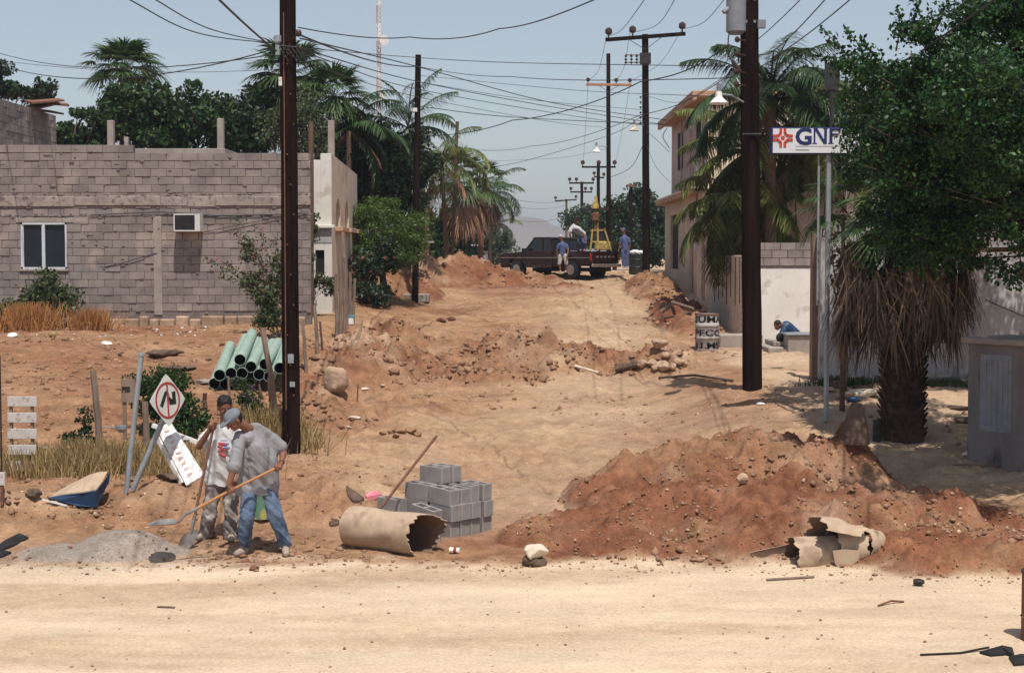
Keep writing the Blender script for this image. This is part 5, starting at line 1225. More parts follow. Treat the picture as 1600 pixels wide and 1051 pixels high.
# torn tube on the right
tt_ = thing('torn_cardboard_tube', 'crumpled torn cardboard tube lying at the foot of the large soil heap', 'tube', tuple(on(1270, 895)))
b0 = at(1180, 868, 16.75); b1 = at(1306, 862, 16.9); rT = .215
gzz = gz(b1.x, b1.y - .2)
c0 = Vector((b0.x, b0.y, at(0, 873, 16.8).z)); c1 = Vector((b1.x, b1.y, at(0, 866, 16.9).z))
def torn(c0, c1, r, amin, amax, st, en, rmod=None, na=64, nt=16, th=.007, mb=None):
    """torn cardboard: a rolled sheet whose two ends follow st(a) and en(a); a in degrees, 0 = up, 90 = towards the viewer"""
    c0, c1 = Vector(c0), Vector(c1); d = c1 - c0; Lg = d.length; d.normalize(); up = Vector((0, 0, 1)); up = (up - d * up.dot(d)).normalized(); sd = up.cross(d)
    if sd.y > 0: sd = -sd
    mb = mb or MB(); full = amax - amin >= 359.9; cols = na if full else na + 1; V = []
    for j in range(cols):
        a = amin + (amax - amin) * j / na; ar = math.radians(a)
        for i in range(nt + 1):
            t = st(a) + (en(a) - st(a)) * i / nt; rr_ = r + (rmod(t, a) if rmod else 0)
            for s_ in (0, 1): V.append(c0 + d * (t * Lg) + (up * math.cos(ar) + sd * math.sin(ar)) * (rr_ - th * s_))
    q = lambda j, i, s_: ((j % cols) * (nt + 1) + i) * 2 + s_
    Fo = [(q(j, i, 0), q(j + 1, i, 0), q(j + 1, i + 1, 0), q(j, i + 1, 0)) for j in range(na) for i in range(nt)]
    Fi = [(q(j, i, 1), q(j, i + 1, 1), q(j + 1, i + 1, 1), q(j + 1, i, 1)) for j in range(na) for i in range(nt)]
    Fe = [(q(j, i, 0), q(j, i, 1), q(j + 1, i, 1), q(j + 1, i, 0)) for j in range(na) for i in (0, nt)]
    if not full: Fe += [(q(j, i, 0), q(j, i + 1, 0), q(j, i + 1, 1), q(j, i, 1)) for j in (0, na) for i in range(nt)]
    b = len(mb.v); mb.v.extend([tuple(v) for v in V])
    for F_, m_ in ((Fo, 0), (Fi, 1), (Fe, 0)):
        for f_ in F_: mb.f.append(tuple(x + b for x in f_)); mb.m.append(m_)
    return mb
CM = [M['card'], M['cardin']]
jg = lambda a, k, amp: amp * (math.sin(a * .11 + k) + .6 * math.sin(a * .23 + 2 * k) + .4 * math.sin(a * .47 + k))
wrap = lambda a: (a + 180) % 360 - 180
def st1(a):
    a = wrap(a); back = max(0, 1 - abs(a + 105) / 48); low = max(0, 1 - abs(abs(a) - 165) / 30)
    return max(.0, .46 + jg(a, 1, .018) - min(1, back * 2.2) * .44 - low * .22)
def en1(a): a = wrap(a); return 1.0 + jg(a, 3, .02) - .22 * max(0, 1 - abs(a + 35) / 40)
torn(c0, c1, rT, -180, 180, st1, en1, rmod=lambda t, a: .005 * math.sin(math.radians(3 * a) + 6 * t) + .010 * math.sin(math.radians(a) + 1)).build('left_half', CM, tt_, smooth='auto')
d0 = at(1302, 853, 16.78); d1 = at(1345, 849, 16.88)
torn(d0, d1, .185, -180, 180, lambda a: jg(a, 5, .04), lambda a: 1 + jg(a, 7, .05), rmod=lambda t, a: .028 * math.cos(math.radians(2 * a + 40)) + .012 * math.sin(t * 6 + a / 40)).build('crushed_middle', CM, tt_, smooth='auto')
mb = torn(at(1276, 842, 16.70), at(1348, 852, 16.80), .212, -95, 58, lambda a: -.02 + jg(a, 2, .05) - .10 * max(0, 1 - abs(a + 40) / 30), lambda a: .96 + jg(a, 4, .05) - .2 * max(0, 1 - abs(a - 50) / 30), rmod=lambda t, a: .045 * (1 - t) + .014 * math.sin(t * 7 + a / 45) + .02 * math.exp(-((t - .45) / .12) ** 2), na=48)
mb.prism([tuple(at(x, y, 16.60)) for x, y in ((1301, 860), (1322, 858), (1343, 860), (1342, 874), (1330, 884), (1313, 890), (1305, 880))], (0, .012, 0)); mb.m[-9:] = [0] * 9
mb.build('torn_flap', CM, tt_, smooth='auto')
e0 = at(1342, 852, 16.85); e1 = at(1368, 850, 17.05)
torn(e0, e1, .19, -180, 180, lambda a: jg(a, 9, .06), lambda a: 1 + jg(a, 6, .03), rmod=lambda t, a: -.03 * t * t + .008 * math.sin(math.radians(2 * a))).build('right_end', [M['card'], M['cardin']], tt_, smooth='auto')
litter_rod('wood_strip', 'thin wooden strip on the ground in front of the torn cardboard tube', 'strip', [on(1198, 908) + Vector((0, 0, .015)), on(1272, 903) + Vector((0, 0, .015))], .014, 'oldwood')

# ------------------------------------------------------------ rocks, clods, litter
def icos(sub=2):
    bm = bmesh.new(); bmesh.ops.create_icosphere(bm, subdivisions=sub, radius=1); v = np.array([p.co[:] for p in bm.verts]); f = np.array([[x.index for x in q.verts] for q in bm.faces]); bm.free(); return v, f
IV, IF = icos(3); IV1, IF1 = icos(1)
def rock(name, label, p, size, seed, mat='rock', cat='rock', rough=.32, group=None, yaw=0):
    rg = np.random.default_rng(seed); v = IV.copy()
    for k in range(13):
        n = rg.normal(size=3); n /= np.linalg.norm(n); c = .48 + .4 * rg.random(); d = v @ n; v = np.where((d > c)[:, None], v - n * (d - c)[:, None], v)
    v += .06 * rough * rg.normal(size=v.shape); v *= np.array(size)
    c_, s_ = math.cos(yaw), math.sin(yaw); v = v @ np.array([[c_, s_, 0], [-s_, c_, 0], [0, 0, 1]])
    v += np.array(p) + np.array([0, 0, size[2] * .55])
    return tag(mk(name, v, IF, M[mat], loc=tuple(p)), label, cat, group)
rock('boulder', 'brown boulder resting on the earth bank right of the left foreground pole', on(522, 614), (.27, .24, .36), 1, 'rock', yaw=.3)
rock('boulder', 'smaller reddish boulder beside the brown boulder on the bank', on(538, 598), (.09, .09, .09), 2)
p = on(836, 884); rock('rock', 'dark lump under the pale flat topped stone', p, (.15, .12, .09), 3, 'bark')
rock('rock', 'pale flat topped stone at the road edge left of the large soil heap', p + Vector((-.01, -.02, .1)), (.175, .15, .11), 4, 'stonew')
rock('rock', 'dark stone at the road edge right of the torn cardboard tube', on(1434, 915), (.085, .06, .05), 5, 'darkmetal')
rock('rock', 'brown clod on the road below the feet of the workers', on(397, 891), (.06, .05, .045), 6, 'rust')
rock('rock', 'boulder half buried near the top of the large soil heap', on(1158, 757), (.09, .08, .09), 7)
rock('rock', 'pale stone high on the middle soil heap', on(1030, 545), (.2, .2, .16), 8)
for i, (px, py, s) in enumerate(((1002, 577, .16), (1018, 573, .13), (1035, 577, .17), (1050, 578, .14), (1060, 571, .15), (1042, 566, .12), (1024, 582, .10), (1070, 575, .10))):
    rock('rubble_stone', ('leftmost', 'second', 'third', 'fourth', 'fifth', 'topmost', 'lowest', 'rightmost')[i] + ' stone of the rubble on the middle soil heap', on(px, py), (s, s * .8, s * .7), 20 + i, 'rock', 'stone', group='rubble stones')
for i, (px, py, s) in enumerate(((598, 680, .08), (612, 678, .09), (626, 676, .12), (641, 678, .11), (654, 680, .10), (618, 684, .07))):
    rock('rubble_stone', ('leftmost', 'second', 'third', 'fourth', 'rightmost', 'lowest')[i] + ' stone of the small pile beyond the steel rod', on(px, py), (s, s * .8, s * .7), 40 + i, 'clod', 'stone', group='small pile of stones')
for i, (px, py, s, lb) in enumerate(((690, 503, .16, 'left'), (706, 501, .15, 'right'))):
    rock('rubble_stone', lb + ' one of two dark stones in the street below the far heap', on(px, py), (s, s * .7, s * .5), 50 + i, 'rust', 'stone')
rock('rock', 'large pale rock slab at the foot of the grey wall by the shaggy palm', on(1355, 620), (.35, .25, .12), 55, 'stonew')
for i, (px, py, s, m) in enumerate(((597, 608, .05, 'stonew'), (570, 610, .06, 'stonew'), (553, 655, .08, 'stonew'), (545, 668, .05, 'stonew'), (1188, 632, .07, 'litterw'), (1520, 712, .12, 'litterw'))):
    rock('chalk_lump', ('white lump on the far right of the white line by the boulder', 'white lump near the brown boulder', 'white lump at the near end of the white line', 'small white lump beside the near end of the white line', 'white scrap on the earth below the transformer pole', 'white slab on the ground before the meter kiosk')[i], on(px, py), (s * 1.5, s, s * .45), 60 + i, m, 'stone')
sv = MB(); P = [on(548, 668), on(552, 645), on(556, 630), on(570, 612), on(600, 607)]
litter_rod('wood_stake', 'thin reddish stake beside the brown boulder', 'stake', [on(558, 628), on(558, 628) + Vector((.02, 0, .32))], .012, 'rust')

def scatter(name, n, fpos, smin, smax, mat, seed, label, pw=2.5, flat=.7):
    rg = np.random.default_rng(seed); xy = fpos(rg, n); n = len(xy)
    s = smin + (smax - smin) * rg.random(n) ** pw
    z = hg(xy[:, 0], xy[:, 1]); var = []
    for k in range(12):
        v = IV1 * (1 + .22 * rg.normal(size=(len(IV1), 1))) * (1 + .25 * rg.normal(size=IV1.shape)) * (np.array([1, .75, flat]) * (.8 + .4 * rg.random(3))); var.append(v)
    var = np.array(var); a = rg.random(n) * 6.28; ca, sa = np.cos(a), np.sin(a)
    vv = var[rg.integers(0, 12, n)] * s[:, None, None]
    x = vv[..., 0] * ca[:, None] - vv[..., 1] * sa[:, None]; y = vv[..., 0] * sa[:, None] + vv[..., 1] * ca[:, None]
    V = np.stack([x + xy[:, :1], y + xy[:, 1:2], vv[..., 2] + (z + s * .15)[:, None]], -1).reshape(-1, 3)
    F = (IF1[None] + (np.arange(n) * len(IV1))[:, None, None]).reshape(-1, 3)
    return tag(mk(name, V, F, M[mat]), label, kind='stuff')
def street(rg, n):
    y = 16.9 + (66 - 16.9) * rg.random(n) ** 1.6; x = (rg.random(n) - .5) * y * .72
    k = (y > road_edge(x) + .1) & ~((y > 38.8) & (x < -4.8)) & ~((y > 29) & (x > 6)) & (gravel(x, y) <= 0) & (vnoise(x * .55, y * .4, 201) > .42 + .25 * rg.random(n))
    return np.stack([x, y], 1)[k]
scatter('earth_clods', 24000, street, .006, .06, 'clod', 71, 'brown clods scattered over the dug street', 6)
scatter('pebbles', 6000, street, .005, .03, 'pebble', 72, 'pale pebbles scattered over the dug street', 3.5)
def onmound(fs):
    def g(rg, n):
        xs = []
        for f, (x0, x1, y0, y1), m in fs:
            x = x0 + (x1 - x0) * rg.random(m); y = y0 + (y1 - y0) * rg.random(m); e = f(x, y); k = (e > .015) & (vnoise(x * 1.3, y * 1.3, 205) > .3 + .4 * rg.random(m)); xs.append(np.stack([x, y], 1)[k])
        return np.concatenate(xs)
    return g
mf = [(mound_front, (-.8, 7.2, 15.5, 22.6), 9500), (mound_left, (-8, -.4, 17.5, 21.8), 4500)]
scatter('heap_clods', 1, onmound(mf), .004, .036, 'clod', 73, 'crumbled clods covering the near soil heaps', 6.0)
mf2 = [(mound_mid, (-2.5, 5, 30, 38), 9000), (mound_bank, (-5.5, -1, 25, 41), 8000), (mound_far, (-6, 4, 50, 63), 9000), (mound_right, (3.8, 6, 39, 60), 4000)]
scatter('heap_rubble', 1, onmound(mf2), .008, .10, 'clod', 74, 'crumbled clods covering the farther soil heaps', 7.0)
scatter('heap_stones', 1, onmound([(mound_front, (-.8, 7.2, 15.5, 22.6), 2200), (mound_mid, (-2.5, 5, 30, 38), 2500), (mound_bank, (-5.5, -1, 25, 41), 2500)]), .005, .03, 'pebble', 75, 'pale stones in the soil heaps', 6.0)
def edge(rg, n):
    x = rg.random(n) * 14 - 6.5; y = road_edge(x) + rg.normal(size=n) * .22; return np.stack([x, y], 1)
scatter('edge_clods', 1800, edge, .004, .03, 'clod', 76, 'small clods along the edge of the road', 7)
def rd(rg, n):
    y = 12 + 5 * rg.random(n); x = (rg.random(n) - .5) * y * .7; return np.stack([x, y], 1)
scatter('road_pebbles', 420, rd, .004, .022, 'clod', 77, 'few small stones on the pale road', 3)
def lot(rg, n):
    x = -14 + 10.5 * rg.random(n); y = 22.5 + 16 * rg.random(n); k = vnoise(x * .7, y * .7, 207) > .45 + .2 * rg.random(n); return np.stack([x, y], 1)[k]
scatter('lot_rubble', 5500, lot, .008, .09, 'clod', 78, 'brown rubble over the empty lot', 6)
def lotw(rg, n):
    x = -14 + 10.5 * rg.random(n); y = 35.5 + 3.0 * rg.random(n) ** .8; return np.stack([x, y], 1)
scatter('lot_litter', 150, lotw, .015, .06, 'litterw', 79, 'pale scraps of litter near the foot of the block wall', 2, .4)
for i, (px, py, w, h, m, lb) in enumerate(((258, 556, .5, .10, 'bark', 'dark scrap heap on the lot between the weeds and the green pipes'), (283, 578, .35, .07, 'bark', 'smaller dark scrap patch left of the green pipes'), (82, 527, .12, .09, 'straw', 'yellow lump of litter under the green shrub'), (168, 540, .16, .07, 'litterw', 'white crumpled litter on the lot below the block wall'), (187, 557, .07, .06, 'rust', 'small red scrap on the lot'), (325, 600, .28, .07, 'concrete', 'pale slab of rubble at the left of the green pipes'), (20, 527, .14, .08, 'litterw', 'white litter near the left edge by the shrub'))):
    rock('litter_heap', lb, on(px, py), (w, w * .6, h), 90 + i, m, 'litter')

# ------------------------------------------------------------ green pipes
M['pipein'] = pm('pipe_inside_shade', (.03, .05, .045), (.02, .03, .03), 3, .9)  # inner wall coloured near black as shade inside the pipes
pipes = []
PR_ = .108
def pipe(px, py, Y, px2, py2, Y2, label):
    a = at(px, py, Y); b = at(px2, py2, Y2); d = (b - a).normalized()
    t = thing('drain_pipe', label, 'pipe', tuple(a), 'pale green drain pipes stacked on the lot')
    mb = shell_tube(a, b, PR_, 10, 22, th=.007); 
    mb.build('tube', [M['pvc'], M['pipein']], t, smooth='auto')
    e = a + (b - a) * .35; k = MB(); k.cyl(e, e + d * .02, PR_ - .008, n=20); k.build('shade_disc', M['pipein'], t)  # dark disc stands in for the shade deep in the pipe
Yf = 28.5
spec = [(343, 586, 360, 532, 'lower left green pipe of the front row'), (361, 583, 384, 520, 'second green pipe of the front row from the left'), (378, 583, 402, 525, 'third green pipe of the front row from the left'),
        (375, 562, 394, 513, 'topmost green pipe with its open end above the others'), (392, 573, 412, 524, 'green pipe resting right of the topmost pipe'), (405, 585, 426, 528, 'fourth green pipe of the front row behind the leaning stick'),
        (414, 569, 434, 527, 'green pipe half hidden by the leaning stick'), (437, 575, 452, 528, 'rightmost green pipe beside the foreground pole'), (421, 588, 440, 532, 'green pipe of the front row right of the leaning stick'),
        (335, 599, 356, 545, 'lowest left green pipe lying on the ground in shade'), (370, 598, 388, 545, 'lowest middle green pipe lying on the ground in shade'), (352, 600, 372, 546, 'lowest green pipe second from the left in shade'), (390, 600, 408, 546, 'lowest right green pipe lying on the ground in shade')]
for s in spec: 
    low = s[1] > 595
    pipe(s[0], s[1], Yf + (.25 if low else 0), s[2], s[3] + (4 if low else 8), Yf + 5.2, s[4])

# ------------------------------------------------------------ signs, posts and junk by the lot
sp1 = thing('sign_post', 'straight galvanised post without a plate left of the no turn sign', 'post', tuple(on(196, 770)))
a = on(196, 770); b = at(221, 552, a.y)
m = MB(); m.cyl(a - Vector((0, 0, .1)), b, .034, n=12); m.cyl(b - Vector((0, 0, .03)), b + Vector((0, 0, .01)), .04, n=12); m.build('pole', M['galv'], sp1, smooth='auto')
nt_ = thing('no_turn_sign', 'tilted white road sign with red ring and black turning arrow on a leaning galvanised post', 'road sign', tuple(on(200, 768)))
a = on(201, 768); Yc = a.y - .05; c = at(262, 625, Yc)
m = MB(); m.cyl(a - Vector((0, 0, .1)), at(262, 640, Yc + .06), .036, n=12); m.build('pole', M['galv'], nt_, smooth='auto')
yw_ = math.radians(62); ux = Vector((math.cos(yw_), math.sin(yw_), .0)); uy = Vector((-.06, .05, 1)).normalized(); ux = (ux - uy * ux.dot(uy)).normalized(); nn = ux.cross(uy).normalized()
if nn.y > 0: nn = -nn
def pl(u, v, o=0): return c + ux * u + uy * v + nn * o
M['roadwhite'] = pm('road_sign_white', (.62, .62, .58), (.52, .52, .48), 5, .5); M['roadred'] = pm('road_sign_red', (.35, .05, .04), (.28, .04, .03), 5, .5)
dd = .345; cc = .055; out = []
for (u, v) in ((0, 1), (1, 0), (0, -1), (-1, 0)):
    n2 = (v, -u); out += [(u * (dd - cc) - n2[0] * cc, v * (dd - cc) - n2[1] * cc), (u * (dd - .015), v * (dd - .015)), (u * (dd - cc) + n2[0] * cc, v * (dd - cc) + n2[1] * cc)]
MB().prism([pl(u, v, 0) for u, v in out], nn * -.006).build('plate', M['roadwhite'], nt_)
m = MB(); RR = .232
for k in range(40):
    a1_, a2_ = 2 * math.pi * k / 40, 2 * math.pi * (k + 1) / 40
    q = [(RR * math.cos(a1_), RR * math.sin(a1_)), ((RR - .028) * math.cos(a1_), (RR - .028) * math.sin(a1_)), ((RR - .028) * math.cos(a2_), (RR - .028) * math.sin(a2_)), (RR * math.cos(a2_), RR * math.sin(a2_))]
    m.prism([pl(u, v, .001) for u, v in q], nn * .003)
m.prism([pl(u, v, .001) for u, v in ((-.013, -.205), (.013, -.205), (.013, .205), (-.013, .205))], nn * .005)
m.build('red_ring_and_bar', M['roadred'], nt_)
m = MB()
m.prism([pl(u, v, .001) for u, v in ((-.15, -.06), (-.10, -.085), (-.01, .085), (-.015, .12), (-.05, .11))], nn * .003)
m.prism([pl(u, v, .001) for u, v in ((.02, .10), (.035, .04), (.09, .005), (.085, .10), (.15, .11), (.155, -.055), (.03, -.06), (.02, .0))], nn * .003)
m.build('arrow', M['black'], nt_)
# fallen board with red lettering
fb = thing('fallen_board', 'fallen white board with faded red lettering propped behind the workers', 'board', tuple(on(300, 758)))
Yb = on(300, 758).y
q = [at(246, 672, Yb + .35), at(264, 658, Yb + .45), at(318, 742, Yb + .1), at(291, 758, Yb - .0)]
MB().prism(q, (.02, .03, -.015)).build('panel', M['whitepaint'], fb)
m = MB(); m.beam(at(238, 664, Yb + .5), at(312, 692, Yb + .45), .05, .05); m.beam(at(243, 678, Yb + .36), at(284, 755, Yb + .05), .03, .06); m.beam(at(281, 686, Yb + .42), at(296, 684, Yb + .44), .04, .03); m.build('frame', M['whitepaint'], fb)
e1 = (q[3] - q[0]); e2 = (q[1] - q[0]); nrm = e1.cross(e2).normalized()
if nrm.y > 0: nrm = -nrm
m = MB(); rr_ = random.Random(4)
for k in range(9):
    t0_ = .08 + k * .098
    for s_ in range(rr_.choice((2, 3, 3))):
        u0, u1 = t0_ + rr_.uniform(0, .05), t0_ + rr_.uniform(.0, .06); v0, v1 = (.38, .72) if s_ != 1 else (.5, .56)
        A0 = q[0] + e1 * u0 + e2 * v0 + nrm * .006; A1 = q[0] + e1 * u1 + e2 * v1 + nrm * .006; m.beam(A0, A1, .016, .016)
m.build('lettering', pm('faded_red', (.66, .50, .46), (.60, .42, .38)), fb)
rock('shade_lump', 'dark lump standing in for shade under the fallen white board', on(268, 752), (.25, .15, .08), 97, 'bark', 'sack')  # dark lump put where the fallen board shades the ground
# slatted wooden panel
pal = thing('slatted_panel', 'upright panel of five whitewashed boards at the left edge', 'panel', tuple(on(33, 740)))
Yp = on(33, 745).y; m = MB(); 
for k in range(5):
    y0_ = 619 + k * 25.2; a, b = at(12 + (k == 3) * 2, y0_, Yp), at(58 - (k > 2), y0_ + 15.5, Yp); 
    MB().bb(a.x, b.x, Yp - .02, Yp, b.z, a.z).build('board', M['whitewood'], pal, bevel=.004)
for x_ in (17, 50): a, b = at(x_ - 3, 622, Yp), at(x_ + 3, 746, Yp); MB().bb(a.x, b.x, Yp + .001, Yp + .05, b.z, a.z).build('upright', M['oldwood'], pal)
# thin post at the very left edge
lp = thing('edge_post', 'thin dark post with a grey box and red mark at the left edge', 'post', tuple(on(3, 790)))
Yq = on(4, 790).y; a, b = at(-2, 556, Yq), at(3, 795, Yq); MB().bb(a.x, b.x, Yq, Yq + .05, b.z - .1, a.z).build('shaft', M['darkmetal'], lp)
a, b = at(-8, 737, Yq), at(10, 757, Yq); MB().bb(a.x, b.x, Yq - .06, Yq - .003, b.z, a.z).build('box', M['whitewood'], lp, bevel=.004)
a, b = at(2, 757, Yq), at(7, 788, Yq); MB().bb(a.x, b.x, Yq - .05, Yq - .01, b.z, a.z).build('red_bar', M['rust'], lp)
def stick(name, label, p0, p1, r, mat='oldwood', Y=None, cat='post', group=None):
    g = on(*p0) if Y is None else G(p0[0], Y); Yy = g.y; b = at(*p1, Yy); n = 6; P = []; rr_ = random.Random(int(p0[0] * 7 + p1[1]))
    a = g - Vector((0, 0, .08))
    for i in range(n + 1): P.append(lerp(a, b, i / n) + Vector((rr_.uniform(-.3, .3) * r, rr_.uniform(-.3, .3) * r, 0)))
    return tag(MB().tube(P, [r * (1.05 - .2 * i / n) for i in range(n + 1)], 7).build(name, M[mat], loc=tuple(g)), label, cat, group)
stick('fence_post', 'weathered wooden post standing in the dry grass right of the small dark sapling', (158, 722), (147, 578), .055)
stick('fence_post', 'short weathered wooden post just left of the no turn sign', (231, 735), (226, 627), .05)
stick('fence_post', 'dark stub of a post left of the workers', (321, 672), (320, 614), .04, 'polebrown')
stick('fence_post', 'slim stick in front of the green pipes above the head of the rear worker', (359, 632), (357, 588), .025)
stick('fence_post', 'dark upright stick in front of the green pipes, right one', (410, 625), (405, 600), .03, 'polebrown')
stick('leaning_stick', 'thick pale stick leaning across the green pipes', (434, 652), (410, 512), .055, 'oldwood')
stick('fence_post', 'dark upright stick at the foot of the leaning pale stick', (424, 640), (420, 590), .028, 'polebrown')
FG = 'crooked fence sticks along the bank'
stick('fence_stick', 'crooked fence stick just right of the left foreground pole', (479, 582), (473, 500), .035, 'oldwood', group=FG)
stick('fence_stick', 'taller crooked fence stick second from the foreground pole', (497, 552), (492, 476), .04, 'oldwood', group=FG)
stick('fence_stick', 'thin crooked fence stick third from the foreground pole', (504, 547), (500, 502), .025, 'polebrown', group=FG)
for i, (px, pt, w) in enumerate(((527, 428, .05), (532, 398, .05), (537, 412, .045), (542, 402, .055), (547, 425, .045), (551, 435, .04))):
    stick('fence_stick', ('leftmost', 'tallest', 'third', 'fourth', 'fifth', 'rightmost')[i] + ' stick of the tall cluster before the white building', (px, 519 - i * 3), (px + (i % 3 - 1) * 3, pt), w, 'oldwood', Y=37.5 + i * .5, group='tall stick cluster')
ob = stick('crate_box', 'x', (545, 510), (545, 500), .01, Y=38.5); bpy.data.objects.remove(ob)
p = on(545, 508); m = MB(); m.bb(p.x - .12, p.x + .12, p.y, p.y + .2, p.z, p.z + .2); tag(m.build('bucket', M['litterw'], loc=tuple(p), bevel=.02), 'small white box with a blue lid by the stick cluster', 'box'); bb_ = [x for x in bpy.data.objects if x.name.startswith('bucket')][-1]
bb_.name = 'plastic_box'; MB().bb(p.x - .14, p.x + .14, p.y - .01, p.y + .21, p.z + .201, p.z + .24).build('lid', pm('blue_lid', (.10, .35, .50)), bb_)
ws = thing('notice_board', 'small dark board with black lettering nailed up left of the galvanised post', 'sign', tuple(on(198, 700)))
Yw = 23.5; a, b = at(189, 592, Yw), at(211, 628, Yw); MB().bb(a.x, b.x, Yw, Yw + .02, b.z, a.z).build('panel', M['oldwood'], ws); text_mesh('PES', .11, M['black'], ws, (a.x + .01, Yw - .003, b.z + .16), (1, 0, 0), (0, 0, 1), sx=.8, bold=.004)
c_ = at(193, 592, Yw); MB().bb(c_.x - .03, c_.x + .03, Yw + .021, Yw + .05, gz(c_.x, Yw) - .05, c_.z).build('stake', M['oldwood'], ws)
m = MB(); q_ = at(190, 670, 22.6); m.tube([q_ + Vector((0, 0, .05)), q_ + Vector((0, 0, 0)), q_ - Vector((0, 0, .05))], [.09, .085, .04], 14, cap=False); m.cyl(at(158, 666, 22.65), at(182, 668, 22.6), .008, n=5)
tag(m.build('metal_bowl', M['galv'], loc=tuple(q_), smooth='auto'), 'white metal bowl hung on wire between the wooden posts', 'bowl')
m = MB()
for k in range(7):
    a = on(58 + k * 13, 704); m.ball(a + Vector((0, 0, .03)), (.06, .03, .02), 8)
tag(m.build('plastic_strip', pm('mint_plastic', (.35, .62, .50)), loc=tuple(on(60, 704))), 'torn mint green plastic strip on the ground behind the slatted panel', 'strip')

# bent panel with blue edge, rags and dark scraps
bp_ = thing('bent_panel', 'bent beige metal panel with a dark blue edge lying at the road edge left', 'panel', tuple(on(120, 790)))
Yn = on(120, 792).y; q = lambda x, y, d=0: at(x, y, Yn + d)
# curved sheet: rows along its length
rows = [[q(78, 776, .1), q(84, 770, .35), q(92, 766, .55)], [q(100, 771, 0), q(108, 757, .3), q(118, 752, .5)], [q(128, 768, -.05), q(132, 746, .25), q(140, 741, .5)], [q(150, 764, -.05), q(150, 738, .2), q(158, 736, .45)], [q(160, 752, .05), q(168, 736, .25), q(171, 737, .4)]]
m = MB(); V = [p for r_ in rows for p in r_]; m.add(V + [p - Vector((0, 0, .012)) for p in V], [(i * 3 + j, i * 3 + j + 1, (i + 1) * 3 + j + 1, (i + 1) * 3 + j) for i in range(4) for j in range(2)] + [(15 + i * 3 + j, 15 + (i + 1) * 3 + j, 15 + (i + 1) * 3 + j + 1, 15 + i * 3 + j + 1) for i in range(4) for j in range(2)] + [(0, 3, 18, 15), (3, 6, 21, 18), (6, 9, 24, 21), (9, 12, 27, 24), (12, 13, 28, 27), (13, 14, 29, 28), (2, 17, 20, 5), (5, 20, 23, 8), (8, 23, 26, 11), (11, 26, 29, 14), (0, 15, 16, 1), (1, 16, 17, 2)])
m.build('sheet', M['card'], bp_)
M['darkblue'] = pm('dark_blue_enamel', (.02, .06, .13), (.015, .03, .07), 5, .4)
m = MB(); m.prism([q(72, 778, -.02), q(100, 773, -.03), q(128, 770, -.08), q(150, 766, -.08), q(162, 751, .0), q(171, 738, .1), q(170, 752, .1), q(150, 793, -.05), q(120, 790, -.1), q(92, 783, -.06)], (0, .04, 0)); m.build('underside', M['darkblue'], bp_, bevel=.01)
m = MB(); m.beam(q(66, 780, -.1), q(96, 788, -.14), .02, .012); m.beam(q(80, 783, -.15), q(104, 790, -.17), .02, .02); m.build('trim', M['whitepaint'], bp_)
rock('dark_stone', 'round dark stone at the left end of the bent panel', on(55, 778), (.13, .1, .08), 98, 'bark', 'stone')
def rag(label, pts, mat='black', name='black_scrap', cat='rag'):
    P = [on(*p) for p in pts]; c = sum(P, Vector()) / len(P); V = [c + Vector((0, 0, .07))] + [p + Vector((0, 0, .02)) for p in P]; n = len(P)
    m = MB(); m.add(V + [v - Vector((0, 0, .06)) for v in V], [(0, i + 1, (i + 1) % n + 1) for i in range(n)] + [(n + 1, n + 1 + (i + 1) % n + 1, n + 1 + i + 1) for i in range(n)] + [(i + 1, n + 2 + i, n + 2 + (i + 1) % n, (i + 1) % n + 1) for i in range(n)])
    return tag(m.build(name, M[mat], loc=tuple(c), bevel=.004), label, cat)
rag('flat black scrap on the earth at the left edge, upper one', ((-12, 860), (8, 846), (30, 836), (45, 842), (28, 852), (4, 862)))  # flat black shape laid on the earth
rag('flat black scrap on the earth at the left edge, lower one', ((-12, 868), (8, 864), (18, 865), (4, 872), (-10, 874)))
rag('black rag on the road near the right edge', ((1530, 1022), (1566, 1012), (1582, 1016), (1586, 1030), (1572, 1024), (1548, 1026)))
rag('black rag in the right corner of the road', ((1576, 1030), (1610, 1026), (1615, 1038), (1584, 1042)))
litter_rod('dark_branch', 'thin dark branch on the road by the right edge', 'branch', [on(1438, 1026) + Vector((0, 0, .01)), on(1500, 1022) + Vector((0, 0, .01)), on(1545, 1018) + Vector((0, 0, .03))], .01, 'black')
ep = thing('rusty_barrel', 'rusty barrel cut by the right edge of the picture standing on the road', 'barrel', tuple(on(1612, 1000)))
g_ = on(1612, 1000); zt_ = at(1612, 893, g_.y).z
MB().tube([(g_.x + .05, g_.y, g_.z - .02), (g_.x + .05, g_.y, g_.z + (zt_ - g_.z) * .33), (g_.x + .05, g_.y, g_.z + (zt_ - g_.z) * .345), (g_.x + .05, g_.y, g_.z + (zt_ - g_.z) * .36), (g_.x + .05, g_.y, zt_)], [.14, .14, .15, .14, .14], 22).build('shell', M['rust'], ep, smooth='auto')
MB().tube([(g_.x + .05, g_.y, zt_ - .01), (g_.x + .05, g_.y, zt_ + .015)], [.148, .148], 22).build('rim', M['darkmetal'], ep)
rag('dark strip of rubber lying by the cardboard tube', ((514, 819), (530, 817), (534, 820), (516, 823)), 'bark', 'rubber_strip', 'strip')
rag('pink scrap lying left of the steel rod', ((570, 776), (588, 771), (597, 774), (594, 779), (574, 779)), 'redpink' if 'redpink' in M else 'roadred', 'pink_scrap', 'scrap')
[x for x in bpy.data.objects if x.name == 'pink_scrap'][0].data.materials[0] = pm('pink_plastic', (.75, .25, .30))
rag('bent dark bark strip left of the pink scrap', ((541, 765), (548, 768), (556, 776), (569, 779), (566, 785), (552, 784), (543, 776)), 'bark', 'bark_strip', 'strip')
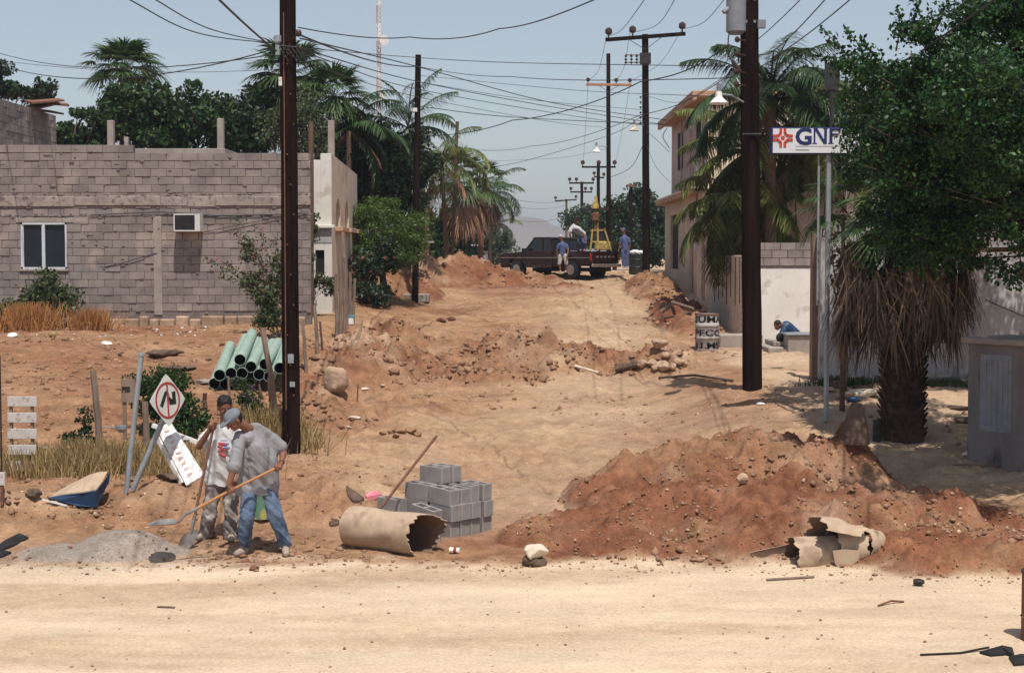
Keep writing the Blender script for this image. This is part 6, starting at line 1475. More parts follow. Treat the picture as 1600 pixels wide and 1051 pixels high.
m = MB(); p = on(714, 864); m.cyl(p + Vector((-.08, 0, .035)), p + Vector((.03, -.03, .035)), .032, n=12); tag(m.build('drink_can', M['litterw'], loc=tuple(p), smooth='auto'), 'crushed white and red can in front of the hollow blocks', 'can'); oc = [x for x in bpy.data.objects if x.name == 'drink_can'][0]
MB().cyl(p + Vector((-.035, -.013, .035)), p + Vector((-.0, -.022, .035)), .0335, n=12).build('red_band', M['roadred'], oc)
litter_rod('twig', 'short brown twig lying on the pale road left', 'twig', [on(246, 949) + Vector((0, 0, .008)), on(273, 950) + Vector((0, 0, .008))], .011, 'bark')
litter_rod('twig', 'thin brown twigs on the road right of centre below the soil heap', 'twig', [on(1372, 948) + Vector((0, 0, .01)), on(1392, 944) + Vector((0, 0, .03)), on(1412, 941) + Vector((0, 0, .01))], .01, 'rust')
litter_rod('plank', 'dark plank lying in the middle of the street left of the rubble', 'plank', [on(962, 583) + Vector((0, 0, .08)), on(1005, 577) + Vector((0, 0, .10))], .08, 'bark')
litter_rod('plank', 'pale stick lying left of the dark plank', 'plank', [on(898, 578) + Vector((0, 0, .04)), on(935, 586) + Vector((0, 0, .04))], .03, 'stonew')
litter_rod('branch', 'dark branch on the earth between the transformer pole and the rubble', 'branch', [on(1030, 593) + Vector((0, 0, .03)), on(1085, 590) + Vector((0, 0, .05)), on(1145, 598) + Vector((0, 0, .03))], .025, 'bark')
litter_rod('branch', 'pale branch on the bank left of the painted drum', 'branch', [on(1050, 480) + Vector((0, 0, .1)), on(1083, 490) + Vector((0, 0, .1))], .04, 'oldwood')
litter_rod('branch', 'lower dark branch on the bank left of the painted drum', 'branch', [on(1038, 503) + Vector((0, 0, .06)), on(1080, 493) + Vector((0, 0, .08))], .035, 'bark')
litter_rod('branch', 'long thin stick on the ground right of the shaggy palm', 'branch', [on(1490, 728) + Vector((0, 0, .02)), on(1545, 730) + Vector((0, 0, .02))], .014, 'oldwood')
rock('rock', 'dark jagged slab on the ground left of the meter kiosk', on(1500, 640), (.3, .12, .05), 110, 'bark', yaw=-.5)
rock('rock', 'second dark slab nearer the meter kiosk', on(1508, 660), (.25, .14, .06), 111, 'bark', yaw=.1)
for i, (px, py, s, m_) in enumerate(((1308, 606, .2, 'bark'), (1322, 622, .22, 'rock'), (1296, 612, .16, 'rock'), (1334, 628, .15, 'darkblue'), (1345, 612, .25, 'bark'))):
    rock('debris', ('dark', 'brown', 'reddish', 'blue', 'black')[i] + ' piece of debris at the foot of the dry sapling by the grey wall', on(px, py), (s, s * .6, s * .4), 115 + i, m_, 'debris')
# cone shaped stump and stub left of the palm
p = on(1337, 690); m = MB(); m.tube([p - Vector((0, 0, .05)), p + Vector((0, 0, .25)), p + Vector((0, 0, .46)), p + Vector((0, 0, .5))], [.19, .15, .09, .06], 14)
tag(m.build('concrete_cone', M['bark'], loc=tuple(p), smooth='auto'), 'cone shaped concrete stump darkened for shade left of the shaggy palm trunk', 'stump')  # bark colour gives the concrete the darkness of tree shade
p = on(1370, 690); m = MB(); m.cyl(p - Vector((0, 0, .05)), p + Vector((0, 0, .34)), .065, n=12); tag(m.build('pipe_stub', M['darkmetal'], loc=tuple(p), smooth='auto'), 'short dark pipe stub against the shaggy palm trunk', 'pipe')

# painted drum with lettering
dr = thing('painted_drum', 'upright metal drum painted with white bands and dark lettering on the right of the street', 'drum', tuple(on(1105, 541)))
M['drum'] = pm('drum_paint', (.40, .36, .34), (.22, .19, .18), 6, .7, .1, 30, c3=(.12, .09, .08), s3=9)
dp = G(1105, 38.3); dh = .90; dR = .295
m = MB(); m.tube([dp + Vector((0, 0, z)) for z in (-.03, .28, .30, .32, .58, .60, .62, dh)], [dR, dR, dR + .014, dR, dR, dR + .014, dR, dR], 32); m.build('shell', M['drum'], dr, smooth='auto')
m = MB(); m.tube([dp + Vector((0, 0, z)) for z in (dh - .03, dh + .01)], [dR + .012] * 2, 32, cap=False); m.build('rim', M['rust'], dr)
m = MB(); m.tube([dp + Vector((0, 0, z)) for z in (.63, .67)], [dR + .003] * 2, 32, cap=False); m.build('white_band', M['whitepaint'], dr)
for txt, z in (('SUMA', .70), ('PECO', .36), ('LLMS', .05)):
    o = text_mesh(txt, .27, M['black'], dr, (0, 0, 0), (1, 0, 0), (0, 0, 1), sx=.95, bold=.006, ex=.002)
    xs_ = [v.co.x for v in o.data.vertices]; cx_ = (min(xs_) + max(xs_)) / 2; l0 = wloc(dr)
    for v in o.data.vertices:
        u = (v.co.x - cx_); w = v.co + l0; a = u / dR * 1.25
        v.co = Vector((dp.x + math.sin(a) * (dR + .006), dp.y - math.cos(a) * (dR + .006), dp.z + z + w.z * .78)) - l0

# ------------------------------------------------------------ people
M['skin'] = pm('skin', (.20, .085, .05), (.16, .065, .04), 9, .55, spec=.35)
M['hair'] = pm('black_hair', (.012, .009, .009), (.008, .006, .006), 30, .6, .4, 90)
M['capblue'] = pm('grey_blue_cap', (.18, .20, .225), (.12, .135, .155), 12, .85, .2, 90)
M['greytee'] = pm('grey_cotton', (.27, .265, .28), (.19, .185, .20), 5, .95, .3, 25, .1)
M['whitetee'] = pm('white_cotton', (.56, .55, .54), (.42, .41, .41), 5, .95, .3, 25, .1)
M['jeans'] = pm('blue_denim', (.17, .235, .34), (.035, .05, .10), 5, .95, .3, 60, .1)
M['mudpants'] = pm('cement_stained_trousers', (.36, .32, .30), (.09, .07, .07), 7, .95, .4, 40, .1, c3=(.62, .60, .58), s3=7)
M['shoe'] = pm('dusty_shoe', (.42, .34, .28), (.25, .19, .16), 12, .9)
M['bluecloth'] = pm('blue_cloth', (.10, .13, .26), (.06, .08, .17), 8, .9)
M['woodh'] = pm('shovel_handle', (.48, .22, .08), (.34, .15, .06), 4, .6, stretch=(1, 1, 1))
M['woodd'] = pm('dark_handle', (.20, .10, .07), (.13, .06, .05), 4, .7)
M['blade'] = pm('worn_steel', (.30, .28, .27), (.16, .14, .13), 9, .5, metal=.4)
def cap_(mb, a, ra, b, rb_, n=14):
    a, b = Vector(a), Vector(b); mb.cyl(a, b, ra, rb_, n); mb.ball(a, ra, n); mb.ball(b, rb_, n)
def chain(mb, pts, rad, n=14):
    for i in range(len(pts) - 1): cap_(mb, pts[i], rad[i], pts[i + 1], rad[i + 1], n)
def organic(name, mb, mat, parent=None, loc=None, voxel=.012, smooth=4, wr=0.0, wsc=9, seed=0, zmin=None):
    """joins overlapping volumes into one continuous smooth surface"""
    me = bpy.data.meshes.new('tmp'); me.from_pydata([tuple(v) for v in mb.v], [], mb.f); me.update()
    bm = bmesh.new(); bm.from_mesh(me); bmesh.ops.recalc_face_normals(bm, faces=bm.faces[:]); bm.to_mesh(me); bm.free()
    o = bpy.data.objects.new('tmp', me); C.objects.link(o)
    r = o.modifiers.new('r', 'REMESH'); r.mode = 'VOXEL'; r.voxel_size = voxel
    s = o.modifiers.new('s', 'SMOOTH'); s.iterations = smooth; s.factor = .5
    bpy.context.view_layer.update()
    m2 = bpy.data.meshes.new_from_object(o.evaluated_get(bpy.context.evaluated_depsgraph_get())); bpy.data.objects.remove(o)
    l0 = wloc(parent) if parent is not None else Vector(loc or (0, 0, 0))
    n = len(m2.vertices); co = np.empty(n * 3, np.float32); m2.vertices.foreach_get('co', co); co = co.reshape(-1, 3)
    if wr:
        no = np.empty(n * 3, np.float32); m2.vertices.foreach_get('normal', no); no = no.reshape(-1, 3)
        q = fbm(co[:, 0] + .7 * co[:, 2], co[:, 2] * .55 + co[:, 1] * .8, wsc, 3, seed) ; q = 1 - np.abs(q) * 2.2
        co = co + no * (wr * (q - .5))[:, None]
    if zmin is not None: co[:, 2] = np.maximum(co[:, 2], zmin + .012 * np.sin(co[:, 0] * 23))
    co = co - np.array(l0, np.float32); m2.vertices.foreach_set('co', co.astype(np.float32).ravel())
    m2.polygons.foreach_set('use_smooth', [True] * len(m2.polygons)); m2.materials.clear(); m2.materials.append(M[mat]); m2.name = name; m2.update()
    return link(name, m2, parent, loc or (0, 0, 0))
def hand(mb, grip, axis, back, side=1, wrist=None, s=1.0):
    """a fist round a handle: axis along the handle, back = direction from handle to the back of the hand"""
    axis = Vector(axis).normalized(); back = Vector(back); back = (back - axis * back.dot(axis)).normalized(); fw = axis.cross(back) * side; g = Vector(grip)
    pc = g + back * .036 * s; cap_(mb, pc + axis * .028 * s - fw * .012, .017 * s, pc - axis * .028 * s - fw * .012, .017 * s, 8); mb.ball(pc - fw * .02, (.034 * s,) * 3, 8)
    if wrist is not None: cap_(mb, pc - fw * .015, .026 * s, wrist, .025 * s, 10)
    for i, ln in enumerate((.9, 1.0, .96, .8)):
        o = axis * (.036 - i * .024) * s; r = .0095 * s; rr_ = .031 * s
        P = [g + o + back * rr_ * 1.05 + fw * .012, g + o + back * rr_ * .45 + fw * rr_ * 1.02 * ln, g + o - back * rr_ * .55 + fw * rr_ * .85 * ln, g + o - back * rr_ * .98 - fw * rr_ * .1]
        chain(mb, P, [r * 1.1, r, r * .95, r * .85], 8)
    P = [pc + axis * .035 * s - fw * .03, g + axis * .055 * s - fw * rr_ * .9, g + axis * .052 * s - back * rr_ * .8 - fw * .008, g + axis * .045 * s - back * rr_ + fw * .012]
    chain(mb, P, [.013 * s, .012 * s, .0105 * s, .009 * s], 8)
def head(mb, c, fwd, up, s=1.0):
    """skull, jaw, nose, ears; returns frame"""
    fwd = Vector(fwd).normalized(); up = Vector(up); up = (up - fwd * up.dot(fwd)).normalized(); rt = fwd.cross(up)
    R3 = Matrix((rt, fwd, up)).transposed(); c = Vector(c)
    f = lambda x, y, z: c + rt * x * s + fwd * y * s + up * z * s
    mb.ball(f(0, -.008, .028), (.077 * s, .095 * s, .088 * s), 16, R3)
    mb.ball(f(0, .022, -.045), (.058 * s, .068 * s, .068 * s), 14, R3); mb.ball(f(0, .062, -.085), (.026 * s, .022 * s, .022 * s), 10, R3)
    chain(mb, [f(0, .088, .01), f(0, .110, -.028)], [.010 * s, .016 * s], 8); mb.ball(f(0, .080, -.056), (.026 * s, .014 * s, .008 * s), 8, R3); mb.ball(f(0, .077, -.068), (.022 * s, .014 * s, .008 * s), 8, R3)
    mb.ball(f(0, .078, .026), (.048 * s, .012 * s, .009 * s), 8, R3)
    for q in (-1, 1): mb.ball(f(q * .079, -.008, -.012), (.011 * s, .020 * s, .032 * s), 8, R3); mb.ball(f(q * .036, .062, -.03), (.022 * s, .02 * s, .02 * s), 8, R3)
    return f, R3
def facebits(f, R3, parent, s=1.0):
    m = MB()
    for q in (-1, 1): m.ball(f(q * .030, .084, .006), (.013 * s, .008 * s, .007 * s), 8, R3)
    m.build('eyes', M['whitetee'], parent, smooth=True)
    m = MB()
    for q in (-1, 1): m.ball(f(q * .030, .0905, .006), (.006 * s,) * 3, 6, R3); m.beam(f(q * .014, .090, .024), f(q * .048, .082, .027), .006 * s, .007 * s)
    m.build('pupils_and_brows', M['hair'], parent)

# --- front worker: grey shirt, cap, jeans, bent over his shovel
YA = 17.3; P = lambda px, py, d=0: at(px, py, YA + d)
fa = P(405, 866); fz = gz(fa.x, YA)
# shovel first (held, so a thing of its own)
sa0, sa1, sa2 = P(441, 726, -.10), P(348, 772, -.36), P(306, 795, -.42)
shA = thing('shovel', 'long wooden handled shovel held low and level by the front worker', 'shovel', tuple(sa1))
MB().tube([sa0, sa1, sa2], .0155, 10).build('handle', M['woodh'], shA, smooth='auto')
b1_, b2_, b3_ = P(290, 803, -.44), P(278, 815, -.45), P(272, 818, -.46)
MB().tube([sa2 + (sa1 - sa2) * .12, sa2, b1_, b2_, b3_], [.018, .021, .02, .015, .012], 10).build('socket', M['blade'], shA, smooth='auto')
def blade(parent, root, tip, wdir, w, cup, nrm):
    root, tip, wdir, nrm = Vector(root), Vector(tip), Vector(wdir).normalized(), Vector(nrm).normalized(); V = []; n = 8; k = 8
    prof = [.55, .96, 1, 1, 1, .97, .86, .6, .12]
    for i in range(n + 1):
        for j in range(k + 1):
            u = (j / k - .5) * 2; V.append(lerp(root, tip, i / n) + wdir * (u * w / 2 * prof[i]) + nrm * (cup * (u * u) * prof[i] + cup * .5 * (i / n - .5) ** 2))
    m = MB(); N = len(V); V2 = [v - nrm * .004 for v in V]; q = lambda i, j: i * (k + 1) + j
    Fc = [(q(i, j), q(i, j + 1), q(i + 1, j + 1), q(i + 1, j)) for i in range(n) for j in range(k)]
    Fc += [tuple(x + N for x in f[::-1]) for f in Fc]
    for i in range(n):
        for j in (0, k): Fc.append((q(i, j), q(i + 1, j), q(i + 1, j) + N, q(i, j) + N))
    for j in range(k):
        for i in (0, n): Fc.append((q(i, j), q(i, j + 1), q(i, j + 1) + N, q(i, j) + N))
    m.add(V + V2, Fc); return m.build('blade', M['blade'], parent, smooth='auto')
blade(shA, b3_ + Vector((.01, 0, 0)), P(231, 820, -.55), (0, 1, .12), .21, .03, (0, 0, 1))

sh = dict(L=P(374, 683, -.12), R=P(424, 685, .06)); hipL, hipR = P(392, 752, .0), P(417, 752, .05)
kL, kR = P(386, 806, -.12), P(430, 806, -.02); aL, aR = P(381, 848, -.02), P(446, 848, .05)
eL, wL = P(365, 733, -.30), P(357, 758, -.36); eR, wR = P(443, 706, .08), P(440, 722, -.06)
gL = lerp(sa0, sa1, .86); gR = lerp(sa0, sa1, .06)
mb = MB()
neck = P(386, 668, -.10); hc = P(366, 656, -.22); fwd = Vector((-.62, -.42, -.55)); up = Vector((-.55, -.35, .85))
chain(mb, [P(402, 676, 0), neck, lerp(neck, hc, .55)], [.055, .054, .052])
f, R3 = head(mb, hc, fwd, up)
chain(mb, [P(404, 690, .02), P(406, 715, .03), P(405, 745, .03)], [.09, .09, .09])
for s0, e, w in ((sh['L'], eL, wL), (sh['R'], eR, wR)): chain(mb, [P(402, 690), s0, e, lerp(e, w, .3), w], [.07, .050, .042, .040, .027])
for h, k, a in ((hipL, kL, aL), (hipR, kR, aR)): chain(mb, [P(405, 748, .03), h, k, lerp(k, a, .35), a], [.08, .07, .05, .048, .036])
ax = (sa1 - sa0)
hand(mb, gL, ax, Vector((0, -1, .45)), 1, wL); hand(mb, gR, ax, Vector((.1, -1, .35)), 1, wR)
pa = organic('person', mb, 'skin', loc=(fa.x, YA, fz), voxel=.0065, smooth=3)
tag(pa, 'worker in grey cap, grey shirt and blue jeans bending over a level shovel', 'person')
facebits(f, R3, pa)
m = MB(); m.ball(f(0, -.030, .018), (.082, .085, .080), 14, R3); organic('hair', m, 'hair', pa, voxel=.01, smooth=1)
m = MB(); m.ball(f(0, -.006, .052), (.091, .108, .078), 18, R3); q = [f(-.07, .08, .045), f(-.035, .155, .038), f(0, .172, .036), f(.035, .155, .038), f(.07, .08, .045)]
chain(m, q, [.012] * 5, 8)
for i in range(6): chain(m, [f(-.072 + i * .0288, .07, .05), f((-.072 + i * .0288) * .62, .155, .040)], [.012, .010], 8)
m.ball(f(0, 0, .13), .010, 8); organic('cap', m, 'capblue', pa, voxel=.008, smooth=3)
m = MB()
chain(m, [P(378, 688, -.06), P(384, 715, -.04), P(386, 742, 0), P(386, 762, 0)], [.085, .105, .105, .11]); chain(m, [P(422, 688, .05), P(421, 715, .05), P(418, 742, .06), P(418, 760, .06)], [.085, .115, .125, .13]); chain(m, [P(386, 764, 0), P(418, 764, .05)], [.13, .13])
chain(m, [P(402, 678, 0), P(403, 700, -.04), P(402, 730, -.03), P(402, 768, .0)], [.115, .145, .135, .12]); chain(m, [P(386, 678, -.07), P(400, 670, -.02), P(416, 679, .03)], [.07, .08, .07])
chain(m, [sh['L'], lerp(sh['L'], eL, .5), lerp(sh['L'], eL, .92)], [.07, .078, .08]); chain(m, [sh['R'], lerp(sh['R'], eR, .7)], [.07, .086])
m.ball(P(388, 684, -.10), .085); m.ball(P(396, 680, -.06), .08)
organic('shirt', m, 'greytee', pa, voxel=.011, smooth=4, wr=.02, wsc=6, seed=3, zmin=P(0, 771).z)
m = MB()
for h, k, a, r1 in ((hipL, kL, aL, .082), (hipR, kR, aR, .085)): chain(m, [h, k, lerp(k, a, .5), a + Vector((0, 0, .02))], [.10, .080, .078, .082])
chain(m, [P(392, 752, .02), P(417, 752, .05)], [.105, .105]); organic('jeans', m, 'jeans', pa, voxel=.011, smooth=4, wr=.02, wsc=8, seed=5)
for an, tx in ((aL, P(370, 861, -.14)), (aR, P(447, 861, -.17))):
    m = MB(); g_ = gz(an.x, an.y); hz = Vector((an.x, an.y + .03, g_ + .045)); tz_ = Vector((tx.x, tx.y, g_ + .035)); chain(m, [an + Vector((0, 0, -.0)), hz, lerp(hz, tz_, .55), tz_], [.05, .048, .045, .038]); organic('shoe', m, 'shoe', pa, voxel=.009, smooth=2)
m = MB(); m.tube([lerp(eR, wR, .85) - Vector((0, 0, .01)), lerp(eR, wR, 1.05)], .032, 12); m.build('watch', M['black'], pa)

# --- rear worker: white shirt, stained trousers, one hand raised on the shovel grip
YB = 17.95; P = lambda px, py, d=0: at(px, py, YB + d)
fb_ = P(340, 862); fzb = gz(fb_.x, YB)
sb0, sb1 = P(335, 660, -.20), P(303, 812, -.30)
shB = thing('shovel', 'upright shovel with a dark handle held by the rear worker, blade on the ground', 'shovel', tuple(sb1))
MB().tube([sb0, sb1], .016, 10).build('handle', M['woodd'], shB, smooth='auto')
r_ = P(299, 832, -.31); tip = P(286, 863, -.36)
MB().tube([lerp(sb1, sb0, .06), sb1, r_], [.02, .021, .016], 10).build('socket', M['blade'], shB, smooth='auto')
blade(shB, r_ + Vector((0, 0, .02)), tip, (1, .25, .32), .215, .022, (.15, -1, .15))
hc = P(351, 636, -.02); nk = P(352, 660, .02)
shL, shR = P(330, 678, 0), P(374, 680, .02); hL, hR = P(336, 752, 0), P(362, 752, .02)
kL, kR = P(327, 806, -.10), P(361, 808, -.05); aL, aR = P(319, 850, .0), P(358, 850, .02)
eL, wL = P(311, 697, -.10), P(327, 672, -.20)
eR, wR = P(386, 716, -.02), P(372, 745, -.18)
mb = MB(); chain(mb, [P(352, 674, 0), nk, lerp(nk, hc, .5)], [.08, .060, .056])
f, R3 = head(mb, hc, Vector((.42, -.80, -.30)), Vector((.1, -.2, 1)))
chain(mb, [P(352, 686, .02), P(350, 720, .03), P(349, 748, .03)], [.09, .09, .09])
for s0, e, w in ((shL, eL, wL), (shR, eR, wR)): chain(mb, [P(352, 690, .02), s0, e, lerp(e, w, .3), w], [.07, .052, .041, .039, .028])
for h, k, a in ((hL, kL, aL), (hR, kR, aR)): chain(mb, [P(349, 750, .03), h, k, lerp(k, a, .35), a], [.08, .07, .05, .048, .037])
gL2 = lerp(sb0, sb1, .03); hand(mb, gL2, sb1 - sb0, Vector((-.3, -1, .1)), -1, wL); hand(mb, wR + Vector((-.03, -.03, -.06)), (1, 0, -.3), Vector((.2, -1, 0)), 1, wR)
pb = organic('person', mb, 'skin', loc=(fb_.x, YB, fzb), voxel=.0065, smooth=3)
tag(pb, 'dark haired worker in a white printed shirt and cement stained trousers behind the first', 'person')
facebits(f, R3, pb)
m = MB(); m.ball(f(0, -.022, .050), (.090, .100, .086), 16, R3); m.ball(f(0, -.055, .0), (.080, .065, .085), 12, R3)
for i in range(40): 
    a = i * 2.4; h_ = .3 + .7 * (i / 40); m.ball(f(.084 * math.cos(a) * math.sqrt(1 - h_ * h_ * .9), -.02 + .09 * math.sin(a) * math.sqrt(1 - h_ * h_ * .9), .05 + .085 * h_), .014, 6)
organic('hair', m, 'hair', pb, voxel=.008, smooth=2)
m = MB()
chain(m, [P(338, 688, 0), P(337, 715, .0), P(336, 752, 0)], [.10, .115, .125]); chain(m, [P(336, 752, 0), P(363, 752, .02)], [.13, .13]); chain(m, [P(368, 684, .02), P(366, 715, .03), P(363, 750, .02)], [.10, .125, .13]); chain(m, [P(352, 680, 0), P(351, 715, -.02), P(350, 754, 0)], [.125, .155, .15])
chain(m, [shL, lerp(shL, eL, .55)], [.078, .088]); chain(m, [shR, lerp(shR, eR, .7)], [.08, .09]); chain(m, [P(342, 673, 0), P(362, 673, 0)], [.07, .07])
so = organic('shirt', m, 'whitetee', pb, voxel=.011, smooth=4, wr=.018, wsc=6, seed=9, zmin=P(0, 756).z)
m = MB(); rr_ = random.Random(3)
for i in range(12):
    q = P(347 + rr_.uniform(-7, 7), 703 + rr_.uniform(-11, 11), -.185); m.ball(q, (.022 * rr_.uniform(.6, 1.5), .01, .022 * rr_.uniform(.5, 1.3)), 8)
m.build('shirt_print', pm('red_print', (.50, .09, .08), (.35, .06, .07)), pb, smooth=True)
m = MB()
for i in range(5): m.ball(P(352 + rr_.uniform(-4, 5), 696 + rr_.uniform(-4, 4), -.187), (.03, .01, .018), 8)
m.ball(P(350, 688, -.17), (.05, .01, .007), 8); m.build('shirt_print', pm('blue_print', (.20, .22, .42), (.14, .15, .3)), pb, smooth=True)
m = MB()
for h, k, a in ((hL, kL, aL), (hR, kR, aR)): chain(m, [h, k, lerp(k, a, .5), a + Vector((0, 0, .02))], [.105, .084, .078, .082])
chain(m, [hL, hR], [.11, .11]); organic('trousers', m, 'mudpants', pb, voxel=.011, smooth=4, wr=.022, wsc=8, seed=12)
for an, tx in ((aL, P(309, 861, -.12)), (aR, P(362, 862, -.14))):
    m = MB(); g_ = gz(an.x, an.y); hz = Vector((an.x, an.y + .03, g_ + .045)); tz_ = Vector((tx.x, tx.y, g_ + .035)); chain(m, [an, hz, lerp(hz, tz_, .55), tz_], [.05, .048, .045, .038]); organic('shoe', m, 'shoe', pb, voxel=.009, smooth=2)

bk_ = thing('paint_bucket', 'green bucket with a yellow patch standing behind the legs of the front worker', 'bucket', tuple(G(406, 18.9)))
g_ = G(406, 18.9); m = MB(); m.tube([g_ + Vector((0, 0, -.02)), g_ + Vector((0, 0, .3)), g_ + Vector((0, 0, .305)), g_ + Vector((0, 0, .34))], [.12, .145, .155, .155], 24, cap=False); m.build('shell', pm('green_plastic', (.16, .30, .20), (.12, .24, .16), 5, .5, c3=(.5, .42, .12), s3=5), bk_, smooth='auto')
m = MB(); m.tube([g_ + Vector((0, 0, -.02)), g_ + Vector((0, 0, .29))], [.118, .142], 24); m.build('cement', M['concrete'], bk_)
m = MB(); m.tube([g_ + Vector((.15 * math.cos(a), -.05 - .1 * math.sin(a) * .4, .32 + .13 * math.sin(a))) for a in np.linspace(0, math.pi, 12)], .005, 6); m.build('handle', M['galv'], bk_)

# ------------------------------------------------------------ simple far figures
def figure(label, Y, foot, J, skin=True, shirt='whitetee', trousers='bluecloth', shorts=False, hat=None, s=1.0, sleeves=True, voxel=.016, dark=False):
    """J: joint pixel positions relative dict"""
    P = lambda q: at(q[0], q[1], Y + (q[2] if len(q) > 2 else 0)); loc = P(foot)
    mb = MB(); chain(mb, [P(J['chest']), P(J['neck'])], [.12 * s, .055 * s]); f, R3 = head(mb, P(J['head']), Vector(J.get('fwd', (-.3, -1, -.1))), Vector((0, 0, 1)), s)
    chain(mb, [P(J['neck']), lerp(P(J['neck']), P(J['head']), .6)], [.055 * s, .05 * s]); chain(mb, [P(J['chest']), P(J['hip'])], [.12 * s, .12 * s])
    for k in ('L', 'R'):
        a = [P(q) for q in J['arm' + k]]; chain(mb, [P(J['chest'])] + a, [.08 * s, .055 * s, .042 * s, .03 * s][:len(a) + 1])
        w = a[-1]; d = (a[-1] - a[-2]).normalized(); chain(mb, [w, w + d * .07 * s], [.03 * s, .036 * s], 8)
        sd = d.orthogonal().normalized()
        for i in range(4): q = w + d * .08 * s + sd * (i - 1.5) * .02 * s; chain(mb, [q, q + d * (.045 - .006 * abs(i - 1.3)) * s, q + d * .065 * s + d.cross(sd) * .02], [.010 * s, .009 * s, .008 * s], 6)
        q = w + d * .04 * s + sd * .035 * s; chain(mb, [q, q + (d + sd).normalized() * .04 * s], [.012 * s, .010 * s], 6)
        l = [P(q) for q in J['leg' + k]]; chain(mb, [P(J['hip'])] + l, [.10 * s, .09 * s, .055 * s, .04 * s][:len(l) + 1])
    o = organic('person', mb, 'skin', loc=tuple(loc), voxel=voxel * .6, smooth=2); tag(o, label, 'person')
    m = MB(); m.ball(f(0, -.02, .045), (.088 * s, .10 * s, .08 * s), 12, R3); organic('hat' if hat else 'hair', m, hat or 'hair', o, voxel=.014, smooth=1)
    m = MB(); c, h = P(J['chest']), P(J['hip']); chain(m, [c, h], [.155 * s, .15 * s]); n_ = P(J['neck']); chain(m, [c, lerp(c, n_, .6)], [.14 * s, .09 * s])
    for k in ('L', 'R'):
        a = [P(q) for q in J['arm' + k]]; chain(m, [c, a[0], lerp(a[0], a[1], .55)], [.11 * s, .075 * s, .07 * s])
    organic('shirt', m, shirt, o, voxel=voxel, smooth=3, wr=.012)
    m = MB()
    for k in ('L', 'R'):
        l = [P(q) for q in J['leg' + k]]; pts = [h] + (l[:2] if shorts else l); pts = pts[:-1] + [lerp(pts[-2], pts[-1], .9)]; chain(m, pts, [.14 * s, .115 * s, .088 * s, .07 * s][:len(pts)])
    organic('shorts' if shorts else 'trousers', m, trousers, o, voxel=voxel, smooth=3, wr=.012)
    for k in ('L', 'R'):
        if len(J['leg' + k]) > 2: e = P(J['leg' + k][-1]); m = MB(); chain(m, [e, e + Vector((-.03, -.10, -.03))], [.05 * s, .04 * s]); organic('shoe', m, 'shoe', o, voxel=.014, smooth=1)
    return o
# boy beside the pickup
figure('child in a blue shirt and white shorts and white cap beside the dark pickup', 59.6, (879, 426), dict(head=(876, 371), neck=(878, 377), chest=(879, 383), hip=(879, 397), armL=[(873, 383), (870, 391), (871, 400)], armR=[(885, 383), (888, 391, -.1), (886, 399, -.2)], legL=[(876, 400), (874, 413), (876, 424)], legR=[(883, 400), (885, 413), (884, 424)]), shirt='bluecloth', trousers='whitetee', shorts=True, hat='whitetee', s=.82)
# man bent over in the truck bed
figure('man in a white shirt bending forward in the bed of the pickup', 63.4, (912, 385), dict(head=(901, 342, -.1), neck=(898, 350), chest=(897, 356, 0), hip=(910, 366, .1), fwd=(-.2, -.6, -.7), armL=[(892, 357, -.1), (890, 366, -.2), (893, 374, -.2)], armR=[(905, 357, -.15), (912, 366, -.25), (915, 377, -.3)], legL=[(908, 370, .1), (907, 380, 0), (908, 390, .1)], legR=[(913, 370, .1), (914, 380, 0), (914, 390, .1)]), shirt='whitetee', trousers='bluecloth')
figure('person in a blue jacket and blue trousers standing behind the tailgate of the pickup', 67, (976, 420), dict(head=(974, 360), neck=(975, 367), chest=(976, 373), hip=(977, 390), armL=[(971, 373), (969, 382), (967, 390)], armR=[(982, 373), (984, 383), (983, 391)], legL=[(974, 393), (974, 406), (975, 417)], legR=[(980, 393), (980, 406), (980, 417)]), shirt='bluecloth', trousers='bluecloth', hat='bluecloth')
figure('dark clothed person crouching forward on the step by the white yard wall', 37.2, (1228, 545), dict(head=(1215, 508, -.15), neck=(1222, 507, -.05), chest=(1229, 511, 0), hip=(1243, 524, .15), fwd=(-.7, -.4, -.5), armL=[(1224, 514, -.15), (1221, 526, -.2), (1217, 534, -.25)], armR=[(1236, 512, .1), (1232, 525, 0), (1224, 534, -.1)], legL=[(1236, 527, -.1), (1218, 526, -.25), (1222, 545, -.1)], legR=[(1240, 527, .1), (1224, 527, .1), (1228, 545, .15)]), shirt='darkblue', trousers='black')

# ------------------------------------------------------------ the pickup
M['maroon'] = pm('dark_maroon_paint', (.024, .005, .007), (.016, .005, .006), 2, .35, spec=.35, c3=(.05, .03, .022), s3=3)
M['tyre'] = pm('tyre', (.02, .018, .017), (.012, .011, .011), 8, .9); M['chrome'] = pm('dusty_chrome', (.38, .32, .30), (.28, .22, .2), 6, .4, metal=.6)
M['tail'] = pm('red_lens', (.5, .03, .02), (.4, .02, .02), 6, .3); M['yellow'] = pm('yellow_paint', (.50, .36, .10), (.34, .24, .08), 5, .5, c3=(.2, .13, .08), s3=14)
th = math.radians(44); tc = Vector((0, 0, 0)); rear = at(952, 428, 60.2)
fwdv = Vector((-math.cos(th), math.sin(th), 0)); latv = Vector((-fwdv.y, fwdv.x, 0))   # lat points to the driver's left (towards camera-left)
if latv.y > 0: latv = -latv
org = G(944, 60.4); gp_ = org.copy(); frz = gz(org.x + fwdv.x * 4, org.y + fwdv.y * 4)
tk = thing('pickup_truck', 'dark maroon pickup truck seen from its left rear corner at the crest of the street', 'pickup truck', tuple(org))
def T(x, y, z): return org + fwdv * x + latv * y + Vector((0, 0, z))
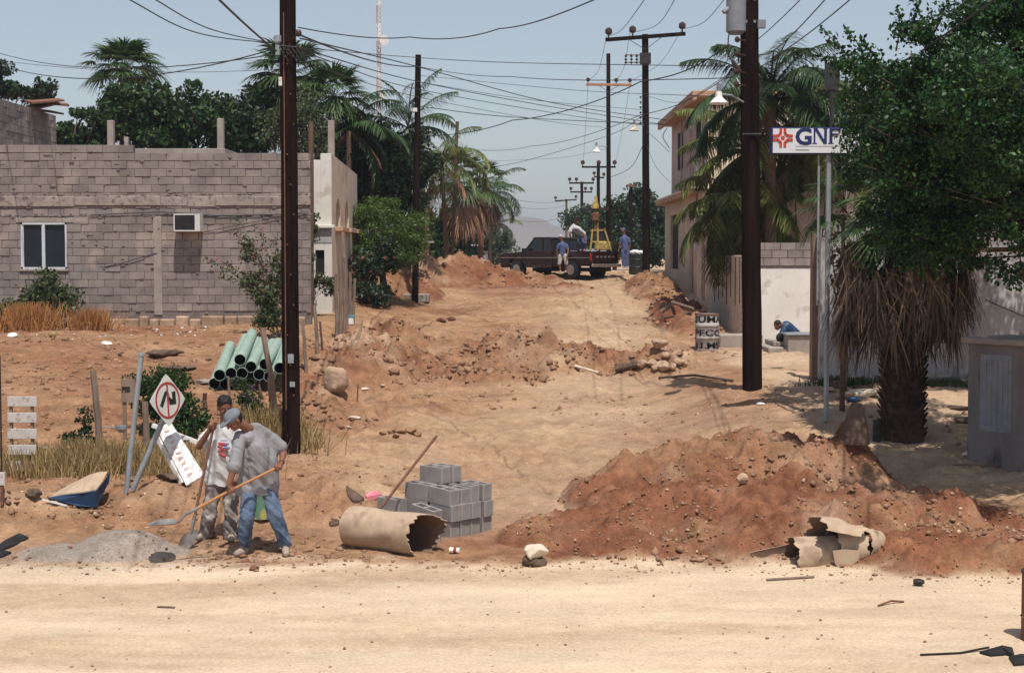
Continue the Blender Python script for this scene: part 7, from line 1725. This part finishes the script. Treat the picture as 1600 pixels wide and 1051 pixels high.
class TB(MB):
    def pbox(s, x0, x1, y0, y1, z0, z1):
        P = [T(*p) for p in ((x0, y0, z0), (x1, y0, z0), (x1, y1, z0), (x0, y1, z0), (x0, y0, z1), (x1, y0, z1), (x1, y1, z1), (x0, y1, z1))]
        return s.add(P, [(0, 3, 2, 1), (4, 5, 6, 7), (0, 1, 5, 4), (1, 2, 6, 5), (2, 3, 7, 6), (3, 0, 4, 7)])
    def side(s, prof, y0, y1): return s.prism([T(x, y0, z) for x, z in prof], latv * (y1 - y0))
W2 = .88
def arch(xc, r, z0, n=9): return [(xc + r * math.cos(a), z0 + r * math.sin(a)) for a in np.linspace(math.pi, 0, n)]
def flank(ya, yb):
    b = TB(); b.side([(0, 1.10), (0, .62), (.10, .56)] + [(.56, .52)] + arch(1.0, .44, .50) + [(1.95, .50), (1.95, 1.10)], ya, yb)
    return b
bd = TB()
for sgn in (-1, 1):
    ya, yb = (W2 - .08, W2) if sgn > 0 else (-W2, -W2 + .08)
    bd.side([(0, 1.10), (0, .62), (.56, .52)] + arch(1.0, .44, .50) + [(1.95, .50), (1.95, 1.10)], ya, yb)
bd.pbox(.05, 1.95, -W2 + .081, W2 - .081, .60, .66); bd.pbox(1.88, 1.95, -W2 + .081, W2 - .081, .661, 1.08)
bd.build('bed', M['maroon'], tk, bevel=.012)
tg_ = TB(); tg_.pbox(-.05, .0, -W2 + .10, W2 - .10, .66, 1.08); tgo = tg_.build('tailgate', M['maroon'], tk, bevel=.012)
b = TB()
for k in range(5): b.pbox(-.056, -.051, -.55 + k * .24, -.40 + k * .24, .84, .92)
b.build('panel_marks', M['chrome'], tgo)
cb = TB()
for ya, yb in ((W2 - .07, W2), (-W2, -W2 + .07)):
    cb.side([(1.99, .45), (3.44, .45), (3.50, .52)] + arch(3.95, .44, .50) + [(4.45, .50), (4.85, .55), (4.88, .98), (3.55, 1.10), (1.99, 1.10)], ya, yb)
cb.side([(3.50, .60), (4.86, .60), (4.88, .97), (3.56, 1.085)], -W2 + .071, W2 - .071); cb.pbox(1.99, 3.5, -W2 + .071, W2 - .071, .45, .55); cb.pbox(1.99, 2.04, -W2 + .071, W2 - .071, .551, 1.1)
cb.build('cab', M['maroon'], tk, bevel=.015)
gh = TB()
for ya, yb in ((W2 - .13, W2 - .09), (-W2 + .09, -W2 + .13)):
    for q in ([(2.0, 1.101), (2.10, 1.101), (2.17, 1.6), (2.08, 1.6)], [(2.52, 1.101), (2.60, 1.101), (2.60, 1.6), (2.52, 1.6)], [(3.52, 1.101), (3.62, 1.101), (3.10, 1.6), (3.03, 1.6)]): gh.side(q, ya, yb)
gh.side([(2.05, 1.6), (3.12, 1.6), (3.06, 1.665), (2.12, 1.665)], -W2 + .09, W2 - .09); gh.build('roof_and_pillars', M['maroon'], tk, bevel=.01)
M['autoglass'] = pm('car_glass', (.05, .07, .10), (.04, .06, .09), 3, .05, spec=.8)
p_ = M['autoglass'].node_tree.nodes['Principled BSDF']; p_.inputs['Transmission Weight'].default_value = .75
g = TB(); g.side([(2.61, 1.101), (3.52, 1.101), (3.03, 1.599), (2.61, 1.599)], W2 - .115, W2 - .11); g.side([(2.10, 1.101), (2.52, 1.101), (2.52, 1.599), (2.17, 1.599)], W2 - .115, W2 - .11)
g.build('side_windows', M['autoglass'], tk)
g = TB(); g.prism([T(2.02, -.74, 1.12), T(2.02, .74, 1.12), T(2.09, .74, 1.6), T(2.09, -.74, 1.6)], fwdv * .005); g.build('rear_window', M['autoglass'], tk)
g = TB(); g.prism([T(3.60, -.74, 1.12), T(3.60, .74, 1.12), T(3.09, .72, 1.6), T(3.09, -.72, 1.6)], fwdv * .005); g.build('windscreen', M['autoglass'], tk)
st_ = TB(); st_.pbox(2.7, 3.1, -.7, .7, .60, .95); st_.side([(2.45, .7), (2.62, .7), (2.5, 1.42), (2.36, 1.42)], -.7, .7); st_.build('seat', M['black'], tk, bevel=.03)
for xw in (1.0, 3.95):
    for sgn in (-1, 1):
        c = T(xw, sgn * (W2 - .12), .37)
        w = TB(); w.tube([c + latv * (sgn * k) for k in (-.12, -.10, .10, .12)], [.31, .37, .37, .31], 28); wo = w.build('wheel', M['tyre'], tk, smooth='auto')
        h_ = TB(); h_.tube([c + latv * (sgn * k) for k in (.121, .125, .10)][0:2], [.20, .17], 18); h_.build('rim', M['chrome'], wo)
b = TB(); b.pbox(-.16, -.06, -.86, .86, .48, .60); b.build('rear_bumper', M['chrome'], tk, bevel=.015)
for sgn in (-1, 1):
    b = TB(); b.pbox(-.02, -.001, sgn * .80 - .07, sgn * .80 + .07, .72, 1.0); b.build('tail_light', M['tail'], tk, bevel=.005)
b = TB(); b.pbox(.0, 4.84, W2 + .001, W2 + .012, .83, .86); b.build('side_trim', M['chrome'], tk)
b = TB(); b.pbox(3.35, 3.5, W2 + .0, W2 + .16, 1.06, 1.22); b.build('mirror', M['black'], tk, bevel=.01)
b = TB(); b.pbox(.2, 3.4, -.5, .5, .30, .44); b.cyl(T(1.0, -.7, .37), T(1.0, .7, .37), .06); b.build('chassis', M['tyre'], tk)
b = TB(); b.pbox(4.86, 4.93, -.86, .86, .44, .58); b.build('front_bumper', M['chrome'], tk, bevel=.01)

# yellow machine standing in the bed
ym = thing('yellow_machine', 'yellow machine with a tall mast and amber cone in the pickup bed', 'machine', tuple(T(.9, 0, .67)))
Ym = T(.9, 0, 0).y; q = lambda x, y, d=0: at(x, y, Ym + d)
m = MB()
for d in (-.25, .25):
    m.beam(q(922, 394, d), q(926, 358, d), .05, .07); m.beam(q(955, 392, d), q(944, 356, d), .05, .07); m.beam(q(934, 392, d), q(934, 352, d), .05, .08)
m.beam(q(922, 360), q(946, 360), .5, .07); m.beam(q(924, 378), q(950, 378), .45, .06); m.build('frame', M['yellow'], ym, bevel=.008)
m = MB(); m.box(q(941, 384), (.62, .5, .34)); m.build('hopper', M['yellow'], ym, bevel=.03)
m = MB(); c = q(936, 369); m.box(c, (.50, .42, .42)); m.build('engine', M['darkmetal'], ym, bevel=.02)
m = MB(); m.tube([q(930, 360), q(930, 345), q(930, 344), q(930, 334), q(930, 332)], [.06, .06, .15, .15, .08], 14); m.build('filter', M['rust'], ym, smooth='auto')
m = MB(); m.beam(q(910, 328), q(951, 326), .10, .12); m.build('crossbar', M['darkmetal'], ym)
m = MB(); m.tube([q(930, 326), q(930, 320), q(931, 313), q(931, 306)], [.15, .14, .07, .05], 14); m.cyl(q(934, 330), q(934, 352), .03); m.build('amber_cone', M['yellow'], ym, smooth='auto')
dm = thing('oil_drum', 'dark oil drum topped with a white sack beside the crossarm pole', 'drum', tuple(G(995, 62.5)))
g_ = G(995, 62.5); MB().tube([g_ + Vector((0, 0, z)) for z in (-.05, .3, .32, .34, .6, .62, .64, .82)], [.33, .33, .345, .33, .33, .345, .33, .33], 24).build('shell', M['darkmetal'], dm, smooth='auto')
sk = MB(); sk.ball(g_ + Vector((-.08, 0, .90)), (.22, .2, .12), 12); sk.ball(g_ + Vector((.16, .0, .88)), (.17, .18, .11), 12); o = organic('sack', sk, 'whitepaint', loc=tuple(g_ + Vector((0, 0, .82))), voxel=.02, smooth=3, wr=.03); tag(o, 'white and cream sack lying on top of the dark oil drum', 'sack')
# red and yellow gate pillar, small white car and white things far behind the left heap
gp2 = thing('gate_pillar', 'tall pillar painted cream above and red below, left of the hedge', 'pillar', tuple(G(665, 66)))
a, b_ = at(659, 405, 66), at(670, 308, 66); c_ = at(664, 350, 66)
MB().bb(a.x, b_.x, 66, 66.3, c_.z, b_.z).build('upper_shaft', M['cream'], gp2, bevel=.01); MB().bb(a.x, b_.x, 66, 66.3, a.z - .5, c_.z - .001).build('lower_shaft', M['terra'], gp2, bevel=.01); a2 = at(672, 378, 65.9); MB().box(a2, (.35, .2, .08)).build('bracket', M['whitepaint'], gp2)
pc = thing('parked_car', 'small dusty white car half hidden by the far soil heap', 'car', tuple(G(735, 84)))
g_ = G(733, 84); m = MB(); X = lambda x, z: g_ + Vector((x, 0, z))
m.prism([X(-.95, .35), X(.95, .35), X(.98, .85), X(-.98, .85)], (0, 2.4, 0)); m.build('body', M['whitepaint'], pc, bevel=.05)
m = MB(); m.prism([X(-.85, .86), X(.85, .86), X(.68, 1.34), X(-.68, 1.34)], (0, 2.0, 0)); m.build('cabin_glass', M['glass'], pc, bevel=.03); m = MB(); m.prism([X(-.7, 1.341), X(.7, 1.341), X(.6, 1.43), X(-.6, 1.43)], (0, 1.9, 0)); m.build('roof', M['whitepaint'], pc, bevel=.03)
for sx_ in (-.75, .75):
    for dy in (.4, 2.0): m = MB(); m.cyl(g_ + Vector((sx_ - .1, dy, .3)), g_ + Vector((sx_ + .1, dy, .3)), .3, n=16); m.build('wheel', M['tyre'], pc)
for sx_ in (-.7, .7): MB().box(g_ + Vector((sx_, -.01, .68)), (.25, .03, .14)).build('headlight', M['chrome'], pc)
for i, (px, w) in enumerate(((710, .6), (755, .5))):
    g_ = G(px, 86); m = MB(); m.bb(g_.x - w / 2, g_.x + w / 2, 86, 86.4, g_.z, g_.z + 1.0); m.bb(g_.x - w / 2 - .08, g_.x + w / 2 + .08, 85.95, 86.45, g_.z + 1.001, g_.z + 1.08)
    tag(m.build('gate_pillar', M['whitepaint'], loc=tuple(g_), bevel=.02), ('low white pillar left of the half hidden white car', 'low white pillar right of the half hidden white car')[i], 'pillar')

# ------------------------------------------------------------ air
hz = MB(); hz.bb(-2700, 2700, -75, 4300, -3.0, 75)
hzm = bpy.data.materials.new('haze'); hzm.use_nodes = True; hn = hzm.node_tree.nodes; hn.clear()
pv = hn.new('ShaderNodeVolumePrincipled'); pv.inputs['Color'].default_value = (.80, .88, .98, 1); pv.inputs['Density'].default_value = .00042; pv.inputs['Anisotropy'].default_value = .2
ho = hn.new('ShaderNodeOutputMaterial'); hzm.node_tree.links.new(pv.outputs[0], ho.inputs['Volume'])
tag(hz.build('haze', hzm), 'thin bluish dusty air over the whole street', kind='stuff')
